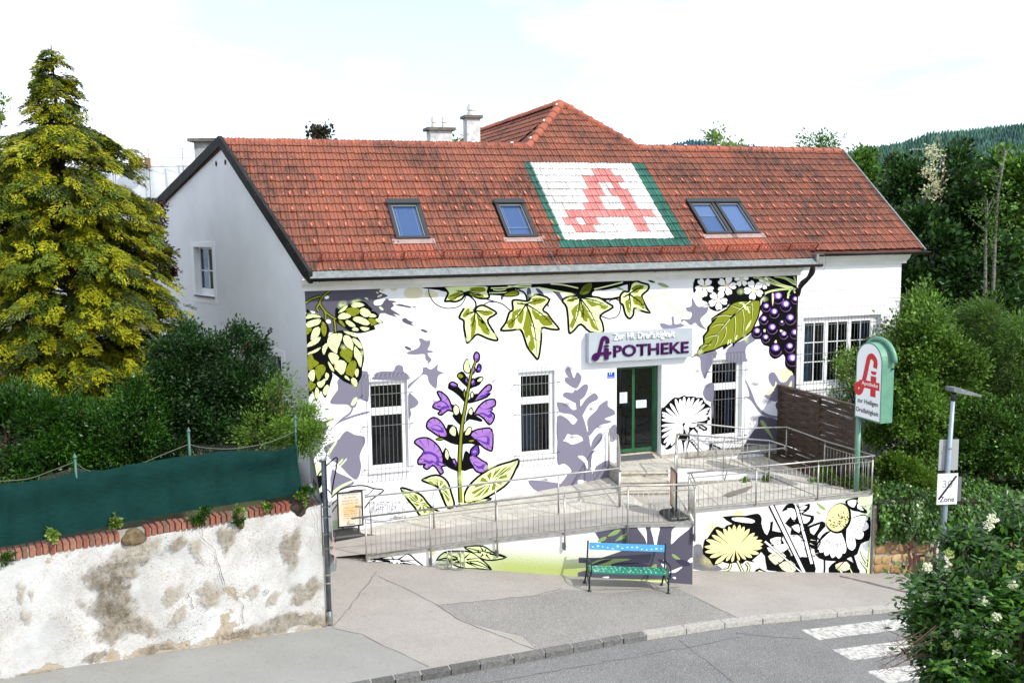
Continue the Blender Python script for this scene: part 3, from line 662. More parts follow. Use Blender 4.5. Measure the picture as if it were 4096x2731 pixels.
class Wall:
    """paints flat shapes on a wall; crop pixel -> wall plane"""
    def __init__(s, parent, n, p0, xlo, xhi): s.parent, s.n, s.p0, s.lo, s.hi = parent, Vector(n), Vector(p0), xlo, xhi; s.acc = {}; s.k = {}; s.cnt = 0
    SPLIT = ('painted_shadow', 'painted_fleck', 'painted_leaf_wash', 'painted_outline', 'painted_stem')
    def P(s, K, q, lay):
        p = Vector(plane(K(*q), s.n, s.p0)); x = min(max(p.x, s.lo), s.hi); p.y -= (x-p.x)*s.n.x/s.n.y; p.x = x; return p-s.n.normalized()*(.0016*lay+.0006+.0002*(s.cnt % 7))
    def new(s, name): s.k[name] = s.k.get(name, 0)+1
    def mb(s, name, fresh=True):
        if fresh and name in s.SPLIT: s.new(name)
        return s.acc.setdefault((name, s.k.get(name, 0)), MB())
    def fill(s, name, K, P, c, lay, fresh=True):
        s.cnt += 1; m = s.mb(name, fresh); m.poly([s.P(K, q, lay) for q in P], PKEY.index(c))
    def sh(s, name, K, txt, c, lay, sm=3):
        P = pts(txt) if isinstance(txt, str) else txt; s.fill(name, K, spline(P, sm) if sm > 1 else P, c, lay); return P
    def out(s, name, K, txt, c, lay, w=8, sm=3, edge='k'):
        P = pts(txt) if isinstance(txt, str) else txt; Q = spline(P, sm) if sm > 1 else P
        s.fill(name, K, inset(Q, -.55*w), edge, lay); s.fill(name, K, inset(Q, w*.75), c, lay+1, False); return Q
    def line(s, name, K, txt, w, c, lay, taper=True, sm=4, w1=None):
        P = pts(txt) if isinstance(txt, str) else txt; Q = spline(P, sm, False) if len(P) > 2 and sm > 1 else P
        n = len(Q); A, Bq = [], []
        for i in range(n):
            a, b = Q[max(i-1,0)], Q[min(i+1,n-1)]; l = math.hypot(b[0]-a[0], b[1]-a[1]) or 1; t = i/(n-1)
            ww = w*(1-t)+(w1 if w1 is not None else (w*.15 if taper else w))*t
            nx, ny = -(b[1]-a[1])/l*ww/2, (b[0]-a[0])/l*ww/2; A.append((Q[i][0]+nx, Q[i][1]+ny)); Bq.append((Q[i][0]-nx, Q[i][1]-ny))
        s.cnt += 1; m = s.mb(name, c != 'o' or name != 'painted_stem')
        va = [s.P(K, q, lay) for q in A]; vb = [s.P(K, q, lay) for q in Bq]
        m.add(va+vb, [(i, i+1, n+i+1, n+i) for i in range(n-1)], PKEY.index(c))
    def ell(s, name, K, cx, cy, rx, ry, rot, c, lay, n=14):
        cr, sr = math.cos(math.radians(rot)), math.sin(math.radians(rot))
        s.fill(name, K, [(cx+rx*math.cos(2*math.pi*k/n)*cr-ry*math.sin(2*math.pi*k/n)*sr, cy+rx*math.cos(2*math.pi*k/n)*sr+ry*math.sin(2*math.pi*k/n)*cr) for k in range(n)], c, lay)
    def mist(s, K, cx, cy, rx, ry, rot, c, lay):
        """soft spray patch: disc whose paint thins out towards the rim"""
        n, cr, sr = 20, math.cos(math.radians(rot)), math.sin(math.radians(rot)); m = MB(); P = [(cx, cy)]
        for f in (.5, 1):
            for k in range(n):
                a = 2*math.pi*k/n; P.append((cx+f*(rx*math.cos(a)*cr-ry*math.sin(a)*sr), cy+f*(rx*math.cos(a)*sr+ry*math.sin(a)*cr)))
        vs = [s.P(K, q, lay) for q in P]
        fs = [(0,1+k,1+(k+1)%n) for k in range(n)]+[(1+k,1+n+k,1+n+(k+1)%n,1+(k+1)%n) for k in range(n)]
        me = bpy.data.meshes.new('painted_mist'); me.from_pydata([tuple(v) for v in vs], [], fs); at_ = me.attributes.new('cover', 'FLOAT', 'POINT')
        at_.data.foreach_set('value', [1.]+[.55]*n+[0.]*n); me.materials.append(mistmat(c)); put(bpy.data.objects.new('painted_mist', me), s.parent)
    def done(s):
        for (name, k), m in s.acc.items():
            used = sorted(set(m.mi)); m.mi = [used.index(i) for i in m.mi]; m.build(name, [PM[PKEY[i]] for i in used], s.parent)
def mistmat(c):
    nm = 'mural_spray_'+c
    if nm in MATS: return MATS[nm]
    m = bpy.data.materials.new(nm); m.use_nodes = True; MATS[nm] = m; nt = m.node_tree; L = nt.links.new
    b = nt.nodes['Principled BSDF']; b.inputs['Base Color'].default_value = (*lin(tint(PC[c])), 1); b.inputs['Roughness'].default_value = .8
    at_ = nd(nt, 'ShaderNodeAttribute', attribute_name='cover'); tcn = nd(nt, 'ShaderNodeTexCoord'); n = nd(nt, 'ShaderNodeTexNoise'); n.inputs['Scale'].default_value = 14; n.inputs['Detail'].default_value = 6
    L(tcn.outputs['Object'], n.inputs['Vector']); mu = nd(nt, 'ShaderNodeMath', operation='MULTIPLY_ADD'); L(n.outputs['Fac'], mu.inputs[0]); mu.inputs[1].default_value = .8; mu.inputs[2].default_value = -.1
    m2 = nd(nt, 'ShaderNodeMath', operation='MULTIPLY'); L(mu.outputs[0], m2.inputs[0]); L(at_.outputs['Fac'], m2.inputs[1]); m3 = nd(nt, 'ShaderNodeMath', operation='MULTIPLY', use_clamp=True); L(m2.outputs[0], m3.inputs[0]); m3.inputs[1].default_value = 2.0
    L(m3.outputs[0], b.inputs['Alpha']); return m
W = Wall(FW, (0,1,0), (0,0,0), 2.492, 16.248)
# ---- slate and lilac shadows, left
W.sh('painted_shadow', KA, '48,222 850,203 880,235 910,255 985,287 935,310 840,340 825,365 832,388 862,397 900,393 925,375 937,350 975,318 1000,338 1090,350 1035,372 1055,398 1018,430 1050,455 1140,517 1045,490 1100,531 1000,505 900,485 800,640 500,700 300,700 60,800', 's', 0, 2)
for q in ((865,253,16,9,30,'g'),(893,290,32,12,-25,'c'),(745,318,22,9,25,'g'),(300,307,27,18,-15,'w'),(910,430,30,14,40,'g'),(318,575,30,22,30,'w'),(110,480,60,20,-5,'w')): W.ell('painted_fleck', KA, *q[:5], q[5], 1)
W.sh('painted_shadow', KA, '1065,398 1110,378 1165,390 1243,410 1232,426 1170,414 1100,402', 's', 0); W.ell('painted_shadow', KA, 1277,412,23,6,2,'s',0); W.sh('painted_shadow', KA, '1138,558 1175,533 1215,560 1277,590 1245,597 1287,630 1230,615 1170,592', 's', 0, 2); W.ell('painted_shadow', KA, 1390,680,43,15,22,'s',0); W.ell('painted_shadow', KA, 1210,875,42,17,25,'s',1)
for q in ((1270,258,110,72,0),(1470,270,80,40,10),(1050,215,40,22,0),(925,220,24,20,0)): W.ell('painted_fleck', KA, *q, 'c', 0)
for t in ('195,340 240,300 330,270 400,260 440,290 440,490 400,490 360,480 340,540 300,548 270,525 150,520 143,490 175,440 200,400', '483,300 500,275 560,262 630,262 650,225 680,212 710,230 715,265 747,290 745,330 480,330',
  '735,125 765,105 820,85 845,50 833,12 858,6 890,25 921,22 920,60 903,95 943,105 938,118 903,122 915,150 935,172 912,205 900,235 935,247 985,208 980,255 1030,277 985,300 975,385 958,397 912,350 900,300 870,290 840,310 790,360 752,398 750,372 800,330 858,282 865,235 900,228 905,190 885,170 875,130 800,135', '752,445 800,465 833,510 800,548 768,560 776,600 760,632 752,635',
  '-60,560 20,640 60,660 140,650 130,690 100,760 60,850 20,940 -20,980 -60,900', '100,790 130,740 190,680 250,650 340,618 440,590 440,575 340,600 250,630 300,600 330,520 310,520 295,580 230,630 170,690 120,760 60,900',
  '95,850 200,800 230,762 270,730 330,760 405,775 413,820 390,870 370,930 382,1000 370,1070 342,1112 300,1090 250,1040 200,990 150,960 100,900', '150,1040 200,1060 260,1085 315,1115 320,1150 240,1180 150,1240'):
    W.sh('painted_shadow', KD, t, 'v', 0, 3)
for t in ('300,525 318,482 345,465 352,490 325,530', '107,690 128,622 155,600 157,640 133,692', '112,912 150,850 187,805 192,820 160,872 130,918', '200,985 232,950 240,956 212,990', '213,1002 262,948 268,956 225,1004', '0,1010 55,990 72,1100 52,1250 -10,1320 -60,1280', '160,1200 230,1150 318,1115 300,1140 220,1180 150,1250', '150,1440 200,1430 205,1480 150,1490'):
    W.sh('painted_leaf_wash', KD, t, 'g', 1, 3)
for t, w_ in (('25,1112 60,1052 120,992 191,938 182,1040 166,1120 150,1232', 10), ('150,1250 220,1192 300,1165 400,1158 480,1180 557,1194 500,1240 450,1280 408,1335', 10), ('25,1112 45,1190 60,1300 90,1330', 8), ('150,1232 120,1190 100,1220', 8), ('130,1330 210,1250 300,1200 420,1190', 7), ('480,1185 440,1225 410,1232', 6), ('150,1370 200,1300 230,1290', 7)):
    W.line('painted_outline', KD, t, w_, 'k', 3, False)
for t in ('20,1100 80,1080 70,1160 40,1180', '60,1210 110,1230 120,1300 70,1290'): W.sh('painted_outline', KD, t, 'k', 2)
# ---- hops
hop = [('400,560 395,440 430,420 520,395 600,350 680,345 740,365 770,400 812,435 800,455 850,470 887,520 870,540 905,555 933,590 880,605 830,625 847,660 790,680 720,700 640,707 570,690 520,660 470,630 430,600',
 ['430,470 470,430 540,385 500,450 440,480', '575,385 640,362 722,385 700,405 640,420 590,415', 'o505,455 560,420 640,425 672,460 640,500 590,517 545,490', '668,470 690,428 740,430 787,470 790,512 730,525 690,500', '423,530 455,490 510,478 572,515 520,545 450,548', '588,545 640,520 720,540 782,592 740,620 680,600 620,575', '760,520 800,488 857,510 830,530', 'o758,550 810,540 867,587 800,622 785,580', '838,550 890,550 922,590 880,590', 'o428,560 470,570 512,643 460,610', '508,563 560,570 627,627 580,635 530,610', '577,667 620,640 662,672 620,682', '668,638 740,640 783,655 720,682']),
 ('40,500 130,478 200,498 265,545 305,600 332,680 310,760 320,860 320,1000 345,1100 367,1180 345,1250 325,1330 305,1385 285,1430 255,1395 237,1350 213,1400 186,1474 160,1410 140,1355 60,1390',
 ['60,520 130,495 200,505 232,530 150,532 80,545', '70,590 160,555 232,550 215,600 170,622 90,642', 'o58,620 130,650 110,700 62,722', '118,762 150,660 222,640 215,720 165,772 130,782', 'o238,600 258,578 292,620 297,690 270,748 240,680', '65,850 130,790 227,743 210,800 150,842 75,862', '70,937 150,900 237,858 190,912 110,942', 'o85,960 130,945 160,1000 212,1040 150,1092 95,1122', '248,872 290,820 317,830 290,902 265,952', 'o168,1100 220,1058 277,1070 282,1130 240,1192 205,1238 180,1180', '88,1172 130,1118 167,1130 160,1222 130,1248 98,1200', '283,1150 322,1165 317,1210 290,1232', 'o92,1240 140,1260 182,1290 130,1342 102,1352', '188,1257 240,1240 287,1208 270,1282 220,1318', '163,1392 185,1308 217,1370 190,1443', '253,1352 300,1283 327,1320 285,1403']),
 ('390,690 470,675 560,688 640,740 692,830 717,920 717,1010 697,1100 692,1180 660,1250 632,1317 570,1280 490,1245 420,1190 350,1130 310,1050 290,950 300,850 310,750',
 ['308,772 350,720 420,708 472,720 457,800 422,880 410,933 350,892 313,840', '488,740 540,733 592,800 592,880 570,908 520,852 488,800', '478,685 540,688 602,713 642,752 560,727', '583,758 640,780 692,840 692,882 640,852 600,802', 'o443,940 480,878 540,868 587,910 577,990 550,1038 488,985', '318,940 360,923 432,960 422,1010 375,1058 328,990', '608,850 650,890 692,950 692,1030 675,1093 638,1010 608,960', '383,1082 430,1008 512,1030 512,1092 475,1173 418,1130', 'o508,1152 540,1058 600,1008 632,1060 600,1193 560,1182', '308,1018 350,1060 387,1133 345,1112', '638,1098 657,1130 640,1203 613,1150', '498,1178 530,1190 562,1238 510,1212', '568,1242 600,1203 642,1250 625,1308'])]
for sil, scs in hop:
    W.new('painted_hop')
    W.sh('painted_hop', KA, sil, 'k', 3, 2)
    for t in scs:
        c = 'o' if t[0] == 'o' else 'l'; P = pts(t.lstrip('o')); W.sh('painted_hop', KA, P, c, 4, 3)
        cx = sum(p[0] for p in P)/len(P); cy = sum(p[1] for p in P)/len(P)
        for k in range(3):       # short ink strokes at the base of each scale
            p = P[(k*2) % len(P)]; W.line('painted_hop', KA, [p, (p[0]+(cx-p[0])*.45, p[1]+(cy-p[1])*.45)], 8, 'k', 5)
        W.line('painted_hop', KA, [(cx-4,cy+6),(cx+10,cy+22)], 5, 'k', 5)
for t in ('345,226 262,290 222,370 280,460 340,512 402,548', '58,372 130,322 232,293', '380,552 392,610 397,692', '265,440 285,490 287,556', '222,370 190,420 210,462'):
    W.line('painted_stem', KA, t, 34, 'k', 5, False); W.line('painted_stem', KA, t, 17, 'o', 6, False)
# ---- ivy
W.sh('painted_vine', KB, '50,150 1930,98 1880,140 1780,170 1680,190 1600,192 1570,235 1640,258 1760,262 1850,232 1850,258 1760,284 1640,278 1580,245 1440,250 1300,215 1180,185 1050,162 900,178 820,208 740,242 590,232 500,262 210,207 130,188', 'k', 3, 2)
for t, w_ in (('620,170 760,165 880,145 1000,140', 12),('600,215 760,210 860,185', 10),('1060,165 1200,190 1330,215 1430,245', 14),('780,150 900,160 1000,158', 10),('1590,180 1720,150 1860,115', 12),('1180,130 1300,140 1440,170', 12),('1620,245 1740,255 1840,240', 8),('640,185 700,190 760,180',10)): W.line('painted_vine', KB, t, w_, 'l', 4, False)
for t in ('1160,150 1220,150 1300,270 1280,290 1230,230', '960,180 990,175 1000,250 960,280', '1040,175 1100,200 1165,330 1150,340 1090,250','725,180 760,190 730,275 712,270'): W.sh('painted_shadow', KB, t, 's', 1)
for t, w_ in (('35,160 40,230 90,310 170,352 250,358 330,335 375,270 382,220', 8), ('385,225 440,260 478,310 472,385', 14), ('560,268 650,295 730,320 800,380', 9), ('545,330 600,300 650,300', 9), ('880,190 930,210 955,260 952,330', 16), ('1840,330 1830,400 1790,445 1720,455 1655,430', 9), ('1730,300 1770,268 1830,290 1845,330', 9), ('1910,110 1915,150 1915,210', 16)): W.line('painted_vine', KB, t, w_, 'k', 4, False)
ivy = [('185,290 215,220 190,180 200,150 570,142 590,200 602,260 520,268 440,240 385,225 350,270 290,298 230,292', (380,212), ['250,270','290,190','470,190','545,235'], ['215,250 300,210 330,225 280,280 235,280','420,170 545,160 565,200 470,205','440,225 520,230 560,252 500,255']),
 ('320,440 390,330 440,340 465,380 490,345 545,330 620,365 673,408 590,470 640,570 682,642 670,663 590,645 495,605 450,640 402,686 385,650 365,540 362,475', (470,385), ['430,560','560,520','600,400','380,420','630,640'], ['450,440 480,480 470,590 430,640 440,520','520,400 600,380 640,405 570,430','500,460 560,490 600,580 560,600 520,540','350,430 400,360 420,380 390,440']),
 ('712,566 760,490 790,400 825,370 820,290 870,280 940,290 975,285 1000,250 1060,230 1172,275 1110,370 1150,405 1195,470 1262,556 1180,556 1100,545 1095,640 1067,832 1020,800 960,720 930,630 895,560 820,566', (950,320), ['1050,800','1220,540','750,545','1130,280','850,310'], ['780,540 800,470 850,440 830,540','960,360 1000,420 1000,520 960,640 930,560','1060,440 1150,430 1200,510 1110,520','970,690 1000,660 1020,740 990,760','1000,270 1090,260 1140,280 1060,320','870,470 900,400 930,380 910,500']),
 ('1290,290 1330,255 1400,240 1450,250 1560,250 1640,260 1720,310 1767,352 1650,425 1670,500 1672,586 1550,582 1465,510 1400,570 1355,592 1345,480 1330,350', (1455,260), ['1380,560','1630,570','1740,350','1320,285','1490,480'], ['1360,520 1400,430 1420,420 1390,540','1470,380 1500,370 1530,480 1490,470','1540,440 1600,520 1640,570 1570,540','1640,350 1720,340 1690,370','1330,290 1400,270 1390,300']),
 ('1835,240 1870,200 1915,200 1935,130 1985,103 2040,120 2102,140 2096,190 2040,240 2060,300 2090,360 2114,402 2040,386 1970,360 1960,420 1925,457 1885,420 1860,330 1835,310', (1918,225), ['1920,430','2090,380','2070,150','1855,260'], ['1960,250 2030,250 2060,330 2000,330','1940,180 1990,140 2060,150 1990,200','1880,300 1910,290 1905,390'])]
for t, ctr, veins, pat in ivy:
    W.new('painted_ivy_leaf')
    W.out('painted_ivy_leaf', KB, t, 'l', 5, 15, 3)
    for p in pat: W.sh('painted_ivy_leaf', KB, p, 'o', 7, 3)
    for v in veins:
        v = pts(v)[0]; mid = ((ctr[0]+v[0])/2+(v[1]-ctr[1])*.06, (ctr[1]+v[1])/2-(v[0]-ctr[0])*.06); W.line('painted_ivy_leaf', KB, [ctr, mid, v], 15, 'k', 8)
        vx, vy = v[0]-ctr[0], v[1]-ctr[1]; W.sh('painted_ivy_leaf', KB, [(ctr[0]+vx*.18,ctr[1]+vy*.18),(ctr[0]+vx*.45-vy*.16,ctr[1]+vy*.45+vx*.16),(ctr[0]+vx*.62-vy*.05,ctr[1]+vy*.62+vx*.05),(ctr[0]+vx*.8-vy*.09,ctr[1]+vy*.8+vx*.09),(ctr[0]+vx*.86,ctr[1]+vy*.86),(ctr[0]+vx*.5,ctr[1]+vy*.5)], 'o', 7, 2)
        for f in (.4,.65):
            a = (ctr[0]+(v[0]-ctr[0])*f, ctr[1]+(v[1]-ctr[1])*f); W.line('painted_ivy_leaf', KB, [a, (a[0]+(v[0]-ctr[0])*.18+(v[1]-ctr[1])*.16, a[1]+(v[1]-ctr[1])*.18-(v[0]-ctr[0])*.16)], 7, 'k', 8)
for t, c in (('735,242 790,200 860,190 882,230 820,247','o'),('1450,232 1480,150 1562,113 1572,170 1530,227','d')): W.new('painted_ivy_leaf'); W.out('painted_ivy_leaf', KB, t, c, 5, 8)
W.line('painted_ivy_leaf', KB, '1460,230 1510,180 1550,130', 8, 'k', 8)
for q in ((2130,108,36,10,18),(2240,142,55,16,18),(2245,222,45,12,15),(2100,250,75,14,25),(1750,140,130,14,22),(1300,180,120,16,28),(2320,330,70,10,40)): W.ell('painted_fleck', KB, *q, 'm' if q[1] < 160 else 'g', 1)
# ---- berries, blossoms and the big leaf
for t in ('560,368 600,450 650,482 740,440 762,490 740,560 660,640 690,722 742,782 640,742 590,690 530,722 450,660 408,700 460,722 380,752 170,768 138,688 280,717 278,622 310,608 322,702 402,690 410,640 520,638 545,560 490,542 468,490 540,470 543,380', '560,1100 700,1080 862,1050 862,1140 830,1160 800,1250 750,1350 720,1427 690,1380 660,1280 650,1150', '1005,1040 1110,960 1250,900 1330,830 1385,905 1262,1000 1250,1130 1265,1195 1010,1190', '760,1480 830,1480 830,1570 700,1570'): W.sh('painted_shadow', KC, t, 'v', 0, 3)
for q in ((200,215,0,0,0),): pass
for t in ('200,428 330,490 440,540 487,575 460,588 380,570 280,490', '100,172 160,178 240,205 247,222 180,215', '120,288 190,295 248,320 230,333 160,315','0,130 60,140 65,160 0,160'): W.sh('painted_fleck', KC, t, 'g', 1)
W.sh('painted_blossom', KC, '560,230 590,108 700,100 1300,86 1500,95 1570,200 1520,290 1440,400 1290,402 1040,440 1010,482 960,502 900,537 830,530 770,490 745,420 650,382 640,332 580,322', 'k', 3, 2)
W.sh('painted_blossom', KC, '1290,80 1922,70 1922,340 1800,310 1600,310 1500,260', 'k', 3, 2)
for cx, cy, r, a0 in ((710,222,122,20),(1000,205,125,0),(885,395,125,10),(1355,260,128,30),(1195,125,95,50),(640,330,70,0),(1490,170,80,10)):
    for k in range(5):
        a = math.radians(a0+72*k); ca, sa = math.cos(a), math.sin(a)
        W.sh('painted_blossom', KC, [(cx+r*(u*ca-v*sa), cy+r*(u*sa+v*ca)) for u, v in ((.2,0),(.5,-.3),(.85,-.32),(1.0,-.14),(.9,0),(1.0,.14),(.85,.32),(.5,.3))], 'w', 4, 3)
    W.ell('painted_blossom', KC, cx, cy, r*.27, r*.27, 0, 'c', 5)
for t, w_ in (('1350,90 1450,110 1560,160 1700,200 1850,235 1900,260', 30),('1500,90 1620,140 1740,200 1860,230', 22),('1880,80 1900,150 1900,200', 20),('1620,85 1760,110 1890,190', 20),('1850,240 1700,255 1580,275 1500,305', 24),('1840,250 1810,300 1800,370', 22),('1870,250 1895,300', 18),('1740,90 1850,130 1900,170', 14)): W.line('painted_stem', KC, t, w_, 'l', 4, False); W.line('painted_stem', KC, t, w_*.45, 'o', 5, True)
W.sh('painted_berries', KC, '1440,480 1500,330 1560,290 1640,268 1760,300 1830,330 1930,330 1930,1322 1850,1322 1790,1282 1760,1220 1765,1150 1740,1100 1700,1132 1630,1162 1570,1122 1550,1050 1555,1000 1490,982 1450,930 1440,900 1380,904 1330,862 1323,800 1360,740 1430,720 1413,650 1440,600 1470,560 1443,520', 'k', 3, 2)
for cx, cy, r in ((1670,360,85),(1770,465,82),(1515,485,62),(1620,560,72),(1485,650,62),(1830,640,78),(1720,685,36),(1595,765,76),(1395,810,66),(1890,830,72),(1745,845,60),(1508,890,60),(1822,1010,72),(1640,1040,86),(1855,1170,90),(1895,390,55)):
    W.ell('painted_berries', KC, cx, cy, r, r*1.05, 0, 'k', 4)
    W.line('painted_berries', KC, [(cx+r*.9*math.cos(a), cy+r*.95*math.sin(a)) for a in (.2,.7,1.3,1.9,2.5,3.1)], 7, 'q', 5, True)
    W.ell('painted_berries', KC, cx-r*.02, cy-r*.28, r*.66, r*.58, 0, 'p', 6); W.ell('painted_berries', KC, cx+r*.05, cy-r*.32, r*.5, r*.46, 0, 'q', 7)
    W.sh('painted_berries', KC, [(cx+u*r, cy+v*r) for u, v in ((-.25,-.5),(.1,-.62),(.35,-.45),(.3,-.15),(.18,.12),(.1,-.05),(.0,.15),(-.08,-.08),(-.2,.05))], 'h', 8, 1)
    for k in range(4): W.line('painted_berries', KC, [(cx-r*.45+k*r*.3, cy+r*.3), (cx-r*.42+k*r*.3, cy-r*.02)], 9, 'k', 7)
for t in ('1590,310 1620,330 1600,470', '1480,780 1505,770 1505,810 1485,805', '1700,775 1745,800 1700,810', '1620,945 1645,910 1655,950'): W.sh('painted_berries', KC, t, 'c', 5)
BL = '518,1150 600,1100 640,1000 692,960 685,860 742,790 745,740 802,680 798,630 880,570 1000,500 1042,440 1150,400 1290,395 1442,388 1442,520 1420,620 1382,700 1340,800 1270,862 1200,902 1112,960 1080,1012 1075,950 960,1042 950,1000 830,1057 720,1088 600,1122'
W.sh('painted_big_leaf', KC, BL, 'k', 5, 1); W.sh('painted_big_leaf', KC, '560,1130 640,1060 668,990 715,950 712,872 770,792 778,740 838,672 900,590 1010,520 1060,455 1160,415 1290,412 1425,405 1420,520 1398,620 1360,700 1318,790 1255,840 1190,880 1090,945 1010,960 930,985 830,1035 700,1068 620,1105', 'o', 6, 2)
W.line('painted_big_leaf', KC, '1310,400 1180,510 1060,620 920,780 800,930 700,1030 600,1110', 30, 'k', 7); W.line('painted_big_leaf', KC, '1310,405 1200,490 1110,570', 16, 'l', 8); W.line('painted_big_leaf', KC, '1040,640 960,740 890,820 800,930', 9, 'l', 8)
for t in ('1060,590 960,580 860,600 800,640','970,700 880,700 790,740','870,840 800,850 700,890','780,960 720,970 660,1000','1100,590 1110,700 1100,830 1090,940','980,720 985,800 960,880 900,970','880,840 870,920 820,1020','1200,500 1220,620 1210,760 1200,860','1320,420 1330,520 1320,660','1180,500 1100,470 1040,450','1230,460 1300,470 1360,500'): W.line('painted_big_leaf', KC, t, 13, 'k', 7); W.line('painted_big_leaf', KC, [(x+7,y+12) for x,y in pts(t)], 9, 'l', 7)
for q in ((1230,470,14,60,-25),(1280,520,10,50,-20),(1300,700,9,50,20),(1270,740,9,60,25),(1020,940,8,36,15),(1050,930,8,30,15),(1125,880,10,36,20),(1190,430,30,10,0)): W.ell('painted_big_leaf', KC, *q, 'l', 8)
# ---- sage
for t, w_ in (('1285,170 1240,300 1205,500 1172,690 1158,880 1155,1050 1165,1290', 40),): W.line('painted_sage', KD, t, 22, 'k', 4, False, w1=46); W.line('painted_sage', KD, t, 10, 'o', 6, False, w1=24)
for t in ('1130,290 1170,262 1200,290 1215,340 1220,390 1190,370 1150,330','1340,310 1300,305 1260,330 1230,400 1260,390 1310,370','1060,395 1080,345 1130,370 1180,420 1190,400 1200,490 1195,510 1150,460 1100,420','1400,430 1340,440 1270,440 1215,500 1230,515 1290,500 1370,470','1110,590 1090,520 1150,560 1180,650 1170,690 1130,660 1095,610','1200,650 1210,600 1250,540 1270,600 1330,640 1320,660 1230,640 1190,680','960,800 1040,750 1060,680 1130,700 1150,800 1150,840 1080,825 1030,800','1160,840 1190,730 1250,720 1290,810 1330,850 1240,830 1180,835','1000,960 1040,860 1060,900 1110,970 1150,1020 1150,1050 1090,1030 1040,1000','1170,1040 1190,900 1215,890 1250,940 1280,1010 1230,1030'): W.sh('painted_sage', KD, t, 'k', 3, 2)
for t, c in (('1262,152 1280,112 1307,130 1307,172 1282,192','q'),('1184,250 1188,200 1213,165 1228,210 1237,262 1215,280','l'),('1285,252 1300,208 1322,222 1315,262 1290,270','p'),('1250,255 1262,225 1275,250 1262,280','q'),('1133,300 1150,278 1180,290 1182,312 1155,320','o'),('1290,330 1320,308 1338,320 1320,345 1292,347','l'),('1238,345 1262,320 1275,350 1250,375','q'),('1070,365 1095,345 1135,365 1130,385 1090,380','q'),('1195,320 1212,310 1215,360 1200,350','q'),
 ('978,424 1010,424 1062,470 1092,540 1097,577 1060,570 1010,607 983,592 1000,570 943,547 960,510 1006,490 990,457','q'),('1263,492 1310,430 1370,370 1402,375 1397,412 1350,432 1377,447 1340,472 1280,497','q'),('1263,607 1300,540 1360,490 1427,483 1432,532 1380,562 1422,597 1422,642 1385,682 1340,632 1290,602','q'),
 ('893,702 905,650 950,623 1002,650 1042,710 1057,772 1000,777 930,732','q'),('798,822 830,788 900,783 960,820 1002,870 1022,930 1027,980 1052,1000 1012,1012 1027,1052 1000,1067 968,1020 940,1002 900,1032 868,1010 880,992 830,992 828,950 870,900 858,870','q'),('1238,772 1260,730 1330,710 1407,720 1412,872 1380,882 1330,852 1290,812','q'),('1223,942 1260,918 1330,960 1372,990 1357,1052 1290,1052 1250,1000','q'),('1243,872 1290,838 1307,900 1270,932 1238,912','p'),
 ('1100,560 1120,522 1148,550 1148,592 1118,608','l'),('1218,585 1240,550 1258,570 1248,608','l'),('1068,730 1098,688 1125,715 1122,770 1090,765','l'),('1190,760 1220,700 1250,712 1230,760','l'),('1035,930 1045,868 1070,910 1062,960','l'),('1090,960 1115,950 1128,985 1120,1010','q'),('1235,450 1252,420 1265,450 1250,475','l'),('1180,440 1190,400 1200,440 1195,480','o'),('965,795 1000,783 1035,790 1000,805','o'),('1215,808 1250,795 1275,805 1245,820','o')):
    Q = W.out('painted_sage', KD, t, c, 5, 6 if c in 'lo' else 10, 3)
    if c in 'qp':
        P = pts(t); cx = sum(p[0] for p in P)/len(P); cy = sum(p[1] for p in P)/len(P)
        W.sh('painted_sage', KD, [(cx+(p[0]-cx)*.62+6, cy+(p[1]-cy)*.4+10) for p in P], 'p', 7, 3)
        W.sh('painted_sage', KD, [(cx+(p[0]-cx)*.45-2, cy+(p[1]-cy)*.22+2) for p in P], 'q', 8, 3)
        for k in range(0, len(P), 2): W.line('painted_sage', KD, [P[k], (P[k][0]*.55+cx*.45, P[k][1]*.55+cy*.45)], 6, 'k', 9)
        for k in range(1, len(P), 2): W.line('painted_sage', KD, [(P[k][0]*.92+cx*.08, P[k][1]*.92+cy*.08), (P[k][0]*.5+cx*.5+5, P[k][1]*.5+cy*.5)], 7, 'p', 9)
for t, mid in (('692,1178 760,1190 850,1230 900,1290 950,1340 1010,1372 920,1402 850,1402 800,1330 740,1260','700,1185 820,1270 900,1350 960,1385'),('858,1115 930,1080 1000,1080 1060,1130 1090,1220 1112,1312 1060,1332 1020,1260 980,1170 910,1140','870,1113 980,1110 1050,1200 1090,1310'),('1188,1282 1200,1200 1260,1120 1350,1050 1450,1000 1550,970 1622,953 1590,1040 1540,1130 1470,1190 1350,1260 1250,1302','1600,970 1480,1080 1350,1180 1210,1290'),('1130,1330 1180,1290 1300,1260 1400,1260 1330,1300 1200,1340','1140,1330 1380,1265')):
    W.new('painted_sage_leaf'); P = pts(t); W.out('painted_sage_leaf', KD, P, 'l', 3, 13, 3); m_ = pts(mid)
    cx = sum(p[0] for p in P)/len(P); cy = sum(p[1] for p in P)/len(P)
    rr = random.Random(int(cx))
    for k in range(len(P)):
        p = P[k]; q = P[(k+1) % len(P)]; e = ((p[0]+q[0])/2, (p[1]+q[1])/2)
        W.sh('painted_sage_leaf', KD, [(e[0]*.75+cx*.25,e[1]*.75+cy*.25),(p[0]*.6+cx*.4,p[1]*.6+cy*.4),(p[0]*.3+cx*.7,p[1]*.3+cy*.7),(e[0]*.45+cx*.55,e[1]*.45+cy*.55)], 'o', 5, 3)
        W.line('painted_sage_leaf', KD, [(cx*.8+p[0]*.2,cy*.8+p[1]*.2),(p[0]*.85+cx*.15,p[1]*.85+cy*.15)], 6, 'k', 6)
    W.line('painted_sage_leaf', KD, m_, 12, 'k', 6, True); W.line('painted_sage_leaf', KD, m_, 6, 'l', 7, True)
W.line('painted_sage', KD, '1165,1040 1168,1160 1172,1320', 30, 'l', 5, False)
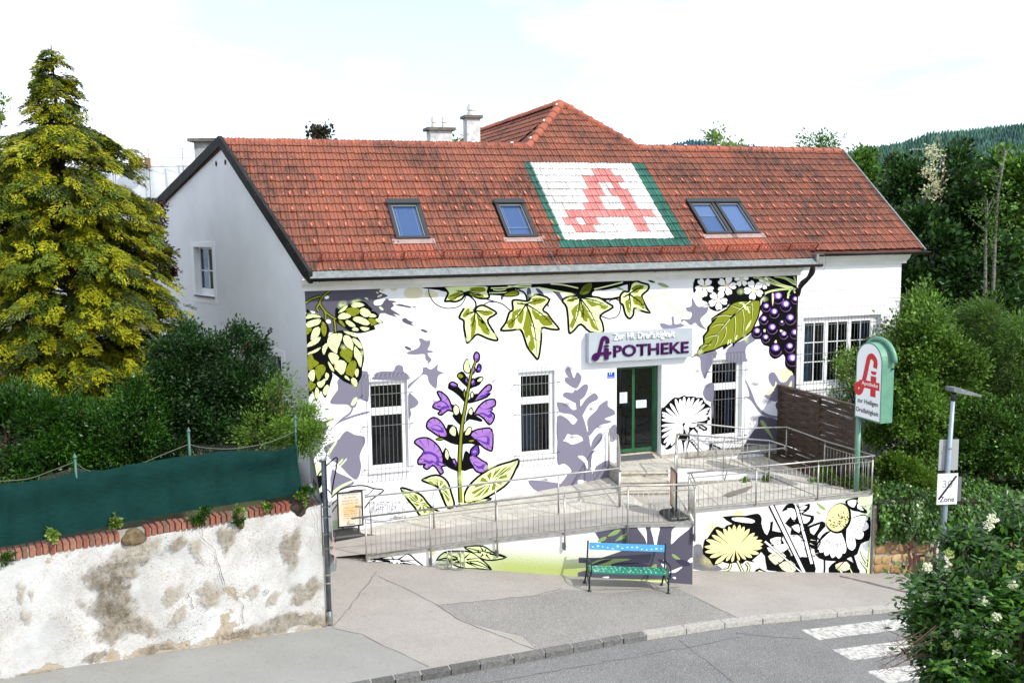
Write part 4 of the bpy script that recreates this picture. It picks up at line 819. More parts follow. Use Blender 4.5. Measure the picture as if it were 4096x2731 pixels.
for q in ((960,500,50,22,20,'q'),(1390,760,60,35,0,'q'),(1420,340,50,14,-35,'q'),(1220,190,28,28,0,'l'),(1390,1010,60,28,-20,'l'),(960,1120,60,22,10,'l'),(1160,1100,40,60,0,'l'),(1500,1120,50,30,-20,'l'),(720,1230,50,30,20,'l')): W.mist(KD, *q, 10)
for q in ((470,390,70,50,-30,'l'),(620,350,80,35,-20,'l'),(130,500,90,30,0,'l'),(610,1270,40,60,-15,'l'),(700,930,40,50,0,'l'),(480,860,40,40,0,'l')): W.mist(KA, *q, 10)
for q in ((1010,240,50,26,0,'l'),(1350,230,60,26,0,'l'),(650,610,60,26,20,'l'),(1090,570,50,24,10,'l'),(2000,370,40,24,20,'l'),(400,650,40,30,0,'l'),(870,540,40,26,0,'l')): W.mist(KB, *q, 10)
for q in ((650,1070,60,50,-30,'l'),(1250,900,40,80,-20,'l'),(830,570,70,30,-10,'l'),(1180,280,60,50,0,'l'),(1490,380,60,40,0,'l'),(720,470,70,30,0,'w')): W.mist(KC, *q, 10)
# ---- lilac plant shadow left of the door
for t in ('625,325 670,285 712,390 742,330 787,380 762,460 722,490 640,440 622,400 650,378 680,412', '605,562 632,524 700,532 722,500 745,505 815,448 852,470 822,560 770,605 735,632 670,602', '553,652 556,620 640,640 700,695 745,680 735,620 775,605 778,662 830,590 912,533 947,590 860,642 800,745 765,800 690,742 580,722', '553,1003 553,760 640,775 705,838 750,790 800,760 850,960 805,992 790,960 740,935 690,940 650,930 620,985', '830,905 850,900 843,790 930,700 960,650 1037,603 1042,660 1102,702 1106,742 1010,782 1067,802 1060,822 950,852 860,950', '555,1222 555,1012 640,1003 700,1030 805,990 860,950 880,1085 990,1100 850,1290 840,1400 600,1432 605,1380 690,1290 620,1215','875,1088 890,1000 935,935 982,920 982,985 925,1050','1055,882 1118,838 1118,980 1060,1000', '620,1420 610,1380 690,1290 850,1280 1050,1180 1050,1350 830,1395', '270,1380 400,1380 560,1402 622,1421 590,1437 370,1487'): W.sh('painted_shadow', KE, t, 'v', 0, 3)
W.sh('painted_shadow', KE, '755,500 735,560 790,740 850,960 880,1085 840,1100 800,960 740,700 725,560', 'v', .95, 3)
for t in ('750,1145 800,1140 845,1190 845,1270 810,1200', '888,1130 960,1080 1045,1065 1040,1110 960,1170 890,1310', '760,1370 840,1390 760,1420'): W.sh('painted_shadow', KE, t, 'w', 1, 3)
for q in ((660,290,60,40,0),(640,640,50,30,0),(880,690,50,26,0),(960,860,50,24,0),(700,960,60,24,0),(440,1370,70,22,0)): W.mist(KE, *q, 'v', 2)
# ---- daisy right of the door
W.sh('painted_daisy', KF, '104,575 130,545 180,490 232,448 270,452 322,428 350,440 412,436 445,452 498,452 520,498 575,540 552,610 575,660 548,668 540,700 470,705 420,740 370,790 350,840 320,880 290,850 250,870 200,930 150,942 135,900 104,880', 'k', 3, 2)
for t, w_ in (('440,700 490,745 540,760',26),('360,780 370,850 350,940',26),('310,850 320,920 322,985',22),('420,740 460,800 450,850',22)): W.line('painted_daisy', KF, t, w_, 'k', 3)
ctr = (310,690)
tips = '112,590 150,552 190,505 240,462 285,462 325,440 372,450 415,448 465,462 500,475 520,512 565,548 548,585 560,620 545,650 110,660 108,720 108,770 112,830 145,925 200,905 250,850 115,620 130,880'
for q in pts(tips):
    v = (q[0]-ctr[0], q[1]-ctr[1]); l = math.hypot(*v); u = (v[0]/l, v[1]/l); nn = (-u[1], u[0]); wd = min(15, l*.066)
    W.sh('painted_daisy', KF, [(ctr[0]+u[0]*l*f+nn[0]*wd*g, ctr[1]+u[1]*l*f+nn[1]*wd*g) for f, g in ((.05,.2),(.5,.75),(.8,1),(.95,.6),(1,0),(.95,-.6),(.8,-1),(.5,-.75),(.05,-.2))], 'w', 4, 2)
for t in ('330,690 420,670 452,690 430,730 370,730','330,700 365,720 370,780 345,800 320,740','300,700 320,740 310,800 280,800 275,740','260,740 290,720 260,830 230,850'): W.out('painted_daisy', KF, t, 'w', 4, 4)
for t, w_ in (('385,850 430,900 490,980', 36),): W.line('painted_daisy', KF, t, 36, 'k', 4, False); W.line('painted_daisy', KF, '395,855 440,910 492,975', 16, 'w', 5, False)
for q in ((405,870),(418,890),(432,905)): W.ell('painted_daisy', KF, *q, 7, 7, 0, 'k', 6)
for t in ('470,700 540,745 500,760','570,890 572,970', '575,890 660,930 700,950', '580,900 610,970'): W.line('painted_daisy', KF, t, 14, 'k', 5, False)
# ---- right of the third window
for t, c in (('500,400 540,350 602,318 602,480 530,470','v'),('578,500 602,490 602,642 590,620','v'),('898,268 960,380 1002,490 1050,560 1130,610 1230,630 1230,648 1130,642 1040,592 960,482 910,452 898,440 945,430','v'),('1128,232 1170,208 1202,240 1240,300 1290,302 1340,240 1400,215 1400,400 1220,482 1160,482 1100,452 1088,430 1180,382 1132,300','v'),('895,965 960,800 1020,720 1030,640 1060,623 1120,640 1235,690 1235,960','s'),('1190,520 1235,480 1235,600','s')): W.sh('painted_shadow', KF, t, c, 0, 3)
for t, c in (('1200,212 1280,170 1400,180 1400,222 1340,240 1290,300 1250,302 1240,240','c'),('1045,682 1075,668 1122,740 1177,852 1120,792','m'),('1190,730 1230,720 1230,790','m'),('1095,920 1130,930 1140,975','m'),('1105,400 1180,340 1190,300 1205,320 1160,400 1120,430','c'),('1310,360 1340,290 1350,320 1330,370','c'),('985,270 1010,235 1015,250 1000,285','c'),('1110,130 1190,90 1200,100 1120,140','c')): W.sh('painted_fleck', KF, t, c, 1, 3)
for q in ((1000,320,60,30,0,'v'),(1110,480,60,40,0,'v'),(990,650,60,40,0,'s'),(450,200,40,24,0,'v'),(540,340,40,24,0,'v')): W.mist(KF, *q, 2)
W.done()
# ---- signature
M_SIG = mat('signature_grey', '#85868a', .8); M_SIGB = mat('signature_black', '#222326', .8)
def fit_text(name, body, mt, parent, o, ex_, ey_, width, height, ext=0., bold=0., align='LEFT', **k):
    me = text_mesh(body, 1., ext=0., bold=bold, align='LEFT', **k); co = np.array([v.co for v in me.vertices]); lo, hi = co.min(0), co.max(0)
    me.transform(Matrix.Translation((-lo[0],-lo[1],0))); me.transform(Matrix.Diagonal((width/(hi[0]-lo[0]), height/(hi[1]-lo[1]), 1, 1)))
    if ext:
        bm = bmesh.new(); bm.from_mesh(me); bmesh.ops.remove_doubles(bm, verts=bm.verts, dist=1e-5); r = bmesh.ops.extrude_face_region(bm, geom=bm.faces[:])
        bmesh.ops.translate(bm, vec=(0,0,ext), verts=[g for g in r['geom'] if isinstance(g, bmesh.types.BMVert)]); bmesh.ops.recalc_face_normals(bm, faces=bm.faces); bm.to_mesh(me); bm.free()
    me.materials.clear(); me.materials.append(mt); return inst(name, me, parent, frame(o, ex_, ey_))
a, b = fac(KH(500,445)), fac(KH(850,385)); fit_text('signature', 'GRAFFITIART.AT', M_SIG, FW, (a[0],-.003,a[2]-.03), (1,0,.10), (.25,0,1), b[0]-a[0], .32, bold=-.008)
a, b = fac(KH(690,518)), fac(KH(845,495)); fit_text('signature', 'graffitiart.at', M_SIGB, FW, (a[0],-.003,a[2]-.015), (1,0,.09), (0,0,1), b[0]-a[0], .12)
# ---- sign board over the door
SB = thing('pharmacy_sign_board', (11.3,-.1,4.63), 'pale blue sign board with raised purple and white lettering above the green door', 'sign')
MB().box((9.75,-.22,4.64),(12.81,-.002,5.42)).build('board', mat('pale_blue_enamel','#a3abb2',.5,'#9da5ac',2), SB)
M_PUR = mat('purple_lettering','#3a0645',.75,spec=.15); M_LW = mat('white_lettering','#f0f1f2',.4)
sp = lambda x, y: fac(KE(x,y), -.27)
a, b = sp(1100,197), sp(1825,160); fit_text('lettering', 'POTHEKE', M_PUR, SB, (a[0],-.222,4.755), (1,0,0), (0,0,1), b[0]-a[0], .32, ext=.03, bold=.02)
ka = lambda x, y: fac(KB(x,y), -.27)
a, b = ka(1775,675), fac(KC(330,890), -.27); fit_text('lettering', 'Zur Hl. Dreifaltigkeit', M_LW, SB, (a[0],-.222,5.155), (1,0,0), (0,0,1), b[0]-a[0], .235, ext=.03, bold=.01)
def stroke3(m, Pn, w, y, t):
    Q = spline(Pn, 5, False) if len(Pn) > 2 else Pn; n = len(Q); A, Bq = [], []
    for i in range(n):
        p, q = Q[max(i-1,0)], Q[min(i+1,n-1)]; l = math.hypot(q[0]-p[0], q[1]-p[1]) or 1; nx, nz_ = -(q[1]-p[1])/l*w/2, (q[0]-p[0])/l*w/2
        A.append((Q[i][0]+nx,y,Q[i][1]+nz_)); Bq.append((Q[i][0]-nx,y,Q[i][1]-nz_))
    vs = A+Bq+[(x,y-t,z) for x,_,z in A]+[(x,y-t,z) for x,_,z in Bq]
    fs = [f for i in range(n-1) for f in ((i,i+1,n+i+1,n+i),(2*n+i,3*n+i,3*n+i+1,2*n+i+1),(i,2*n+i,2*n+i+1,i+1),(n+i,n+i+1,3*n+i+1,3*n+i))]+[(0,n,3*n,2*n),(n-1,3*n-1,4*n-1,2*n-1)]
    m.add(vs, fs)
def pharm_A(m, cx, z0, h, y, t, ws=1., bar=.10):
    """old apothecary letter A: bowl-and-candle stem, snake-like left leg with a curl, cross bar"""
    f = lambda u, v: (cx+u*h, z0+v*h)
    stroke3(m, [f(.24,.70),f(.25,.86),f(.14,.97),f(.02,.93),f(-.03,.78),f(-.10,.5),f(-.19,.20),f(-.25,.07),f(-.35,.03),f(-.42,.11),f(-.38,.20),f(-.28,.24)], .115*h*ws, y, t)
    stroke3(m, [f(-.30,.25),f(-.1,.27),f(.1,.27),f(.42,.27)], bar*h*ws, y+.001, t+.002)
    stroke3(m, [f(.2,.0),f(.2,.5)], .15*h*ws, y+.002, t+.004)
    m.prism([(f(.09,.62)[0],y,f(0,.62)[1]),(f(.31,.62)[0],y,f(0,.62)[1]),(f(.27,.54)[0],y,f(0,.54)[1]),(f(.13,.54)[0],y,f(0,.54)[1])], (0,-t,0))
m = MB(); a = ka(1590,800); b = ka(1760,800); pharm_A(m, a[0]+.42*.6, 4.715, .6, -.221, .05, 1.2); m.build('lettering', M_PUR, SB)
# house number
HN = thing('house_number_plate', fac(KE(1069,360)), 'small blue enamel house number 17 left of the green door', 'sign')
a, b = fac(KE(1030,330)), fac(KE(1108,392)); M_EN = mat('blue_enamel','#1446a8',.25)
MB().box((a[0],-.012,b[2]),(b[0],-.001,a[2])).build('plate_rim', M_LW, HN); MB().box((a[0]+.012,-.016,b[2]+.012),(b[0]-.012,-.0125,a[2]-.012)).build('plate', M_EN, HN)
fit_text('lettering', '17', M_LW, HN, (a[0]+.07,-.0165,b[2]+.10), (1,0,0), (0,0,1), b[0]-a[0]-.14, .12, bold=.02); fit_text('lettering', 'Rathausplatz', M_LW, HN, (a[0]+.04,-.0165,b[2]+.03), (1,0,0), (0,0,1), b[0]-a[0]-.08, .035)
# ================================================================ ground, road, pavement
M_GROUND = mat('rough_grass_ground', '#46522e', .95, '#5b5a3a', .8, bump=.05, bscale=3)
gx = [-3000,-400,-60,-14,0,12,26,40,90,400,3000]; gy = [-600,-60,-20,-8,0,10,40,120,500,3000]
m = MB(); m.add([(x,y,PZ(x)-.6) for y in gy for x in gx], [(j*len(gx)+i, j*len(gx)+i+1, (j+1)*len(gx)+i+1, (j+1)*len(gx)+i) for j in range(len(gy)-1) for i in range(len(gx)-1)])
tag(m.build('ground', M_GROUND), kind='structure')
def asphalt(name, c, c2, speck, dark, sc=150, amt=.8, bump=.006):
    """bitumen with stone chips: light and dark grains, broad stains"""
    m = bpy.data.materials.new(name); m.use_nodes = True; MATS[name] = m; nt = m.node_tree; L = nt.links.new; b = nt.nodes['Principled BSDF']; b.inputs['Roughness'].default_value = .88; b.inputs['Specular IOR Level'].default_value = .3
    g = nd(nt, 'ShaderNodeNewGeometry')
    def nz(s_, det, ro=.6):
        n = nd(nt, 'ShaderNodeTexNoise'); n.inputs['Scale'].default_value = s_; n.inputs['Detail'].default_value = det; n.inputs['Roughness'].default_value = ro; L(g.outputs['Position'], n.inputs['Vector']); return n.outputs['Fac']
    def rg(f, a, z, t1=1.):
        r = nd(nt, 'ShaderNodeMapRange'); r.inputs['From Min'].default_value = a; r.inputs['From Max'].default_value = z; r.inputs['To Max'].default_value = t1; L(f, r.inputs['Value']); return r.outputs[0]
    def mx(f, A, B):
        x = nd(nt, 'ShaderNodeMix', data_type='RGBA'); L(f, x.inputs['Factor'])
        for k, q in (('A',A),('B',B)):
            if isinstance(q, str): x.inputs[k].default_value = (*lin(q), 1)
            else: L(q, x.inputs[k])
        return x.outputs['Result']
    fine = nz(sc, 3, .7); c_ = mx(rg(nz(.8, 6, .65), .35, .65), c, c2); c_ = mx(rg(nz(9, 5, .7), .55, .75, .5), c_, dark); c_ = mx(rg(fine, .52, .66, amt), c_, speck); c_ = mx(rg(fine, .46, .32, amt), c_, dark); c_ = mx(rg(nz(38, 2), .70, .74, .7), c_, speck)
    L(c_, b.inputs['Base Color']); bn = nd(nt, 'ShaderNodeBump'); bn.inputs['Distance'].default_value = bump; L(fine, bn.inputs['Height']); L(bn.outputs[0], b.inputs['Normal']); return m
M_ROAD = asphalt('worn_dark_asphalt', '#727271', '#656564', '#a3a2a0', '#444443', 55, .9, .014)
M_PAVE = asphalt('pale_beige_asphalt', '#98938d', '#8c8781', '#b9b4ad', '#66615b', 75, .7)
M_PATCH = asphalt('grey_asphalt_patch', '#84817d', '#777571', '#b8b4ae', '#4f4d4a', 60, .9, .012)
M_LANE = asphalt('smooth_asphalt', '#8f8f8b', '#868581', '#a5a49f', '#65645f', 85, .5)
M_CRACK_SHADE = mat('dark_crack_and_shade', '#57524c', .95, '#6d665f', 9)
KERB = [(-14,-11.85),(-8,-10.5),(-1,-8.95),(2.67,-8.1),(5.7,-7.43),(7.78,-6.97),(10.5,-6.52),(15.23,-6.25),(20,-6.15),(40,-5.8)]
def kerb_y(x):
    for (a,b),(c,d) in zip(KERB[:-1], KERB[1:]):
        if a <= x <= c: return b+(d-b)*(x-a)/(c-a)
    return KERB[-1][1]
xs = [-14,-8,-1,2.67,5.7,7.78,10.5,15.23,20,40]
m = MB(); m.add([(x,-17,PZ(x)-.105) for x in xs]+[(x,kerb_y(x)+.3,PZ(x)-.105) for x in xs], [(i,i+1,len(xs)+i+1,len(xs)+i) for i in range(len(xs)-1)])
ROAD = tag(m.build('road', M_ROAD), kind='structure')
m = MB(); m.add([(x,kerb_y(x),PZ(x)) for x in xs]+[(x,1.0,PZ(x)) for x in xs], [(i,i+1,len(xs)+i+1,len(xs)+i) for i in range(len(xs)-1)])
PAVE = tag(m.build('pavement', M_PAVE), kind='structure')
def sheet(name, dpts, mt, parent, dz=.004, sm=1):
    P = [gp(D_(*q), dz) for q in dpts]; return MB().poly([tuple(p) for p in P]).build(name, mt, parent)
sheet('asphalt_patch', [(1000,1388),(1120,1378),(1250,1364),(1300,1352),(1400,1362),(1545,1347),(1592,1366),(1694,1418),(1450,1456),(1238,1494),(1200,1460),(1060,1425)], M_PATCH, PAVE)
sheet('asphalt_patch', [(0,1562),(200,1521),(420,1487),(560,1461),(745,1438),(800,1447),(985,1528),(890,1556),(700,1592),(0,1700)], M_LANE, PAVE)
def crack_and_shade(parent, dpts, w=.02, dz=.007, mt=M_CRACK_SHADE):
    P = [Vector(gp(D_(*q), dz)) for q in dpts]; rr = random.Random(len(dpts)); Q = []
    for a, b in zip(P[:-1], P[1:]):
        n = max(2, int((b-a).length/.18))
        for k in range(n):
            p = a.lerp(b, k/n); Q.append(p+V(rr.uniform(-.02,.02), rr.uniform(-.03,.03), 0))
    Q.append(P[-1]); A = []; Bq = []
    for i, p in enumerate(Q):
        d = (Q[min(i+1,len(Q)-1)]-Q[max(i-1,0)]); d.z = 0; d.normalize(); ww = w*rr.uniform(.35,1)/2; s = V(-d.y,d.x,0)*ww; A.append(p+s); Bq.append(p-s)
    n = len(Q); MB().add([(p.x,p.y,PZ(p.x)+dz) for p in A+Bq], [(i,i+1,n+i+1,n+i) for i in range(n-1)]).build('crack_and_shade', mt, parent)
for q in ([(866,1310),(840,1345),(795,1402),(762,1440)],[(868,1322),(935,1352),(1000,1386),(1060,1425),(1150,1460),(1235,1492)],[(764,1440),(830,1456),(905,1492),(985,1530)],[(1590,1368),(1640,1392),(1698,1420)],[(762,1262),(800,1280),(842,1290)],[(1290,1350),(1230,1366),(1120,1378),(1000,1388)],[(1340,1354),(1450,1352),(1560,1347)],[(0,1559),(250,1512),(420,1485),(600,1452),(742,1436)]): crack_and_shade(PAVE, q)
crack_and_shade(PAVE, [(1930,1322),(2000,1338),(2085,1360)], .16)  # no crack: broad dark strip, shading painted onto the pavement
for q in ([(1560,1468),(1620,1515),(1690,1570)],[(1690,1452),(1760,1460),(1850,1466)],[(1240,1545),(1500,1500),(1700,1462)],[(900,1600),(1100,1570),(1240,1545)]): crack_and_shade(ROAD, q, .035, -.1)
# kerb stones
M_KERB = [mat('kerb_granite_%d' % i, c, .85, c2, 20, bump=.006, bscale=60) for i, (c, c2) in enumerate((('#595957','#454543'),('#a6a39c','#8d8a84'),('#6b6a68','#50504e')))]
K0 = tag(MB().add([(x,kerb_y(x)-.02,PZ(x)-.11) for x in xs]+[(x,kerb_y(x)+.02,PZ(x)-.11) for x in xs], [(i,i+1,len(xs)+i+1,len(xs)+i) for i in range(len(xs)-1)]).build('kerb', M_KERB[0]), kind='structure')
x = -5.0; rk = random.Random(5)
while x < 19.5:
    ln = rk.uniform(.35,.7) if x < 7.9 else .98; x1 = x+ln-.015
    if x < 7.9: w0, w1, up, mt = -.02, .17, .006+rk.uniform(0,.01), M_KERB[rk.choice((0,0,2,2))]
    else: w0, w1, up, mt = -.02, .2, .006, M_KERB[1]
    ya, yb = kerb_y(x), kerb_y(x1); j = rk.uniform(-.012,.012)
    o = MB().prism([(x,ya+w0+j,PZ(x)+up),(x1,yb+w0+j,PZ(x1)+up),(x1,yb+w1,PZ(x1)+up),(x,ya+w1,PZ(x)+up)], (0,0,-.16 if x < 7.9 else -.12)).build('kerb_stone', mt, K0)
    bv = o.modifiers.new('bevel','BEVEL'); bv.width = .012; bv.segments = 1
    x += ln
# zebra crossing
def paintmat():
    m = mat('worn_road_paint', '#bbb9b4', .8, '#aaa8a3', 3, c3='#7a7875', s3=11, lo3=.47, hi3=.64); return m
ZP = paintmat()
for k in range(4):
    q = [(11.72+.03*k,-6.92-1.0*k),(15.9+.03*k,-6.52-1.0*k),(15.9+.03*k,-7.02-1.0*k),(11.78+.03*k,-7.45-1.0*k)]
    rr = random.Random(k); P = []
    for (a,b),(c,d) in zip(q, q[1:]+q[:1]):
        n = 14
        for i in range(n): P.append((a+(c-a)*i/n+rr.uniform(-.012,.012), b+(d-b)*i/n+rr.uniform(-.012,.012)))
    MB().poly([(a,b,PZ(a)-.105+.005) for a,b in P]).build('crossing_stripe', ZP, ROAD)
# ================================================================ access ramp, steps and landing
uu = V(.9513,-.3082,0); un = V(.3082,.9513,0)
A_ = thing('access_ramp', (7,-2.5,.4), 'pale ramp and landing with steps and painted front walls below the pharmacy', 'ramp')
def rough(name, c, c2): return mat(name, c, .9, c2, 2.5, bump=.012, bscale=34)
def rampmat():
    m = mat('ramp_wall_plaster', '#e6e6e3', .9, bump=.014, bscale=34); nt = m.node_tree; L = nt.links.new; b = nt.nodes['Principled BSDF']
    tcn = nd(nt, 'ShaderNodeTexCoord'); sx = nd(nt, 'ShaderNodeSeparateXYZ'); L(tcn.outputs['Object'], sx.inputs[0])
    h = nd(nt, 'ShaderNodeMath', operation='MULTIPLY_ADD'); L(sx.outputs['X'], h.inputs[0]); h.inputs[1].default_value = .093; L(sx.outputs['Z'], h.inputs[2])
    r = nd(nt, 'ShaderNodeMapRange', interpolation_type='SMOOTHSTEP'); L(h.outputs[0], r.inputs['Value']); r.inputs['From Min'].default_value = 1.75; r.inputs['From Max'].default_value = 1.05
    r2 = nd(nt, 'ShaderNodeMapRange', interpolation_type='SMOOTHSTEP'); L(sx.outputs['X'], r2.inputs['Value']); r2.inputs['From Min'].default_value = 4.8; r2.inputs['From Max'].default_value = 6.6
    mu = nd(nt, 'ShaderNodeMath', operation='MULTIPLY'); L(r.outputs[0], mu.inputs[0]); L(r2.outputs[0], mu.inputs[1])
    x = nd(nt, 'ShaderNodeMix', data_type='RGBA'); L(mu.outputs[0], x.inputs['Factor']); x.inputs['A'].default_value = (*lin('#e8e8e6'),1); x.inputs['B'].default_value = (*lin('#a9b56a'),1); L(x.outputs['Result'], b.inputs['Base Color']); return m
FT = [(3.42,.70),(4.86,.90),(6.29,1.07),(7.74,1.22),(9.14,1.385),(10.58,1.385)]
def fy(x): return -4.36-(x-10.58)*.32398
fp = [V(x,fy(x),0) for x,_ in FT]
m = MB(); top = [V(x,fy(x),z) for x,z in FT]; bot = [V(x,fy(x),PZ(x)-.3) for x,_ in FT]
m.prism(top+bot[::-1], un*.22); FWALL = m.build('front_wall', rampmat(), A_)
cp = MB()
for a, b in zip(FT[:-1], FT[1:]):
    p, q = V(a[0],fy(a[0]),a[1]), V(b[0],fy(b[0]),b[1]); cp.prism([p-un*.035, q-un*.035, q+un*.2, p+un*.2], (0,0,.05))
M_EDGE = mat('grey_edge_concrete', '#9b9892', .9, '#85827c', 9, bump=.004, bscale=50)
cp.build('coping', M_EDGE, A_)
# deck of the lower ramp: asphalt next to the front wall, slabs next to the house
M_DECK = mat('beige_ramp_asphalt', '#a6a19a', .92, '#99948c', 1.3, c3='#7f756c', s3=4, lo3=.66, hi3=.78, bump=.004, bscale=110)
def r4(x): return V(x, -2.52+(9.57-x)*.32398, 0)
DZ = [(3.3,.70),(4.86,.915),(6.29,1.085),(7.74,1.235),(9.14,1.40),(9.6,1.405)]
m = MB(); a = []; b = []
for x, z in DZ[:5]: a.append(V(x,fy(x)+.05,z+.02)); b.append(V(x+.55,-2.52+(9.57-x-.55)*.32398,z+.02))
a[0] = V(2.6,-1.75,PZ(2.6)+.012); b[0] = V(3.0,-.42,PZ(3.0)+.02)
n = len(a); m.add(a+b, [(i,i+1,n+i+1,n+i) for i in range(n-1)])
m.add([V(9.14,fy(9.14)+.05,1.42),V(10.56,-4.3,1.42),V(10.9,-3.45,1.42),V(11.5,-1.85,1.42),V(9.9,-1.5,1.42),V(9.69,-2.55,1.42)], [(0,1,2,3,4,5)])
m.build('ramp_deck', M_DECK, A_)
M_SLAB = mat('pale_stone_slab', '#bbb7ad', .85, '#ada89d', 3, c3='#8f887b', s3=5, lo3=.6, hi3=.74, bump=.004, bscale=60, isl=-.07)
M_JOINT = mat('dark_joint', '#6f6a60', .95)
def slab_patch(c, nu, nv, th=.05, jit=.004, gap=.012, off=0, mt=M_SLAB):
    a, b, d, e = [Vector(p) for p in c]      # a->b along u, a->e along v
    P = lambda u, v: (a*(1-u)+b*u)*(1-v)+(e*(1-u)+d*u)*v
    MB().add([P(0,0)-V(0,0,.012),P(1,0)-V(0,0,.012),P(1,1)-V(0,0,.012),P(0,1)-V(0,0,.012)], [(0,1,2,3)]).build('slab_bed', M_JOINT, A_)
    ul = ((b-a).length+(d-e).length)/2; vl = ((e-a).length+(d-b).length)/2; gu, gv = gap/ul/2, gap/vl/2
    for j in range(nv):
        sh_ = (off*(j % 2))/nu; us = sorted({0.,1.,*[min(1,max(0,(i+0)/nu+sh_)) for i in range(nu+1)]})
        for u0, u1 in zip(us[:-1], us[1:]):
            if u1-u0 < .02: continue
            dz = V(0,0,random.uniform(0,jit)); q = [P(u0+gu,j/nv+gv)+dz,P(u1-gu,j/nv+gv)+dz,P(u1-gu,(j+1)/nv-gv)+dz,P(u0+gu,(j+1)/nv-gv)+dz]
            MB().prism(q, (0,0,-th)).build('paving_slab', mt, A_)
# strip between ramp and house
segs = [(3.55,.735,3.4,.70),(4.86,.915,4.6,.86),(6.29,1.085,6.2,1.05),(7.74,1.235,7.9,1.20),(9.14,1.40,9.4,1.32),(9.62,1.425,10.4,1.42)]
for (x0,z0,X0,Z0),(x1,z1,X1,Z1) in zip(segs[:-1], segs[1:]):
    p = lambda x, z: V(x+.53,-2.52+(9.57-x-.53)*.32398,z+.028)
    slab_patch([p(x0,z0),p(x1,z1),V(X1,-.005,Z1+.02),V(X0,-.005,Z0+.02)], 3, 3 if x0 > 6 else 2, off=.5)
# steps
M_STEP = mat('pale_step_stone', '#c0baab', .8, '#a9a294', 4, c3='#827c70', s3=6, lo3=.58, hi3=.75, bump=.003, bscale=50)
for p, z0, z1, ln in ((V(10.0,-1.68,0),1.40,1.53,1.30),(V(10.19,-1.26,0),1.40,1.68,1.29),(V(10.37,-.88,0),1.40,1.80,1.29)):
    q = [p, p+uu*ln, p+uu*ln+V(.18,.42,0)*1.0, p+V(.18,.42,0)]
    MB().prism([v+V(0,0,z1-.045) for v in q], (0,0,-(z1-z0-.045))).build('step_riser', M_CONC, A_)
    MB().prism([v-un*.03+V(0,0,z1) for v in q[:2]]+[v+V(0,0,z1) for v in q[2:]], (0,0,-.042)).build('step_tread', M_STEP, A_)
# landing and the two upper ramp flights
body = MB(); body.prism([(10.42,-.0,1.77),(10.40,-.86,1.77),(11.6,-1.27,1.77),(12.05,-1.36,1.77),(12.05,0,1.77)], (0,0,-1.6))
body.add([(12.05,-1.36,1.77),(14.14,-2.0,1.53),(14.14,0,1.55),(12.05,0,1.77),(12.05,-1.36,0),(14.14,-2.0,0),(14.14,0,0),(12.05,0,0)], [(0,1,2,3),(0,4,5,1),(1,5,6,2),(2,6,7,3),(3,7,4,0)])
body.prism([(10.95,-3.36,1.35),(15.6,-4.0,1.48),(15.62,0,1.5),(14.1,0,1.5),(14.1,-2.0,1.5),(11.6,-1.3,1.36)], (0,0,-1.5))
body.build('landing_body', M_CONC, A_)
slab_patch([(10.40,-.86,1.83),(12.05,-1.38,1.83),(12.05,-.02,1.83),(10.43,-.02,1.83)], 4, 3, off=.5)
slab_patch([(12.06,-1.38,1.83),(14.14,-2.02,1.61),(14.14,-.02,1.62),(12.06,-.02,1.83)], 5, 4)
slab_patch([(10.97,-3.38,1.425),(14.3,-3.86,1.55),(14.16,-2.08,1.585),(11.55,-1.47,1.43)], 8, 5)
slab_patch([(14.32,-3.86,1.55),(15.6,-4.03,1.56),(15.4,-.02,1.61),(14.18,-.02,1.615)], 3, 9)
# dividing wall between the flights
iw = MB(); i0, i1 = V(11.55,-1.28,0), V(14.1,-2.03,0)
iw.prism([i0+V(0,0,1.42),i1+V(0,0,1.56),i1+V(0,0,1.63),V(12.05,-1.43,1.86),i0+V(0,0,1.86)], un*.09); iw.build('dividing_wall', rough('white_rough_plaster','#e2e3e4','#d8d9db'), A_)
MB().prism([i0-un*.05+V(.1,0,1.40),i1-un*.05+V(0,0,1.55),i1-un*.05+V(0,0,1.59),i0-un*.05+V(.1,0,1.52)], un*.048).build('skirting', M_CONC, A_)
MB().prism([(15.25,-3.3,1.5),(15.36,-3.3,1.5),(15.36,-.05,1.5),(15.25,-.05,1.5)], (0,0,.2)).build('planter_edge', mat('mossy_stone_edge','#5f4c38',.95,'#3f3a28',6,bump=.02,bscale=20), A_)
MB().prism([(15.37,-3.6,1.55),(15.66,-3.6,1.55),(15.66,-.05,1.6),(15.37,-.05,1.6)], (0,0,.06)).build('planter_soil', mat('dark_soil','#2f261c',.95,'#3c3223',12), A_)
# right wall with mural
RW0, RW1 = V(10.9,-3.42,0), V(15.72,-4.12,0); ru = (RW1-RW0).normalized(); rn = V(-ru.y,ru.x,0)
RT = [(0,1.385),(.5,1.46),(1,1.535)]
top = [RW0.lerp(RW1,t)+V(0,0,z) for t,z in RT]; bot = [RW0.lerp(RW1,t)+V(0,0,PZ(RW0.lerp(RW1,t).x)-.3) for t,_ in RT]
RWALL = MB().prism(top+bot[::-1], rn*.22).build('right_wall', rough('white_mural_plaster','#e6e6e3','#dadad6'), A_)
MB().prism([RW0-rn*.04+V(0,0,1.388),RW1-rn*.04+V(0,0,1.538),RW1+rn*.1+V(0,0,1.538),RW0+rn*.1+V(0,0,1.388)], (0,0,.045)).build('coping', M_EDGE, A_)
MB().prism([V(10.60,-4.335,1.384),V(10.60,-4.335,-.4),V(10.93,-3.4,-.4),V(10.93,-3.4,1.384)], V(-.2,.13,0)).build('end_wall', rough('white_rough_plaster','#e2e3e4','#d8d9db'), A_)
MB().prism([V(10.61,-4.37,1.388),V(10.45,-4.3,1.388),V(10.75,-3.36,1.388),V(10.95,-3.4,1.388)], (0,0,.05)).build('coping', M_EDGE, A_)
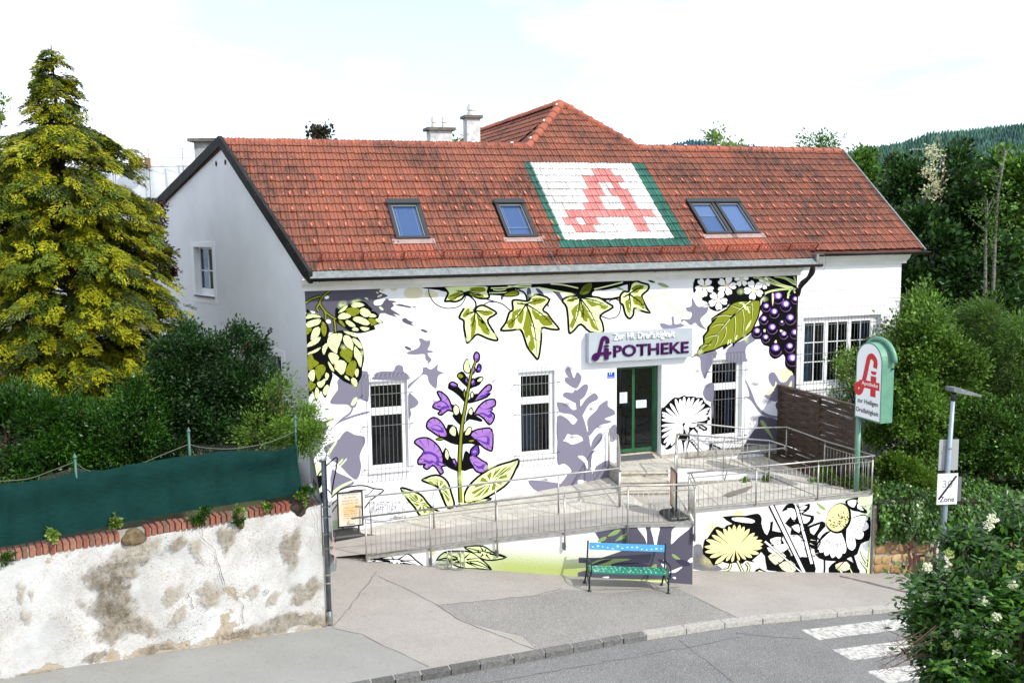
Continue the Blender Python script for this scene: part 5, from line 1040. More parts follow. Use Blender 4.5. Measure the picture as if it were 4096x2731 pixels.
# ---- murals on the ramp walls
W2 = Wall(FWALL, un, (10.58,-4.36,0), 3.43, 10.578)
def clip_top(W_, prof, off):      # keep paint on the wall: clamp height under the coping
    oP = W_.P
    def P(K, q, lay):
        p = oP(K, q, lay); t = np.interp(p.x, [a for a,_ in prof], [b for _,b in prof])-off; p.z = max(PZ(p.x)-.02, min(p.z, t)); return p
    W_.P = P
clip_top(W2, FT, .0)
W2.sh('painted_shadow', KK, '605,430 950,372 1400,355 2050,335 2050,1160 1600,1130 1590,1062 1200,1060 560,1042 480,1042 372,1046 374,970 480,940 480,842 385,840 385,767 480,770 690,772 960,682 760,622 680,562', 's', 0, 1)
for t, c in (('545,850 700,790 1095,788 830,850 852,892 1000,917 1300,905 1420,850 1432,890 1400,930 1000,962 560,960 500,905','m'),('530,1050 800,1064 1500,1080 1545,1104 1000,1098 530,1088','l'),('700,1030 790,1022 780,1045','w'),('1165,350 1282,350 1302,585 1270,500','w'),('1353,350 1472,350 1450,500 1418,655 1385,500','w'),('1640,405 1705,350 1905,345 1725,500 1630,588 1632,480','w'),('1598,962 1778,890 1690,967','w'),('1845,822 1910,765 1910,835','w'),('1500,830 1530,800 1560,880 1545,915 1500,870','w'),('778,470 880,395 952,388 900,452 800,482','m'),('878,542 960,470 1032,453 1022,502 900,547','m'),('648,532 720,490 758,490 742,532 660,562','m'),('1633,730 1670,724 1744,780 1742,795 1680,782','m'),('1645,1030 1690,1030 1680,1060','w')): W2.sh('painted_leaf_wash', KK, t, c, 1, 3)
for t in ('830,870 900,840 1100,838 1250,850 1340,870 1200,900 1000,910 860,895','560,865 700,805 800,790 840,795 700,850 580,875','1690,800 1800,800 1880,840 1860,880 1760,870','1450,790 1520,800 1540,850 1490,840'): W2.sh('painted_outline', KK, t, 'n', 2, 3)
for t, c, mid in (('498,850 560,868 700,825 850,812 925,870 1002,937 900,950 780,915 650,918 560,885','w','520,862 700,860 850,880 985,935'),('1112,872 1180,800 1300,788 1420,798 1500,850 1602,952 1500,948 1350,942 1250,902 1200,852','l','1590,945 1480,880 1350,890 1240,890'),('1362,752 1500,742 1560,760 1620,800 1737,845 1600,872 1500,852 1430,800','l','1720,842 1560,800 1400,760')):
    W2.new('painted_leaf'); P_ = pts(t); W2.out('painted_leaf', KH, P_, c, 3, 10, 3); W2.line('painted_leaf', KH, mid, 12, 'k', 6); m_ = pts(mid)
    cx = sum(p[0] for p in P_)/len(P_); cy = sum(p[1] for p in P_)/len(P_)
    for p in P_: W2.line('painted_leaf', KH, [(cx*.75+p[0]*.25,cy*.75+p[1]*.25),(p[0]*.95+cx*.05,p[1]*.95+cy*.05)], 16, 'k', 5)
    if c == 'l':
        for p in P_[::2]: W2.sh('painted_leaf', KH, [(cx*.3+p[0]*.7-8,cy*.3+p[1]*.7),(cx*.6+p[0]*.4,cy*.6+p[1]*.4-8),(cx*.6+p[0]*.4+10,cy*.6+p[1]*.4+6)], 'o', 5)
W2.mist(KH, 1180, 900, 110, 60, -20, 'm', 2); W2.mist(KH, 1080, 800, 40, 50, 0, 'y', 2); W2.done()
W3 = Wall(RWALL, rn, RW0, 10.91, 15.70)
clip_top(W3, [(10.9,1.385),(15.72,1.535)], .0)
for t, c in (('1550,240 2080,200 2090,940 2020,940 2060,600 1900,230','g'),('1560,250 1640,300 1650,330 1600,310','m'),('1560,330 1610,360 1580,365','m'),('390,680 480,650 520,760 660,860 660,895 390,880','r'),('790,345 850,330 880,350 860,390 800,400','y')): W3.sh('painted_leaf_wash', KG, t, c, 0, 2)
W3.ell('painted_fleck', KG, 460, 660, 26, 15, 10, 'r', 1); W3.mist(KG, 470, 800, 120, 90, 0, 'r', 1); W3.mist(KG, 560, 800, 110, 80, 0, 'y', 2); W3.mist(KG, 600, 500, 120, 90, 0, 'y', 2)
# dark undergrowth
W3.new('painted_undergrowth')
for t in ('680,388 900,378 1010,358 1050,400 1060,470 1160,430 1150,520 1260,540 1240,600 1300,700 1330,760 1300,840 1200,880 1100,880 1080,760 1020,700 900,560 800,470','1090,880 1250,760 1400,760 1540,800 1550,950 1450,955 1300,940 1180,900','1240,345 1280,280 1340,262 1400,300 1500,262 1495,320 1440,360 1540,380 1530,440 1480,480 1620,430 1650,480 1580,560 1560,700 1470,640 1420,560 1320,560 1330,500 1270,450 1330,380 1300,320','1680,870 1760,800 1860,790 1950,860 1960,930 1720,935','980,905 1030,870 1120,920 1280,930 1300,945 1000,925','1840,235 1960,205 1950,250 2040,330 2030,360 1960,340 1900,330 1850,280'): W3.sh('painted_undergrowth', KG, t, 'k', 2, 2)
for t, c in (('1050,420 1130,450 1100,560 1060,500','w'),('770,400 880,395 980,420 960,450 800,430','w'),('1130,600 1230,580 1210,680 1150,640','w'),('1100,680 1300,640 1320,680 1180,740','w'),('1110,760 1200,720 1280,760 1180,840','c'),('1290,310 1380,330 1360,430 1330,400','w'),('1400,310 1480,290 1420,370 1510,395 1470,450 1400,430','w'),('1330,480 1420,460 1400,540','w'),('1500,500 1600,450 1540,560','w'),('1380,600 1460,640 1420,760 1380,700','w'),('1210,840 1320,800 1380,880 1300,920','c'),('1740,840 1850,810 1880,880 1780,900','c'),('1860,240 1940,230 1920,300 1870,280','w'),('1960,260 2010,330 1950,310','w'),('1020,890 1080,910 1030,920','l')): W3.sh('painted_undergrowth', KG, t, c, 4, 2)
rr = random.Random(9)
for k in range(46):
    cx, cy = rr.uniform(1090,1560), rr.uniform(560,900); W3.line('painted_undergrowth', KG, [(cx,cy),(cx+rr.uniform(-60,60),cy+rr.uniform(-18,30))], 9, rr.choice('kkkwc'), 5)
for a, b, w_ in (((1140,280),(1450,950),52),((1370,270),(1520,830),40),((1080,620),(1430,950),30)): W3.line('painted_undergrowth', KG, [a,b], w_*1.15, 'k', 6, False); W3.line('painted_undergrowth', KG, [a,b], w_*.6, 'w', 7, False)
for t, w_ in (('1370,270 1420,330 1490,300',8),('1390,360 1460,340 1500,300',8),('1440,520 1520,480 1600,450',10),('1420,470 1370,420 1300,430',9),('1460,620 1400,560 1340,550',9),('1540,560 1600,620 1560,700',12),('1640,770 1640,900 1620,930',14),('1720,930 1850,780',8),('1900,740 1960,930',26),('1740,840 1680,930',12)): W3.line('painted_undergrowth', KG, t, w_, 'k', 8, False)
W3.new('painted_dandelion'); ctr = (800,690)
W3.sh('painted_dandelion', KG, '515,600 540,590 600,500 640,480 690,500 720,470 760,460 800,445 850,450 890,460 940,490 1000,520 1030,560 1060,600 1080,640 1060,680 1030,740 960,800 1010,820 940,810 900,800 870,830 800,820 760,830 700,820 650,800 600,850 560,790 500,740 500,660','k',3,2)
tp = pts('525,605 560,640 620,510 690,495 740,478 790,462 845,462 885,478 935,500 985,540 1015,575 1055,610 1065,645 1055,680 1025,735 960,770 900,790 840,800 770,815 715,805 655,790 610,830 560,770 515,720 510,670 580,560 655,540 960,640 950,700 870,740 720,720 650,640')
for q in sorted(tp, key=lambda q: -math.hypot(q[0]-ctr[0], q[1]-ctr[1])):
    v = (q[0]-ctr[0], q[1]-ctr[1]); l = math.hypot(*v); u = (v[0]/l, v[1]/l); nn = (-u[1],u[0]); wd = min(23, l*.12)
    for gw_, c, ly in ((1.25,'k',4),(.85,'y',5)): W3.sh('painted_dandelion', KG, [(ctr[0]+u[0]*l*f*(1 if c == 'y' else 1.03)+nn[0]*wd*g*gw_, ctr[1]+u[1]*l*f*(1 if c == 'y' else 1.03)+nn[1]*wd*g*gw_) for f, g in ((.03,.15),(.5,.65),(.8,1),(1,0),(.8,-1),(.5,-.65),(.03,-.15))], c, ly, 2)
for t in ('820,800 850,860 870,905','760,830 740,880 690,890','900,820 930,860 920,900'): W3.line('painted_dandelion', KG, t, 30, 'k', 4, False); W3.line('painted_dandelion', KG, t, 13, 'l', 6, False)
W3.new('painted_coneflower')
W3.sh('painted_coneflower', KG, '1545,700 1620,560 1700,520 1800,540 1900,440 2070,390 2090,520 2060,610 1985,640 1950,740 1880,770 1800,800 1700,805 1590,780', 'k', 3, 2)
for q, w_ in (((1600,720),34),((1650,750),34),((1715,770),34),((1775,775),36),((1825,730),30),((1900,700),42),((1990,590),46),((2050,490),44),((2045,405),30),((1580,690),30)):
    c0 = (1770,470) if q[0] < 1880 else (1860,420); v = (q[0]-c0[0], q[1]-c0[1]); l = math.hypot(*v); u = (v[0]/l, v[1]/l); nn = (-u[1],u[0])
    for g_, c, ly in ((1.35,'k',4),(1.,'w',5)): W3.sh('painted_coneflower', KG, [(c0[0]+u[0]*l*f*(1.03 if c == 'k' else 1)+nn[0]*w_*g*g_, c0[1]+u[1]*l*f*(1.03 if c == 'k' else 1)+nn[1]*w_*g*g_) for f, g in ((.1,.2),(.5,.85),(.85,1),(1,.3),(1,-.3),(.85,-1),(.5,-.85),(.1,-.2))], c, ly, 2)
    for k in (-.4,.3): W3.line('painted_coneflower', KG, [(c0[0]+u[0]*l*.55+nn[0]*w_*k, c0[1]+u[1]*l*.55+nn[1]*w_*k),(c0[0]+u[0]*l*.85+nn[0]*w_*k, c0[1]+u[1]*l*.85+nn[1]*w_*k)], 6, 'k', 6)
W3.sh('painted_coneflower', KG, '1655,450 1680,340 1730,280 1800,258 1870,290 1890,370 1880,450 1820,530 1740,545 1680,510','k',7,3); W3.sh('painted_coneflower', KG, '1655,440 1682,340 1730,285 1795,268 1850,300 1868,370 1858,440 1800,510 1740,525 1685,495','y',8,3)
for k in range(70):
    a, r_ = rr.uniform(0,6.28), rr.random()**.5; x_, y_ = 1770+95*r_*math.cos(a), 405+110*r_*math.sin(a)
    if y_+(x_-1700)*.5 > 400: W3.ell('painted_coneflower', KG, x_, y_, rr.uniform(4,9), rr.uniform(4,8), rr.uniform(0,90), 'k', 9, 6)
W3.new('painted_grass')
for t, w_ in (('1555,935 1650,925 1750,930 1840,935',30),('2050,930 2060,800 2055,640',34),('2040,820 2000,760 1975,700',26),('2045,880 2000,830 1975,800',26),('1810,930 1780,880 1740,850',24),('1900,930 1880,870',24)): W3.line('painted_grass', KG, t, w_*1.3, 'k', 6, True); W3.line('painted_grass', KG, t, w_*.75, 'l', 7, True)
W3.done()
# ================================================================ railings
def handrail_mesh(m, P, r=.022): m.tube([tuple(p) for p in P], r, 10)
BAL = {}
def railing(label, base, posts, infill=None, h=.95, drop=0., hand=None, extra=None, sp=.118):
    """base: deck points of the rail line; posts: indices or points; infill: list of (a,b) deck point pairs"""
    base = [Vector(p) for p in base]; R = thing('railing', base[0], label, 'railing', 'stainless steel railings of the ramp')
    m = MB(); handrail_mesh(m, hand or [p+V(0,0,h) for p in base]); m.build('handrail', M_STEEL, R, True)
    for p in posts:
        p = Vector(p); MB().tube([p-V(0,0,drop), p+V(0,0,h-.09)], .021, 10).tube([p+V(0,0,h-.09), p+V(0,0,h)], .009, 6).build('post', M_STEEL, R, True)
        if drop: MB().box((p.x-.03,p.y,p.z-drop+.02),(p.x+.03,p.y+.1,p.z-drop+.16)).build('mounting_plate', mat('grey_mount','#6a6a6c',.5,metal=.4), R)
    for a, b in infill or []:
        a, b = Vector(a), Vector(b)
        for z in (.09, h-.13): MB().bar(a+V(0,0,z), b+V(0,0,z), .012, .02).build('infill_rail', M_STEEL, R)
        n = max(1, round((b-a).length/sp)); key = 'b%.2f' % h
        if key not in BAL: BAL[key] = MB().tube([(0,0,.09),(0,0,h-.13)], .0055, 5).mesh('baluster', M_STEEL, True)
        for k in range(1, n):
            inst('baluster', BAL[key], R, Matrix.Translation(a.lerp(b, k/n)))
    return R
fz = lambda x: float(np.interp(x, [a for a,_ in FT], [b for _,b in FT]))+.03
def F(x, o=.07): return V(x, fy(x), fz(x))-un*o
px_ = [3.45,4.85,6.3,7.77,9.14,10.6]
railing('long front railing with vertical bars along the lower ramp edge', [F(3.15),F(9.14),F(10.62),V(10.98,-3.5,1.42)], [F(x) for x in px_], [(F(a),F(b)) for a,b in zip(px_[:-1],px_[1:])]+[(F(10.6),V(10.96,-3.5,1.42))], .96, .38)
RB = lambda t: RW0.lerp(RW1,t)-rn*.07+V(0,0,1.42+.15*t)
ts_ = [0.01,.36,.69,.985]
endp = RB(.995); Dp, Cp, Bp, Ap = V(15.54,-2.43,1.58), V(15.5,-.77,1.62), V(14.14,-.7,1.68), V(12.98,-.3,1.83)
railing('barred railing above the painted dandelion wall, returning beside the wooden fence', [RB(0),RB(.995),Dp,Cp,Bp,Ap,V(12.8,-.24,1.85)], [RB(t) for t in ts_]+[Dp,Cp,Bp,Ap], [(RB(a),RB(b)) for a,b in zip(ts_[:-1],ts_[1:])]+[(RB(.985),Dp)], .96, .0)
iA, iM, iB = V(11.8,-1.30,1.83), V(12.97,-1.66,1.72), V(14.12,-2.02,1.62)
RI = railing('railing with double handrail on the white wall dividing the two upper ramp flights', [iA,iB,V(14.42,-2.2,1.55)], [iA,iM,iB,V(11.72,-1.42,1.5)], [(iA,iB)], .96, 0., [iA+V(0,0,.96),iB+V(0,0,.96),V(14.44,-2.25,2.47),V(14.38,-2.32,2.42),V(11.86,-1.6,2.21)])
MB().tube([V(11.78,-1.29,2.79),V(11.5,-1.75,2.6),V(11.42,-1.95,2.44)], .022, 10).build('handrail', M_STEEL, RI, True)
MB().tube([V(11.45,-1.85,1.42),V(11.45,-1.85,2.48)], .021, 10).build('post', M_STEEL, RI, True); MB().tube([V(12.97,-1.70,1.5),V(13.05,-1.95,2.3)], .014, 8).build('bracket', M_STEEL, RI, True)
q4 = [(3.8,.81),(5.26,.945),(6.7,1.12),(8.16,1.275),(9.57,1.42)]; Q = [V(r4(x).x,r4(x).y,z) for x,z in q4]
railing('plain handrail on slim posts along the house side of the lower ramp', [Q[0]+V(-.12,.04,-.02)]+Q, Q, [], .96)
railing('steep barred railing on the left side of the entrance steps', [V(9.6,-2.5,1.42),V(9.98,-1.68,1.45),V(10.28,-.9,1.83),V(10.38,-.1,1.85)], [V(9.6,-2.5,1.42),V(10.28,-.9,1.83),V(10.38,-.1,1.83)], [(V(9.6,-2.5,1.42),V(10.26,-.92,1.8)),(V(10.28,-.9,1.83),V(10.38,-.1,1.83))], .96)
# ================================================================ old garden wall on the left
WR, WL = V(1.95,-5.66,0), V(-8.2,-8.30,0); wd = (WL-WR).normalized(); wn = V(-wd.y,wd.x,0)      # wn points towards the street
if wn.y > 0: wn = -wn
WTOP = 3.14
def peel():
    m = bpy.data.materials.new('peeling_whitewash'); m.use_nodes = True; nt = m.node_tree; L = nt.links.new; b = nt.nodes['Principled BSDF']; b.inputs['Roughness'].default_value = .92
    g = nd(nt, 'ShaderNodeNewGeometry')
    def nz(sc, det=6, ro=.6, loc=(0,0,0)):
        mp = nd(nt, 'ShaderNodeMapping'); mp.inputs['Location'].default_value = loc; L(g.outputs['Position'], mp.inputs['Vector']); n = nd(nt, 'ShaderNodeTexNoise'); n.inputs['Scale'].default_value = sc; n.inputs['Detail'].default_value = det; n.inputs['Roughness'].default_value = ro; L(mp.outputs[0], n.inputs['Vector']); return n.outputs['Fac']
    def rg(f, a, z, t0=0., t1=1.):
        r = nd(nt, 'ShaderNodeMapRange'); r.inputs['From Min'].default_value = a; r.inputs['From Max'].default_value = z; r.inputs['To Min'].default_value = t0; r.inputs['To Max'].default_value = t1; L(f, r.inputs['Value']); return r.outputs[0]
    def mx(f, A, B):
        x = nd(nt, 'ShaderNodeMix', data_type='RGBA'); L(f, x.inputs['Factor'])
        for s, q in (('A',A),('B',B)):
            if isinstance(q, str): x.inputs[s].default_value = (*lin(q), 1)
            else: L(q, x.inputs[s])
        return x.outputs['Result']
    def mul(a, c):
        x = nd(nt, 'ShaderNodeMath', operation='MULTIPLY'); L(a, x.inputs[0]); L(c, x.inputs[1]); return x.outputs[0]
    big = nz(.9, 8, .62, (1.3,0,.5)); tan_ = mx(nz(6), '#a79d8c', '#948a79'); white = mx(rg(nz(1.7), .35, .65), '#bfc0bf', '#a3a4a3')
    sx = nd(nt, 'ShaderNodeSeparateXYZ'); L(g.outputs['Position'], sx.inputs[0]); hb = nd(nt, 'ShaderNodeMath', operation='MULTIPLY_ADD'); L(sx.outputs['X'], hb.inputs[0]); hb.inputs[1].default_value = .093; L(sx.outputs['Z'], hb.inputs[2])
    low = rg(hb.outputs[0], 1.22, 1.0, 0, .16); ad = nd(nt, 'ShaderNodeMath', operation='ADD'); L(big, ad.inputs[0]); L(low, ad.inputs[1])
    c = mx(rg(ad.outputs[0], .635, .65), white, tan_)
    c = mx(mul(rg(ad.outputs[0], .66, .72), rg(nz(11, 5), .45, .6, 0, .8)), c, '#6d5c48')
    c = mx(mul(rg(nz(26, 5, .75), .50, .60, 0, .75), rg(nz(.9, 4, .6, (4,1,2)), .32, .58)), c, '#a08d75')
    c = mx(mul(rg(nz(40, 3), .58, .64, 0, .8), rg(nz(1.1, 4, .6, (9,1,2)), .46, .60)), c, '#4e4234')
    L(c, b.inputs['Base Color']); bn = nd(nt, 'ShaderNodeBump'); bn.inputs['Distance'].default_value = .012
    hh = nd(nt, 'ShaderNodeMath', operation='MULTIPLY_ADD'); L(rg(ad.outputs[0], .63, .655, 1, 0), hh.inputs[0]); hh.inputs[1].default_value = .5; L(nz(22, 6), hh.inputs[2]); L(hh.outputs[0], bn.inputs['Height']); L(bn.outputs[0], b.inputs['Normal']); return m
M_PEEL = peel()
GWALL = thing('garden_wall', WR, 'old whitewashed garden wall with peeling plaster and brick coping at left', 'wall')
m = MB(); n = 60; nzr = 12; vs = []; rr = random.Random(2)
for j in range(nzr+1):
    for i in range(n+1):
        p = WR.lerp(WL, i/n); zb = PZ(p.x)-.2; z = zb+(WTOP-zb)*j/nzr; off = rr.uniform(-.012,.012)+.02*math.sin(i*.7)*math.sin(j*.9)+ (.05*(1-j/nzr)); vs.append(p+wn*off+V(0,0,z))
m.add(vs, [(j*(n+1)+i, j*(n+1)+i+1, (j+1)*(n+1)+i+1, (j+1)*(n+1)+i) for j in range(nzr) for i in range(n)])
cr_ = []
for k in range(7):      # rounded corner and the return towards the house
    a = k/6*math.pi/2; cr_.append(WR-wd*(.16*math.sin(a))-wn*(.16*(1-math.cos(a))))
cr_.append(V(2.3,-2.5,0)); cr_.append(V(2.45,-.05,0)); k = len(cr_)
m.add([p+V(0,0,z) for z in (-.2,WTOP) for p in cr_], [(i,i+1,k+i+1,k+i) for i in range(k-1)])
m.add([WR+V(0,0,WTOP),WL+V(0,0,WTOP),WL-wn*.4+V(0,0,WTOP),WR-wn*.4+V(0,0,WTOP)], [(0,1,2,3)])
m.build('plaster_face', M_PEEL, GWALL, True)
# bricks on edge
bm_ = MB().box((-.033,-.02,0),(.033,.24,.15)); BK = [bm_.mesh('brick', mat('brick_%d' % i, c, .85, c2, 18, bump=.006, bscale=60, c3='#b3a596', s3=11, lo3=.6, hi3=.7)) for i, (c, c2) in enumerate((('#864634','#753d2d'),('#8d5441','#7b493a'),('#785341','#684738'),('#956149','#815240')))]
wang = math.atan2(-wd.y, -wd.x)
L_ = (WL-WR).length; t = .55; rb = random.Random(4)
lumps = [(3.05,3.42),(1.35,1.55)]
MB().prism([WR+wd*.3+V(0,0,WTOP-.01)-wn*.02,WL+V(0,0,WTOP-.01)-wn*.02,WL+V(0,0,WTOP-.01)-wn*.25,WR+wd*.3+V(0,0,WTOP-.01)-wn*.25], (0,0,.12)).build('mortar_bed', mat('grey_lime_mortar','#a19a8e',.95,'#8b8477',12,bump=.01,bscale=40), GWALL)
while t < L_:
    if not any(a-.03 < t < b+.03 for a,b in lumps):
        p = WR+wd*t; M = Matrix.Translation(p+V(0,0,WTOP+rb.uniform(-.012,.008))+wn*(.012+rb.uniform(-.012,.012))) @ Matrix.Rotation(wang+rb.uniform(-.05,.05),4,'Z') @ Matrix.Rotation(rb.uniform(-.04,.04),4,'Y')
        inst('brick', rb.choice(BK), GWALL, M)
    t += .098
def lump(name, c, r, mt, parent, seed=1, sub=3):
    bm = bmesh.new(); bmesh.ops.create_icosphere(bm, subdivisions=sub, radius=1); rr = random.Random(seed); ph = [rr.uniform(0,6) for _ in range(6)]
    for v in bm.verts:
        k = 1+.12*math.sin(v.co.x*3+ph[0])+.12*math.sin(v.co.y*4+ph[1])+.1*math.sin(v.co.z*5+ph[2])+rr.uniform(-.03,.03); v.co = Vector((v.co.x*r[0]*k, v.co.y*r[1]*k, v.co.z*r[2]*k))
    me = bpy.data.meshes.new(name); bm.to_mesh(me); bm.free(); me.materials.append(mt); return inst(name, me, parent, Matrix.Translation(Vector(c)) @ Matrix.Rotation(wang,4,'Z'))
M_RUB = mat('rubble_stone','#6f5f45',.95,'#4c4030',7,bump=.03,bscale=14)
for i, (a,b) in enumerate(lumps): lump('coping_stone', WR+wd*(a+b)/2+V(0,0,WTOP+.0)-wn*.05, ((b-a)/2,.16,.17), M_RUB, GWALL, i)
lump('coping_stone', WR+wd*.25-wn*.12+V(0,0,WTOP+.02), (.27,.18,.19), mat('dark_rubble','#43352a',.95,'#2f261f',8,bump=.03,bscale=14), GWALL, 9)
wp = lambda x, y, o=.0: Vector(plane(D_(x,y), wn, WR+wn*o))
def wcrack(pts_, w):
    P = [wp(*q, .075) for q in pts_]; Q = []; rr = random.Random(len(pts_))
    for a, b in zip(P[:-1], P[1:]):
        for k in range(4): Q.append(a.lerp(b,k/4)+wd*rr.uniform(-.02,.02)+V(0,0,rr.uniform(-.015,.015)))
    n = len(Q); vs = [q+wd*w*rr.uniform(.3,1) for q in Q]+[q-wd*w*rr.uniform(.1,.5) for q in Q]; MB().add(vs, [(i,i+1,n+i+1,n+i) for i in range(n-1)]).build('wall_crack', M_CRACK_SHADE, GWALL)
wcrack([(457,1205),(470,1240),(492,1262),(505,1310),(520,1350),(545,1372),(558,1392),(560,1445)], .011); wcrack([(430,1360),(440,1378),(448,1400)], .01); wcrack([(726,1140),(722,1165),(730,1200),(728,1230)], .008)
MB().tube([wp(612,1358,.1)+V(.04*math.cos(a),0,.04*math.sin(a)) for a in [i*.63 for i in range(11)]], .006, 5, caps=False).build('iron_ring', M_STEEL, GWALL)
KW = crop(0,2100,.96)
def baremat(name, c, c2, c3):
    """plaster scar: crumbly edge where the coat has flaked"""
    m = mat(name, c, .95, c2, 5, c3=c3, s3=9, lo3=.46, hi3=.64, bump=.006, bscale=40, coords='Object'); nt = m.node_tree; L = nt.links.new; b = nt.nodes['Principled BSDF']
    at_ = nd(nt, 'ShaderNodeAttribute', attribute_name='cover'); g = nd(nt, 'ShaderNodeNewGeometry'); n = nd(nt, 'ShaderNodeTexNoise'); n.inputs['Scale'].default_value = 5; n.inputs['Detail'].default_value = 9; n.inputs['Roughness'].default_value = .72; L(g.outputs['Position'], n.inputs['Vector'])
    a = nd(nt, 'ShaderNodeMath', operation='MULTIPLY_ADD'); L(n.outputs['Fac'], a.inputs[0]); a.inputs[1].default_value = 3.4; L(at_.outputs['Fac'], a.inputs[2]); r = nd(nt, 'ShaderNodeMapRange'); r.inputs['From Min'].default_value = 2.05; r.inputs['From Max'].default_value = 2.55; L(a.outputs[0], r.inputs['Value']); n2 = nd(nt, 'ShaderNodeTexNoise'); n2.inputs['Scale'].default_value = 16; n2.inputs['Detail'].default_value = 7; n2.inputs['Roughness'].default_value = .75; L(g.outputs['Position'], n2.inputs['Vector']); r2 = nd(nt, 'ShaderNodeMapRange'); r2.inputs['From Min'].default_value = .38; r2.inputs['From Max'].default_value = .56; r2.inputs['To Min'].default_value = .25; r2.inputs['To Max'].default_value = .95; L(n2.outputs['Fac'], r2.inputs['Value']); mm = nd(nt, 'ShaderNodeMath', operation='MULTIPLY'); L(r.outputs[0], mm.inputs[0]); L(r2.outputs[0], mm.inputs[1]); L(mm.outputs[0], b.inputs['Alpha']); return m
M_BARE = baremat('bare_tan_plaster','#9d9484','#8d8474','#6e6455'); M_BARE2 = baremat('bare_pale_plaster','#aaa395','#a0988a','#948b7b')
def ragged(P, rr, it=3, amp=.16):
    for _ in range(it):
        Q = []
        for a, b in zip(P, P[1:]+P[:1]):
            l = math.hypot(b[0]-a[0], b[1]-a[1]); Q += [a, ((a[0]+b[0])/2+rr.uniform(-1,1)*amp*l, (a[1]+b[1])/2+rr.uniform(-1,1)*amp*l)]
        P = Q
    return P
rr = random.Random(17)
for txt, mt in (('340,195 400,150 470,140 545,150 520,190 490,230 440,250 370,240 325,225',M_BARE),('370,215 440,200 490,240 500,290 490,340 430,350 380,330 385,270',M_BARE),('330,310 400,295 490,300 540,350 590,400 560,420 500,405 460,430 410,440 370,430 395,390 355,345',M_BARE),('380,150 450,95 520,80 600,60 620,95 560,130 480,150 400,165',M_BARE2),('620,280 650,245 700,225 712,262 670,300 640,312',M_BARE2),('760,250 800,222 835,250 838,290 800,318 775,300',M_BARE2),('675,330 705,312 712,345 685,375 660,370',M_BARE2),('950,255 990,232 992,270 965,285',M_BARE2),('1025,290 1060,252 1080,262 1060,300 1030,308',M_BARE2),('1120,240 1170,225 1225,200 1230,240 1190,280 1150,300 1125,290',M_BARE),('1080,60 1150,20 1155,80 1140,160 1110,170 1085,110',M_BARE),('840,10 920,5 900,60 870,110 850,60',M_BARE),('960,400 1050,360 1130,330 1190,340 1240,350 1250,378 1100,398 960,420',M_BARE),('850,420 930,395 935,425 850,440',M_BARE),('330,505 400,475 430,490 380,515 320,522',M_BARE),('540,480 640,455 660,470 560,495',M_BARE),('60,575 180,552 200,560 80,590',M_BARE),('85,325 120,340 120,380 95,370',M_BARE2),('70,220 100,235 85,300 68,280',M_BARE2),('110,250 135,255 125,295',M_BARE2),('735,60 780,70 770,130 795,150 760,140 740,100',M_BARE2),('640,70 700,30 720,60 670,100',M_BARE)):
    Q = ragged(pts(txt), rr, 2, .1); n = len(Q); cx = sum(q[0] for q in Q)/n; cy = sum(q[1] for q in Q)/n
    P_ = [Vector(plane(KW(cx+(q[0]-cx)*f, cy+(q[1]-cy)*f), wn, WR+wn*.080)) for f in (1.5,.85,.4) for q in Q]+[Vector(plane(KW(cx,cy), wn, WR+wn*.080))]
    fs = [(j*n+i,j*n+(i+1)%n,(j+1)*n+(i+1)%n,(j+1)*n+i) for j in range(2) for i in range(n)]+[(2*n+i,2*n+(i+1)%n,3*n) for i in range(n)]
    me = bpy.data.meshes.new('bare_patch'); me.from_pydata([tuple(p) for p in P_], [], fs); at_ = me.attributes.new('cover','FLOAT','POINT'); at_.data.foreach_set('value', [0.]*n+[.85]*n+[1.05]*(n+1)); me.materials.append(mt); put(bpy.data.objects.new('bare_patch', me), GWALL)
# garden behind the wall
tag(MB().add([WR-wn*.1+V(-.3,0,2.6),WL-wn*.1+V(0,0,2.95),V(-14,-8,3.0),V(-60,30,3.2),V(-30,60,3.2),V(0,40,3.1),V(-1.3,9,3.1),V(1.9,.6,2.6),V(2.2,-1,1.2)], [(0,1,2,3,4,5,6,7,8)]).build('garden_ground', mat('garden_soil','#3a3524',.95,'#424a26',2,bump=.03,bscale=9)), kind='structure')
# green screen fence on the wall
SCR = thing('screen_fence', WR+V(0,0,WTOP), 'dark green mesh privacy screen on posts along the top of the old wall', 'fence')
top_ = [(-60,1124),(0,1112),(60,1106),(110,1100),(165,1087),(240,1078),(300,1066),(370,1056),(432,1046),(500,1038),(545,1034),(600,1034),(650,1031),(680,1020)]
bot_ = [(-60,1268),(0,1256),(60,1246),(110,1236),(165,1224),(240,1210),(300,1196),(370,1184),(432,1172),(500,1163),(545,1155),(600,1148),(650,1140),(692,1133)]
rows = 10; vs = []; cols = []; fn = 5
for (a,b),(c,d_) in zip(zip(top_[:-1],bot_[:-1]), zip(top_[1:],bot_[1:])):
    for k in range(fn): f = k/fn; cols.append(((a[0]+(c[0]-a[0])*f, a[1]+(c[1]-a[1])*f), (b[0]+(d_[0]-b[0])*f, b[1]+(d_[1]-b[1])*f)))
cols.append((top_[-1],bot_[-1]))
for i, (t_, b_) in enumerate(cols):
    T, Bt = wp(*t_, -.12), wp(*b_, -.02)
    for j in range(rows+1):
        f = j/rows; p = T.lerp(Bt, f); x_ = i/len(cols)
        w_ = (.04*math.sin(i*.8+1.5*math.sin(f*3))+.03*math.sin(i*2.3+f*5))*(1.1-abs(f-.4))+.04*math.sin(f*9+.5*math.sin(i*.5))*(1-f)+.05*math.exp(-((i-38)/1.6)**2)*f*math.sin(i*3)
        if i > 50: w_ += .09*math.sin(6*f+ (i-50)*.22)*math.exp(-((i-58)/8)**2)*(1-f)
        vs.append(p+wn*w_)
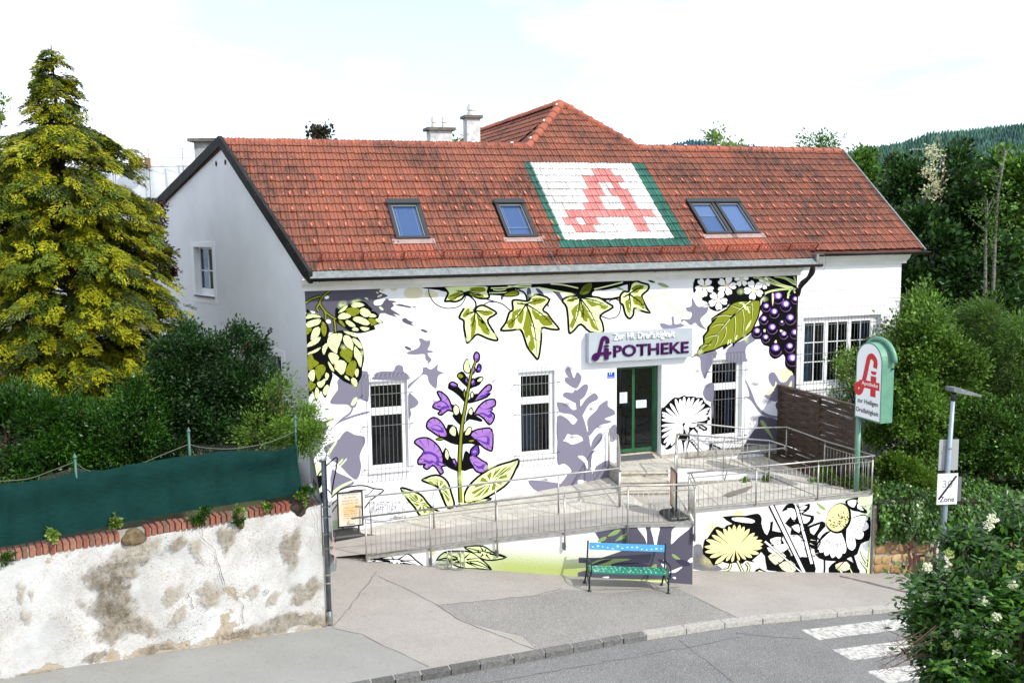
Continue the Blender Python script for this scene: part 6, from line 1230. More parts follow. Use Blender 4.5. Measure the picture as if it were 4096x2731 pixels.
q = rows+1; m = MB(); m.add(vs, [(i*q+j,(i+1)*q+j,(i+1)*q+j+1,i*q+j+1) for i in range(len(cols)-1) for j in range(rows)])
M_SCR = mat('dark_green_mesh', '#04322f', .9, '#032724', 7, stretch=(1,1,14), trans=.08, spec=.2); m.build('mesh_fabric', M_SCR, SCR, True)
M_GP = mat('green_fence_post','#2f5a4c',.5)
for x_, y0, y1 in ((172,1052,1150),(433,992,1120),(678,962,1120),(-30,1050,1150)):
    a = wp(x_,y0,-.16); MB().tube([a-V(0,0,1.0), a], .022, 8).build('fence_post', M_GP, SCR, True); MB().lathe([(.03,0),(.036,.02),(.015,.06),(.002,.09)], a, 8).build('post_cap', M_GP, SCR)
m = MB()
for P in ([(-20,1105),(60,1100),(120,1080),(172,1060)],[(172,1060),(210,1082),(300,1072),(370,1045),(433,1020)],[(433,1020),(470,1028),(540,1030),(620,1015),(678,990)]):
    m.tube(smooth_path([wp(*q,-.17) for q in P]), .008, 5)
m.build('top_wire', mat('grey_fence_wire','#4b4d47',.6,metal=.2), SCR)
m = MB(); rr = random.Random(3)
for k in range(40):
    for s in (-1,1):
        a = wp(95+k*2.6,1072+abs(k-30)*.8,-.18); m.bar(a, a+wd*s*.35-V(0,0,.38), .0022)
    for s in (-1,1):
        a = wp(440+k*5.5,1022+ (k-20)*.1,-.18); m.bar(a, a+wd*s*.22-V(0,0,.24), .0022)
tag(m.build('chain_link', mat('grey_fence_wire','#4b4d47',.6,metal=.2), SCR), kind='stuff')
# ================================================================ sign post at the wall corner
SP = thing('sign_post', gp(D_(773/1,1435)), 'grey steel post with edge-on traffic signs at the corner of the old wall', 'sign post')
pb = V(2.12,-5.59,PZ(2.12)); M_GALV = mat('galvanised_post','#6c7479',.45,'#5c6468',6,metal=.5)
MB().tube([pb-V(0,0,.1),pb+V(0,0,.28)], .062, 12).tube([pb+V(0,0,.26),pb+V(-.0,0,3.2)], .05, 12).build('pole', M_GALV, SP, True); MB().tube([pb+V(0,0,3.2),pb+V(0,0,3.29)], .058, 12).build('cap', mat('white_plastic','#d8dadb',.5), SP, True)
dirv = V(.127,.992,0); side = V(.992,-.127,0)
for z0, z1, wdt, o in ((1.62,3.38,.62,.105),(1.28,1.62,.5,.13)):
    MB().obox(pb+side*o-dirv*wdt*.5+V(0,0,z0)+dirv*.05, dirv*wdt, side*.012+dirv*.0, V(0,0,z1-z0)).build('sign_plate', mat('sign_back_grey','#a7abac',.4,metal=.3) if z0 > 1.5 else mat('red_white_plate','#c98d88',.5), SP)
for z in (1.5,1.78,2.1,2.3): MB().tube([pb+V(0,0,z),pb+V(0,0,z+.03)], .058, 12).bar(pb+V(0,0,z+.015), pb+side*.11+V(0,0,z+.015), .02, .03).build('clamp', M_STEEL, SP)
q0 = crop(1180,1750,1.96)
a, b = Vector(plane(q0(110,360), (0,1,0), pb)), Vector(plane(q0(200,505), (0,1,0), pb))
MB().tube([a,b], .045, 12).build('tilted_pipe', M_GALV, SP, True); MB().bar(b, pb+V(0,0,b.z-pb.z-.02), .03, .03).bar(a.lerp(b,.4), pb+V(0,0,2.32), .02, .02).build('pipe_bracket', M_GALV, SP)
MB().prism([Vector(plane(q0(*c), (0,1,0), pb+V(0,.1,0))) for c in ((140,312),(172,365),(168,410),(138,378))], V(.01,.05,0)).build('panel', mat('black_plastic','#1c1d1f',.5), SP)
a = Vector(plane(q0(270,1055), (0,1,0), pb)); MB().prism([a+V(0,0,0),a+V(.13,0,0.02),a+V(.15,0,.24),a+V(.05,0,.31),a+V(0,0,.3)], (0,.16,0)).build('dispenser_box', mat('dispenser_grey','#8b8f90',.4,metal=.5), SP)
MB().tube([pb+V(0,0,.98),pb+V(0,0,1.01)], .056, 12).tube([pb+V(0,0,.82),pb+V(0,0,.85)], .056, 12).build('clamp', M_STEEL, SP)
# ================================================================ pavement stand with opening hours
M_BLK = mat('black_plastic_base','#1b1c1e',.45,'#242527',8)
def foot(m, c, ex_, ey_, w_, d_, h_):
    c, ex_, ey_ = Vector(c), Vector(ex_), Vector(ey_); vs = []
    for s, z in ((1,0),(1,h_*.45),(.82,h_*.8),(.45,h_)):
        for sx_, sy_ in ((-1,-1),(1,-1),(1,1),(-1,1)):
            vs.append(c+ex_*sx_*w_/2*s+ey_*sy_*d_/2*s+V(0,0,z))
    fs = [(3,2,1,0)]+[(i*4+k,i*4+(k+1)%4,(i+1)*4+(k+1)%4,(i+1)*4+k) for i in range(3) for k in range(4)]+[(12,13,14,15)]; m.add(vs, fs)
s1 = Vector(gp(q0(440,770))); s1 = V(3.22,-.3,PZ(3.2)+.02); y_ = -.3
TL, TR_, BL_, BR_ = [Vector(fac(q0(*c), y_)) for c in ((340,424),(545,416),(336,702),(538,690))]
ST = thing('pavement_stand', (3.2,-.3,PZ(3.2)), 'black framed pavement stand showing a cream opening hours poster near the ramp foot', 'stand sign')
m = MB(); foot(m, (3.24,-.36,PZ(3.2)+.055), (1,0,0), (0,1,0), .72, .55, .17); o = m.build('base', M_BLK, ST); bv = o.modifiers.new('b','BEVEL'); bv.width = .03; bv.segments = 2
xa, xb, za, zb = BL_.x, BR_.x, (BL_.z+BR_.z)/2, (TL.z+TR_.z)/2; f = .035
m = MB(); 
for a, b, c, d_ in ((xa,xa+f,za,zb),(xb-f,xb,za,zb),(xa+f,xb-f,za,za+f),(xa+f,xb-f,zb-f,zb)): m.box((a,y_-.02,c),(b,y_+.02,d_))
for x_ in (xa+.12,xb-.12): m.box((x_-.02,y_-.015,PZ(3.2)+.12),(x_+.02,y_+.015,za))
m.build('frame', M_BLK, ST)
def postermat():
    m = mat('cream_poster','#e2ddcf',.5); nt = m.node_tree; L = nt.links.new; b = nt.nodes['Principled BSDF']; g = nd(nt,'ShaderNodeNewGeometry'); mp = nd(nt,'ShaderNodeMapping'); mp.inputs['Location'].default_value = (-(xa+xb)/2, 0, -(za+zb)/2+.02); mp.inputs['Scale'].default_value = (1,0,1)
    L(g.outputs['Position'], mp.inputs['Vector']); ln = nd(nt,'ShaderNodeVectorMath', operation='LENGTH'); L(mp.outputs[0], ln.inputs[0]); r = nd(nt,'ShaderNodeMapRange'); r.inputs['From Min'].default_value = .05; r.inputs['From Max'].default_value = .4; r.inputs['To Min'].default_value = 1; r.inputs['To Max'].default_value = 0; L(ln.outputs['Value'], r.inputs['Value'])
    x = nd(nt,'ShaderNodeMix',data_type='RGBA'); L(r.outputs[0], x.inputs['Factor']); x.inputs['A'].default_value = (*lin('#cdc9c0'),1); x.inputs['B'].default_value = (*lin('#d3b27c'),1); L(x.outputs['Result'], b.inputs['Base Color']); return m
MB().box((xa+f,y_-.012,za+f),(xb-f,y_+.012,zb-f)).build('poster', postermat(), ST)
M_TXT = mat('brown_print','#5a4230',.7); H_ = zb-za
for body, v, wf, hf in (('NEUE Öffnungszeiten',.90,.72,.05),('ab 1. März 2026',.82,.5,.042),('MO bis SA 7.30 – 12.00',.73,.68,.04),('MO bis FR 14.30 – 18.30',.65,.7,.04),('morgens – ab 7.30',.53,.58,.042),('Wenn Sie vor Arbeit, Schule',.465,.66,.028),('oder dem Kindergarten',.42,.6,.028),('abends – bis 18.30',.355,.6,.042),('Wenn Sie nach der Arbeit',.30,.56,.028),('Ihr Apothekenteam',.235,.62,.028)):
    w_ = (xb-xa-2*f)*wf; fit_text('lettering', body, M_TXT, ST, ((xa+xb)/2-w_/2,y_-.0135,za+H_*v), (1,0,0), (0,0,1), w_, H_*hf)
m = MB(); pharm_A(m, (xa+xb)/2-.06, za+.09, .07, y_-.0125, .002); m.build('emblem', mat('red_print','#c0201c',.5), ST); MB().box(((xa+xb)/2-.1,y_-.014,za+.06),((xa+xb)/2+.1,y_-.0125,za+.075)).build('printed_bar', M_TXT, ST)
# second stand, seen edge-on, on the lower landing
K1 = lambda x, y: (2380+x/4.48, 1780+y/4.48)
S2 = thing('pavement_stand', (10.42,-3.72,1.42), 'narrow pavement stand with coloured poster seen almost edge-on at the ramp corner', 'stand sign')
m = MB(); ey2 = V(-.1,-.99,0).normalized(); ex2 = V(.99,-.1,0).normalized(); foot(m, (10.43,-3.72,1.425), ex2, ey2, .5, .72, .15); o = m.build('base', M_BLK, S2); bv = o.modifiers.new('b','BEVEL'); bv.width = .03; bv.segments = 2
p0, p1 = V(10.50,-3.42,0), V(10.36,-3.96,0); ed = (p1-p0).normalized(); et = V(-ed.y,ed.x,0); z0_, z1_ = 1.62, 2.55; wl = (p1-p0).length
m = MB()
for a, b, c, d_ in ((0,.035,z0_,z1_),(wl-.035,wl,z0_,z1_),(.035,wl-.035,z0_,z0_+.035),(.035,wl-.035,z1_-.035,z1_)): m.obox(p0+ed*a-et*.018+V(0,0,c), ed*(b-a), et*.036, V(0,0,d_-c))
m.obox(p0+ed*.15-et*.015+V(0,0,1.5), ed*.04, et*.03, V(0,0,.2)); m.obox(p0+ed*(wl-.19)-et*.015+V(0,0,1.5), ed*.04, et*.03, V(0,0,.2)); m.build('frame', M_BLK, S2)
MB().obox(p0+ed*.035-et*.012+V(0,0,z0_+.035), ed*(wl-.07), et*.024, V(0,0,z1_-z0_-.07)).build('poster', mat('coloured_poster','#c98b70',.5,'#8fae8c',1.6, c3='#d9cfc4', s3=2.2, lo3=.5, hi3=.6), S2)
# ================================================================ bench
BN = thing('park_bench', gp(KK(1060,1250)), 'green slatted bench with sky blue back board and dark iron ends by the slate mural', 'bench')
bl, br = Vector(gp(KK(512,1225))), Vector(gp(KK(1608,1255))); bx = (br-bl); blen = bx.length; bx.normalize(); by = V(-bx.y,bx.x,0).normalized(); bz = bx.cross(by)
def BP(x, y, z): return bl+bx*x+by*y+bz*z
M_IRON = mat('dark_green_cast_iron','#16302b',.4,'#10231f',9,metal=.3)
for x_ in (.03, blen-.03):
    m = MB()
    prof = [(.045,0),(.05,.02),(.028,.035),(.02,.06),(.026,.1),(.018,.13),(.018,.2),(.027,.23),(.018,.26),(.02,.34),(.028,.36)]
    m.lathe([(r,z) for r,z in prof], BP(x_,0,0), 10)
    m.tube(smooth_path([BP(x_,0,.35),BP(x_,.02,.40),BP(x_,.2,.385),BP(x_,.4,.40),BP(x_,.46,.55),BP(x_,.52,.8),BP(x_,.55,.98)]), .02, 8)
    m.tube(smooth_path([BP(x_,.40,.40),BP(x_,.46,.2),BP(x_,.53,.0)]), .02, 8)
    m.lathe([(.04,0),(.04,.02),(.02,.04)], BP(x_,.53,0), 8)
    m.tube(smooth_path([BP(x_,.02,.38),BP(x_,-.03,.46),BP(x_,.0,.56),BP(x_,.12,.62),BP(x_,.3,.60),BP(x_,.47,.62)]), .016, 8)
    m.tube(smooth_path([BP(x_,.05,.3),BP(x_,.16,.2),BP(x_,.3,.22),BP(x_,.42,.3)]), .012, 6)
    m.build('iron_end', M_IRON, BN, True)
M_BLUE = mat('sky_blue_paint','#3f8fc4',.4,'#3a85b8',5); M_TEAL = mat('sea_green_paint','#17806a',.4,'#14745f',6)
MB().obox(BP(.06,.47,.80), bx*(blen-.12), by*.03+bz*.0, bz*.145+by*.03).build('back_slat', M_BLUE, BN)
for k in range(5):
    MB().obox(BP(.05,.02+k*.082,.415-.008*math.sin(k*.8)), bx*(blen-.1), by*.07, bz*.03).build('seat_slat', M_TEAL, BN)
m = MB(); rr = random.Random(12); mt_ = [mat('motif_white','#e9efe9',.5), mat('motif_lime','#9ac45c',.5), mat('motif_orange','#cf9a72',.5)]
for k in range(15):
    x_ = .14+k*(blen-.28)/14; z_ = .86+rr.uniform(-.03,.03); c = BP(x_,.475+(z_-.80)*.2,z_)-by*.006; mi = 1 if k % 4 == 1 else 0
    if mi: m.poly([c-bx*.03-bz*.028,c+bx*.03-bz*.026,c+bx*.028+bz*.03,c-bx*.028+bz*.03], 1); c = c-by*.002
    m.poly([c+bx*(rr.uniform(.012,.03)*math.cos(a))+bz*(rr.uniform(.01,.022)*math.sin(a)) for a in [i*.785 for i in range(8)]], 0)
for k in range(5):
    for j in range(16):
        x_ = .12+j*(blen-.24)/15+rr.uniform(-.03,.03); c = BP(x_,.055+k*.082,.447-.008*math.sin(k*.8)); mi = rr.choice((0,0,0,2,1)) 
        m.poly([c+bx*(rr.uniform(.008,.03)*math.cos(a))+by*(rr.uniform(.006,.018)*math.sin(a)) for a in [i*.785 for i in range(8)]], mi)
o = m.build('painted_motifs', mt_, BN); o['kind'] = 'stuff'
# ================================================================ wall-mounted cycle rack
CR = thing('cycle_rack', (5.5,fy(5.5)-.1,.6), 'small steel cycle rack fixed to the lower ramp wall among painted leaves', 'cycle rack')
cp_ = lambda x, y, o: Vector(plane(KH(x,y), un, V(10.58,-4.36,0)-un*o))
for x_ in (1208,1242,1325,1358):
    MB().tube(smooth_path([cp_(x_,800,.0),cp_(x_,795,.2),cp_(x_,800,.32),cp_(x_+2,900,.34),cp_(x_+3,925,.25),cp_(x_+3,930,.0)],4), .012, 8).build('wheel_hoop', M_STEEL, CR, True)
for y0 in (805,905): MB().bar(cp_(1205,y0,.30), cp_(1362,y0-5,.30), .02, .03).build('cross_bar', M_STEEL, CR)
# ================================================================ wooden screen fence
WF = thing('wooden_fence', (15.72,-1.7,1.5), 'dark brown woven wooden fence panels standing beside the upper ramp', 'fence')
M_WOOD = mat('weathered_dark_wood','#4a3a2e',.85,'#352a22',5,stretch=(8,1,14),bump=.004,bscale=50,c3='#6a5647',s3=3,isl=-.12)
fx, ya, ym, yb_, zb0, zt0 = 15.74, -.06, -1.86, -3.36, 1.58, 3.6
for y_ in (ya,ym,yb_): MB().box((fx-.045,y_-.045,zb0-.1),(fx+.045,y_+.045,zt0)).build('post', M_WOOD, WF)
MB().box((fx-.07,yb_-.08,zt0+.001),(fx+.07,ya+.05,zt0+.05)).build('cap_rail', M_WOOD, WF)
rr = random.Random(6)
for a, b in ((ya-.045,ym+.045),(ym-.045,yb_+.045)):
    k = 0; z_ = zb0+.05
    while z_ < zt0-.08:
        h_ = .105; n = 9; m = MB(); vs = []; ph = (k % 2)*math.pi; gap = rr.random()
        for i in range(n+1):
            y_ = a+(b-a)*i/n; x_ = fx+.022*math.cos(ph+i/n*3*math.pi); dz = rr.uniform(-.004,.004)
            if b < -2 and z_ > 3.05 and z_ < 3.25: dz -= .09*i/n
            vs += [(x_-.006,y_,z_+dz),(x_+.006,y_,z_+dz),(x_+.006,y_,z_+h_+dz),(x_-.006,y_,z_+h_+dz)]
        m.add(vs, [(i*4+j,i*4+(j+1)%4,(i+1)*4+(j+1)%4,(i+1)*4+j) for i in range(n) for j in range(4)]+[(3,2,1,0),(n*4,n*4+1,n*4+2,n*4+3)]); m.build('slat', M_WOOD, WF)
        z_ += h_-.012+(.0 if gap < .8 else .026); k += 1
# ================================================================ pylon sign
PY = thing('pharmacy_pylon_sign', (15.42,-3.85,1.5), 'tall mint green pylon sign with arched white panel and red letter A', 'sign')
M_MINT = mat('mint_green_enamel','#5f8f79',.45,'#56846f',4); M_PANEL = mat('white_sign_panel','#e9ecee',.3)
X0 = 15.36; Y0, Y1 = -3.80, -4.74; ZB = 3.47; yc = (Y0+Y1)/2; rad = (Y0-Y1)/2; zt = Vector(plane(D_(1996,786),(1,0,0),(X0,0,0))).z; zc_ = zt-rad
def archp(x, i): return [V(x,Y0-i,ZB+i),V(x,Y1+i,ZB+i)]+[V(x,yc-(rad-i)*math.cos(a),zc_+(rad-i)*math.sin(a)) for a in [math.pi*k/16 for k in range(17)]]
MB().prism(archp(X0,0), (.34,0,0)).build('sign_box', M_MINT, PY); MB().prism(archp(X0-.006,.035), (.0055,0,0)).build('sign_panel', M_PANEL, PY)
MB().tube([V(15.44,-3.86,1.4),V(15.44,-3.86,ZB+.0)], .06, 14).build('pole', M_MINT, PY, True)
MB().tube([V(X0+.28,yc-(rad+.1)*math.cos(a),zc_+(rad+.07)*math.sin(a)) for a in [math.pi*(.15+.85*0)+math.pi*(-.02+1.04*k/20)-.35 for k in range(21)] if True], .06, 10).build('arch_tube', M_MINT, PY, True)
MB().bar(V(X0+.28,Y1-.06,zc_-.12), V(X0+.28,Y1+.05,zc_-.12), .04, .04).build('tube_bracket', M_FRAME, PY)
M_RED = mat('red_vinyl','#c4141c',.35); M_BLKT = mat('black_vinyl','#17181b',.4)
m = MB(); pharm_A(m, 0, 0, 1.0, 0, .002, 1.25, .15); me = m.mesh('emblem', M_RED)
FR = Matrix(((0,1,0,X0-.0065),(-1,0,0,yc+.02),(0,0,1,ZB+.60),(0,0,0,1))); 
inst('emblem', me, PY, FR)
for body, z_, wdt, h_, mt in (('Apotheke',.815,.58,.12,M_LW),('zur Heiligen',.35,.74,.15,M_BLKT),('Dreifaltigkeit',.12,.80,.15,M_BLKT)):
    fit_text('lettering', body, mt, PY, (X0-.0125,yc+wdt/2-(.06 if mt is M_LW else 0),ZB+z_), (0,-1,0), (0,0,1), wdt, h_, bold=.012)
# ================================================================ street lamp with the zone sign
LB = Vector(gp(D_(2158,1330))); LP_ = thing('street_lamp', LB, 'pale blue grey street lamp carrying an end of 30 zone sign', 'street lamp')
lx = lambda x, y: Vector(plane(D_(x,y), (0,1,0), LB))
M_LAMP = mat('pale_grey_lamp_post','#8d99a6',.4,'#818d9a',5,metal=.2); tp_ = lx(2190,905)
MB().tube([LB-V(0,0,.1), LB.lerp(tp_,.45), tp_], [.075,.065,.05], 14).build('pole', M_LAMP, LP_, True)
MB().tube([tp_-V(0,0,.16),tp_+V(0,0,.03)], .065, 12).build('spigot', M_FRAME, LP_, True)
a, b = lx(2182,893), lx(2246,907); hd = (b-a).normalized(); m = MB()
m.prism([a+V(0,-.14,0)-V(0,0,.05),a+V(0,-.14,.05),a+hd*.18+V(0,-.15,.075),b+V(0,-.12,.02),b+V(0,-.12,-.03),a+hd*.2+V(0,-.15,-.06)], (0,.29,0)); m.build('lamp_head', mat('lamp_head_grey','#7f858c',.4,'#70767d',6,metal=.3), LP_)
s_ = [lx(2152,1087)+V(0,-.08,0), lx(2190,1094)+V(0,-.08,0)]; ctr_ = lx(2169,1120)+V(0,-.1,0); zx = V(.97,-.24,0).normalized(); zy = V(.24,.97,0)
wz, hz = .52, .78; oz = ctr_-zx*wz/2-V(0,0,hz/2)
MB().obox(oz, zx*wz, zy*.004, V(0,0,hz)).build('zone_sign', mat('white_sign_face','#dfe1e2',.35), LP_)
def zp(u, v, o=.0015): return oz+zx*u+V(0,0,v)-zy*o
M_GREYP = mat('grey_sign_print','#8d9092',.5)
c_ = (wz/2,hz*.66); n = 28; m = MB(); ro_, ri_ = .205, .195; m.add([zp(c_[0]+r_*math.cos(2*math.pi*k/n),c_[1]+r_*math.sin(2*math.pi*k/n)) for r_ in (ro_,ri_) for k in range(n)], [(k,(k+1)%n,n+(k+1)%n,n+k) for k in range(n)]); m.build('ring', M_GREYP, LP_)
fit_text('lettering', '30', M_GREYP, LP_, zp(c_[0]-.13,c_[1]-.1,.002), zx, (0,0,1), .26, .2, bold=.01); fit_text('lettering', 'Zone', M_BLKT, LP_, zp(.07,.06,.002), zx, (0,0,1), .38, .14, bold=.015)
MB().poly([zp(.02,.14,.003),zp(.07,.12,.003),zp(.50,.70,.003),zp(.46,.73,.003)]).build('slash', M_BLKT, LP_)
MB().obox(ctr_+zy*.18-zx*.02+V(.1,0,-.38), zx*.40, zy*.004, V(0,0,.62)).build('sign_back', mat('sign_back_dark','#6d7073',.5,metal=.3), LP_); MB().obox(ctr_+zy*.16-zx*.25+V(.1,0,.42), zx*.5, zy*.004, V(0,0,.78)).build('sign_back', mat('sign_back_grey','#a7abac',.4,metal=.3), LP_)
for z_ in (1.0,.3,-.25): c = ctr_+V(0,0,z_); p_ = LB.lerp(tp_, (c.z-LB.z)/(tp_.z-LB.z)); MB().tube([p_-V(0,0,.015),p_+V(0,0,.015)], .075, 12).bar(p_, p_+V(.22,.1,0), .02, .03).build('clamp', M_STEEL, LP_)
# ================================================================ stone wall on the right
SW = thing('stone_wall', (15.8,-4.25,-.6), 'rough tan sandstone wall half covered by ivy to the right of the ramp', 'wall')
sx0, sx1, sy = 15.74, 24.0, -4.20
def SWz(x): return PZ(x)+1.06
MB().prism([(sx0,sy,PZ(sx0)-.3),(sx1,sy,PZ(sx1)-.3),(sx1,sy,SWz(sx1)+.7),(sx0,sy,SWz(sx0)+.7)], (0,.35,0)).build('mortar', mat('grey_lime_mortar','#a19a8e',.95,'#8b8477',12,bump=.01,bscale=40), SW)
M_ST = [mat('sandstone_%d' % i, c, .9, c2, 5, bump=.015, bscale=18, c3=c3, s3=4) for i, (c, c2, c3) in enumerate((('#a88c62','#927850','#7c6a50'),('#9c7a50','#876744','#6f5a40'),('#97764f','#876846','#745d44'),('#8f7d66','#7b6a56','#665848'),('#b39a74','#a0865f','#86735a')))]
def stone_mesh(w_, h_, seed):
    rr = random.Random(seed); k = rr.randint(6,8); P = []
    for i in range(16):
        a = 2*math.pi*i/16; e = 5.5; c, s = math.cos(a), math.sin(a); r = (abs(c)**e+abs(s)**e)**(-1/e)*(1+rr.uniform(-.10,.02)); P.append((c*r*w_/2, s*r*h_/2))
    m = MB(); n = 16; vs = []
    for f, d_ in ((1,0),(.99,-.018),(.94,-.032),(.6,-.037)): vs += [(x*f, d_+rr.uniform(-.004,.004), z*f) for x,z in P]
    vs.append((0,-.038,0)); fs = [(i*n+j,i*n+(j+1)%n,(i+1)*n+(j+1)%n,(i+1)*n+j) for i in range(3) for j in range(n)]+[(3*n+j,3*n+(j+1)%n,4*n) for j in range(n)]
    return m.add(vs, fs)
rs = random.Random(21); row = 0; zrow = .0
while zrow < 1.15:
    hgt = rs.uniform(.22,.38); x = sx0+.01
    while x < sx1-1.5:
        w_ = rs.choice((rs.uniform(.2,.3),rs.uniform(.34,.6))); hh = hgt*rs.uniform(.8,1.06); jz = rs.uniform(-.03,.03)
        if not (17.62 < x+w_/2 < 17.95):
            if rs.random() < .16 and w_ < .3:
                for q in (0,1): MB_ = stone_mesh(w_-.03, hh/2-.025, rs.random()); inst('stone', MB_.mesh('stone', rs.choice(M_ST), True), SW, Matrix.Translation(V(x+w_/2,sy,PZ(x+w_/2)+zrow+hh*(.26+.5*q))))
            else: inst('stone', stone_mesh(w_-.012, hh-.01, rs.random()).mesh('stone', rs.choice(M_ST), True), SW, Matrix.Translation(V(x+w_/2,sy,PZ(x+w_/2)+zrow+hh/2+jz)) @ Matrix.Rotation(rs.uniform(-.06,.06),4,'Y'))
        x += w_
    zrow += hgt
a, b = Vector(plane(D_(2150,1195),(0,1,0),(0,sy,0))), Vector(plane(D_(2192,1280),(0,1,0),(0,sy,0)))
MB().box((a.x,sy-.06,PZ(a.x)-.1),(a.x+.5,sy-.001,a.z+.1)).build('pier', mat('pale_pier','#c9c5bd',.8,'#aaa59b',5), SW)
# ================================================================ rusty outline figure
RF_ = thing('rusty_lamb_figure', (16.9,-4.4,PZ(16.9)), 'rust brown flat steel outline of a lamb in front of the stone wall', 'sculpture')
KL = crop(3096,1950,2.008); rq = lambda x, y: (lambda p: (p[0],p[2]))(plane(KL(x,y),(0,1,0),(0,-4.36,0)))
m = MB()
for P in ('1140,405 1115,378 1080,378 1045,400 1032,440 1045,470 1085,490 1112,480 1112,440 1098,405', '1098,400 1095,440 1105,480', '1135,405 1170,425 1205,432 1240,415 1280,405 1303,425 1300,470 1282,500 1285,540 1270,580 1262,600', '1085,490 1080,530 1095,575 1085,630 1065,685', '1118,520 1125,580 1128,640 1135,690','1130,565 1165,545 1215,545 1255,560','1165,548 1158,600 1165,640', '1262,480 1285,485'):
    stroke3(m, [rq(*q) for q in pts(P)], .062, -4.36, .018)
m.build('steel_outline', mat('rusty_steel','#4f261c',.8,'#3b1c16',9,bump=.004,bscale=40), RF_)
# ================================================================ vegetation helpers
RNG = np.random.default_rng(11)
def unit(a): return a/np.maximum(np.linalg.norm(a, axis=-1, keepdims=True), 1e-9)
def leaf_mesh(name, parent, P, T, N, ln, wd, mt, fold=.15, mi=None):
    """one folded rhombic leaf per row: base P, tip direction T, face normal N"""
    T = unit(T); B = unit(np.cross(T, N)); N = np.cross(B, T); ln = np.asarray(ln).reshape(-1,1); wd = np.asarray(wd).reshape(-1,1)
    v = np.stack([P, P+T*ln*.45+B*wd*.5+N*wd*fold, P+T*ln, P+T*ln*.45-B*wd*.5+N*wd*fold], 1).reshape(-1,3)
    return npmesh(name, v, np.arange(len(v)).reshape(-1,4), mt, parent, mi)
def sample(blobs, n, rng, shell=.55, bough=20):
    """clump centres: boughs spread over the lobes, clumps gathered round the boughs"""
    w = np.array([b[1][0]*b[1][1]+b[1][1]*b[1][2]+b[1][0]*b[1][2] for b in blobs]); nb = max(6, n//bough)
    k = rng.choice(len(blobs), nb, p=w/w.sum()); C = np.array([b[0] for b in blobs], float)[k]; R = np.array([b[1] for b in blobs], float)[k]
    d = unit(rng.normal(size=(nb,3))); r = (shell+(1-shell)*rng.random((nb,1))**.6)*(1+.12*rng.normal(size=(nb,1)))
    j = rng.integers(0, nb, n); off = rng.normal(size=(n,3))*R[j]*rng.uniform(.08,.22,(nb,1))[j]*np.array([1,1,.7]); P = (C+d*R*r)[j]+off
    Nn = unit(unit(d/R*R.mean(1, keepdims=True))[j]+unit(off)*.6)
    keep = np.ones(n, bool)
    for c, R_ in blobs:
        q = ((P-np.array(c))/np.array(R_)); keep &= (np.linalg.norm(q, axis=1) > .45)
    return P[keep], Nn[keep]
def foliage(name, parent, blobs, nc, per, rc, ln, wd, mt, seed, up=.25, shell=.55, droop=0., floor=None, outw=.8):
    rng = np.random.default_rng(seed); C, Nn = sample(blobs, nc, rng, shell); k = len(C)
    off = rng.normal(size=(k,per,3))*rc*.5; P = (C[:,None]+off).reshape(-1,3); O = np.repeat(Nn, per, 0); rel = unit(off.reshape(-1,3))
    T = unit(O*outw+rel*.8+rng.normal(size=P.shape)*.45+np.array([0,0,up-droop])); Nm = unit(O*.7+rng.normal(size=P.shape)*.55+np.array([0,0,.55]))
    s = rng.uniform(.65,1.25,len(P))
    if floor is not None: m_ = P[:,2] > floor; P, T, Nm, s = P[m_], T[m_], Nm[m_], s[m_]
    ns = max(3, int(k*.05)); j = rng.integers(0, k, ns); dd = unit(Nn[j]+rng.normal(size=(ns,3))*.35+np.array([0,0,.35-droop])); Ls = rng.uniform(1.2,3.2,(ns,1))*rc     # stray shoots
    for f in np.linspace(.2,1,9):
        Q = C[j]+dd*Ls*f-np.array([0,0,1.])*(.25*Ls*f*f)
        for q in (-1,1): P = np.concatenate([P,Q]); T = np.concatenate([T, dd*.6+np.cross(dd,np.array([.3,.2,1.]))*q*.8+rng.normal(size=(ns,3))*.2]); Nm = np.concatenate([Nm, np.array([0,0,1.])+rng.normal(size=(ns,3))*.4]); s = np.concatenate([s, rng.uniform(.7,1.1,ns)])
    return leaf_mesh(name, parent, P, T, Nm, ln*s, wd*s, mt), C
M_BARK = mat('grey_brown_bark','#4f4336',.95,'#3a3128',9,stretch=(1,1,.3),bump=.02,bscale=14)
M_TWIG = mat('brown_twig','#4a3b2c',.9,'#5d4a36',9)
def limbs(name, parent, base, hub, C, n, r0, mt, seed, r1=.02):
    rng = np.random.default_rng(seed); m = MB(); base, hub = Vector(base), Vector(hub)
    m.tube([base, base.lerp(hub,.5)+V(rng.normal()*.06,rng.normal()*.06,0), hub], [r0, r0*.75, r0*.5], 9); o = m.build('trunk', mt, parent, True)
    m = MB()
    for c in C[rng.choice(len(C), min(n,len(C)), replace=False)]:
        c = Vector(c); s = base.lerp(hub, float(rng.uniform(.45,1))); md = s.lerp(c,.55)+V(0,0,.08*(c-s).length); m.tube([s,md,c], [r0*.32, r0*.18, r1*.4], 5)
    m.build('branches', mt, parent, True)['kind'] = 'stuff'; return o
def shrub(name, label, blobs, nc, per, rc, ln, wd, mt, seed, base=None, cat='shrub', group=None, nl=14, r0=.04, **k):
    b = Vector(base) if base is not None else V(*blobs[0][0])-V(0,0,blobs[0][1][2]); t = thing(name, b, label, cat, group)
    o, C = foliage('foliage' if cat != 'tree' else 'crown', t, blobs, nc, per, rc, ln, wd, mt, seed, **k)
    hub = Vector(np.mean([q[0] for q in blobs], 0)); limbs(name, t, b, hub, C, nl, r0, M_TWIG if cat != 'tree' else M_BARK, seed); return t
def blob(dx, dy, depth, rx, rz, ry=None):
    """lobe centred on a picture point at a depth, radii in metres"""
    c = at(D_(dx,dy), depth); return (c, (rx, ry or rx, rz))
def mpp(depth): return SC*depth/FPX          # metres per display pixel at a depth
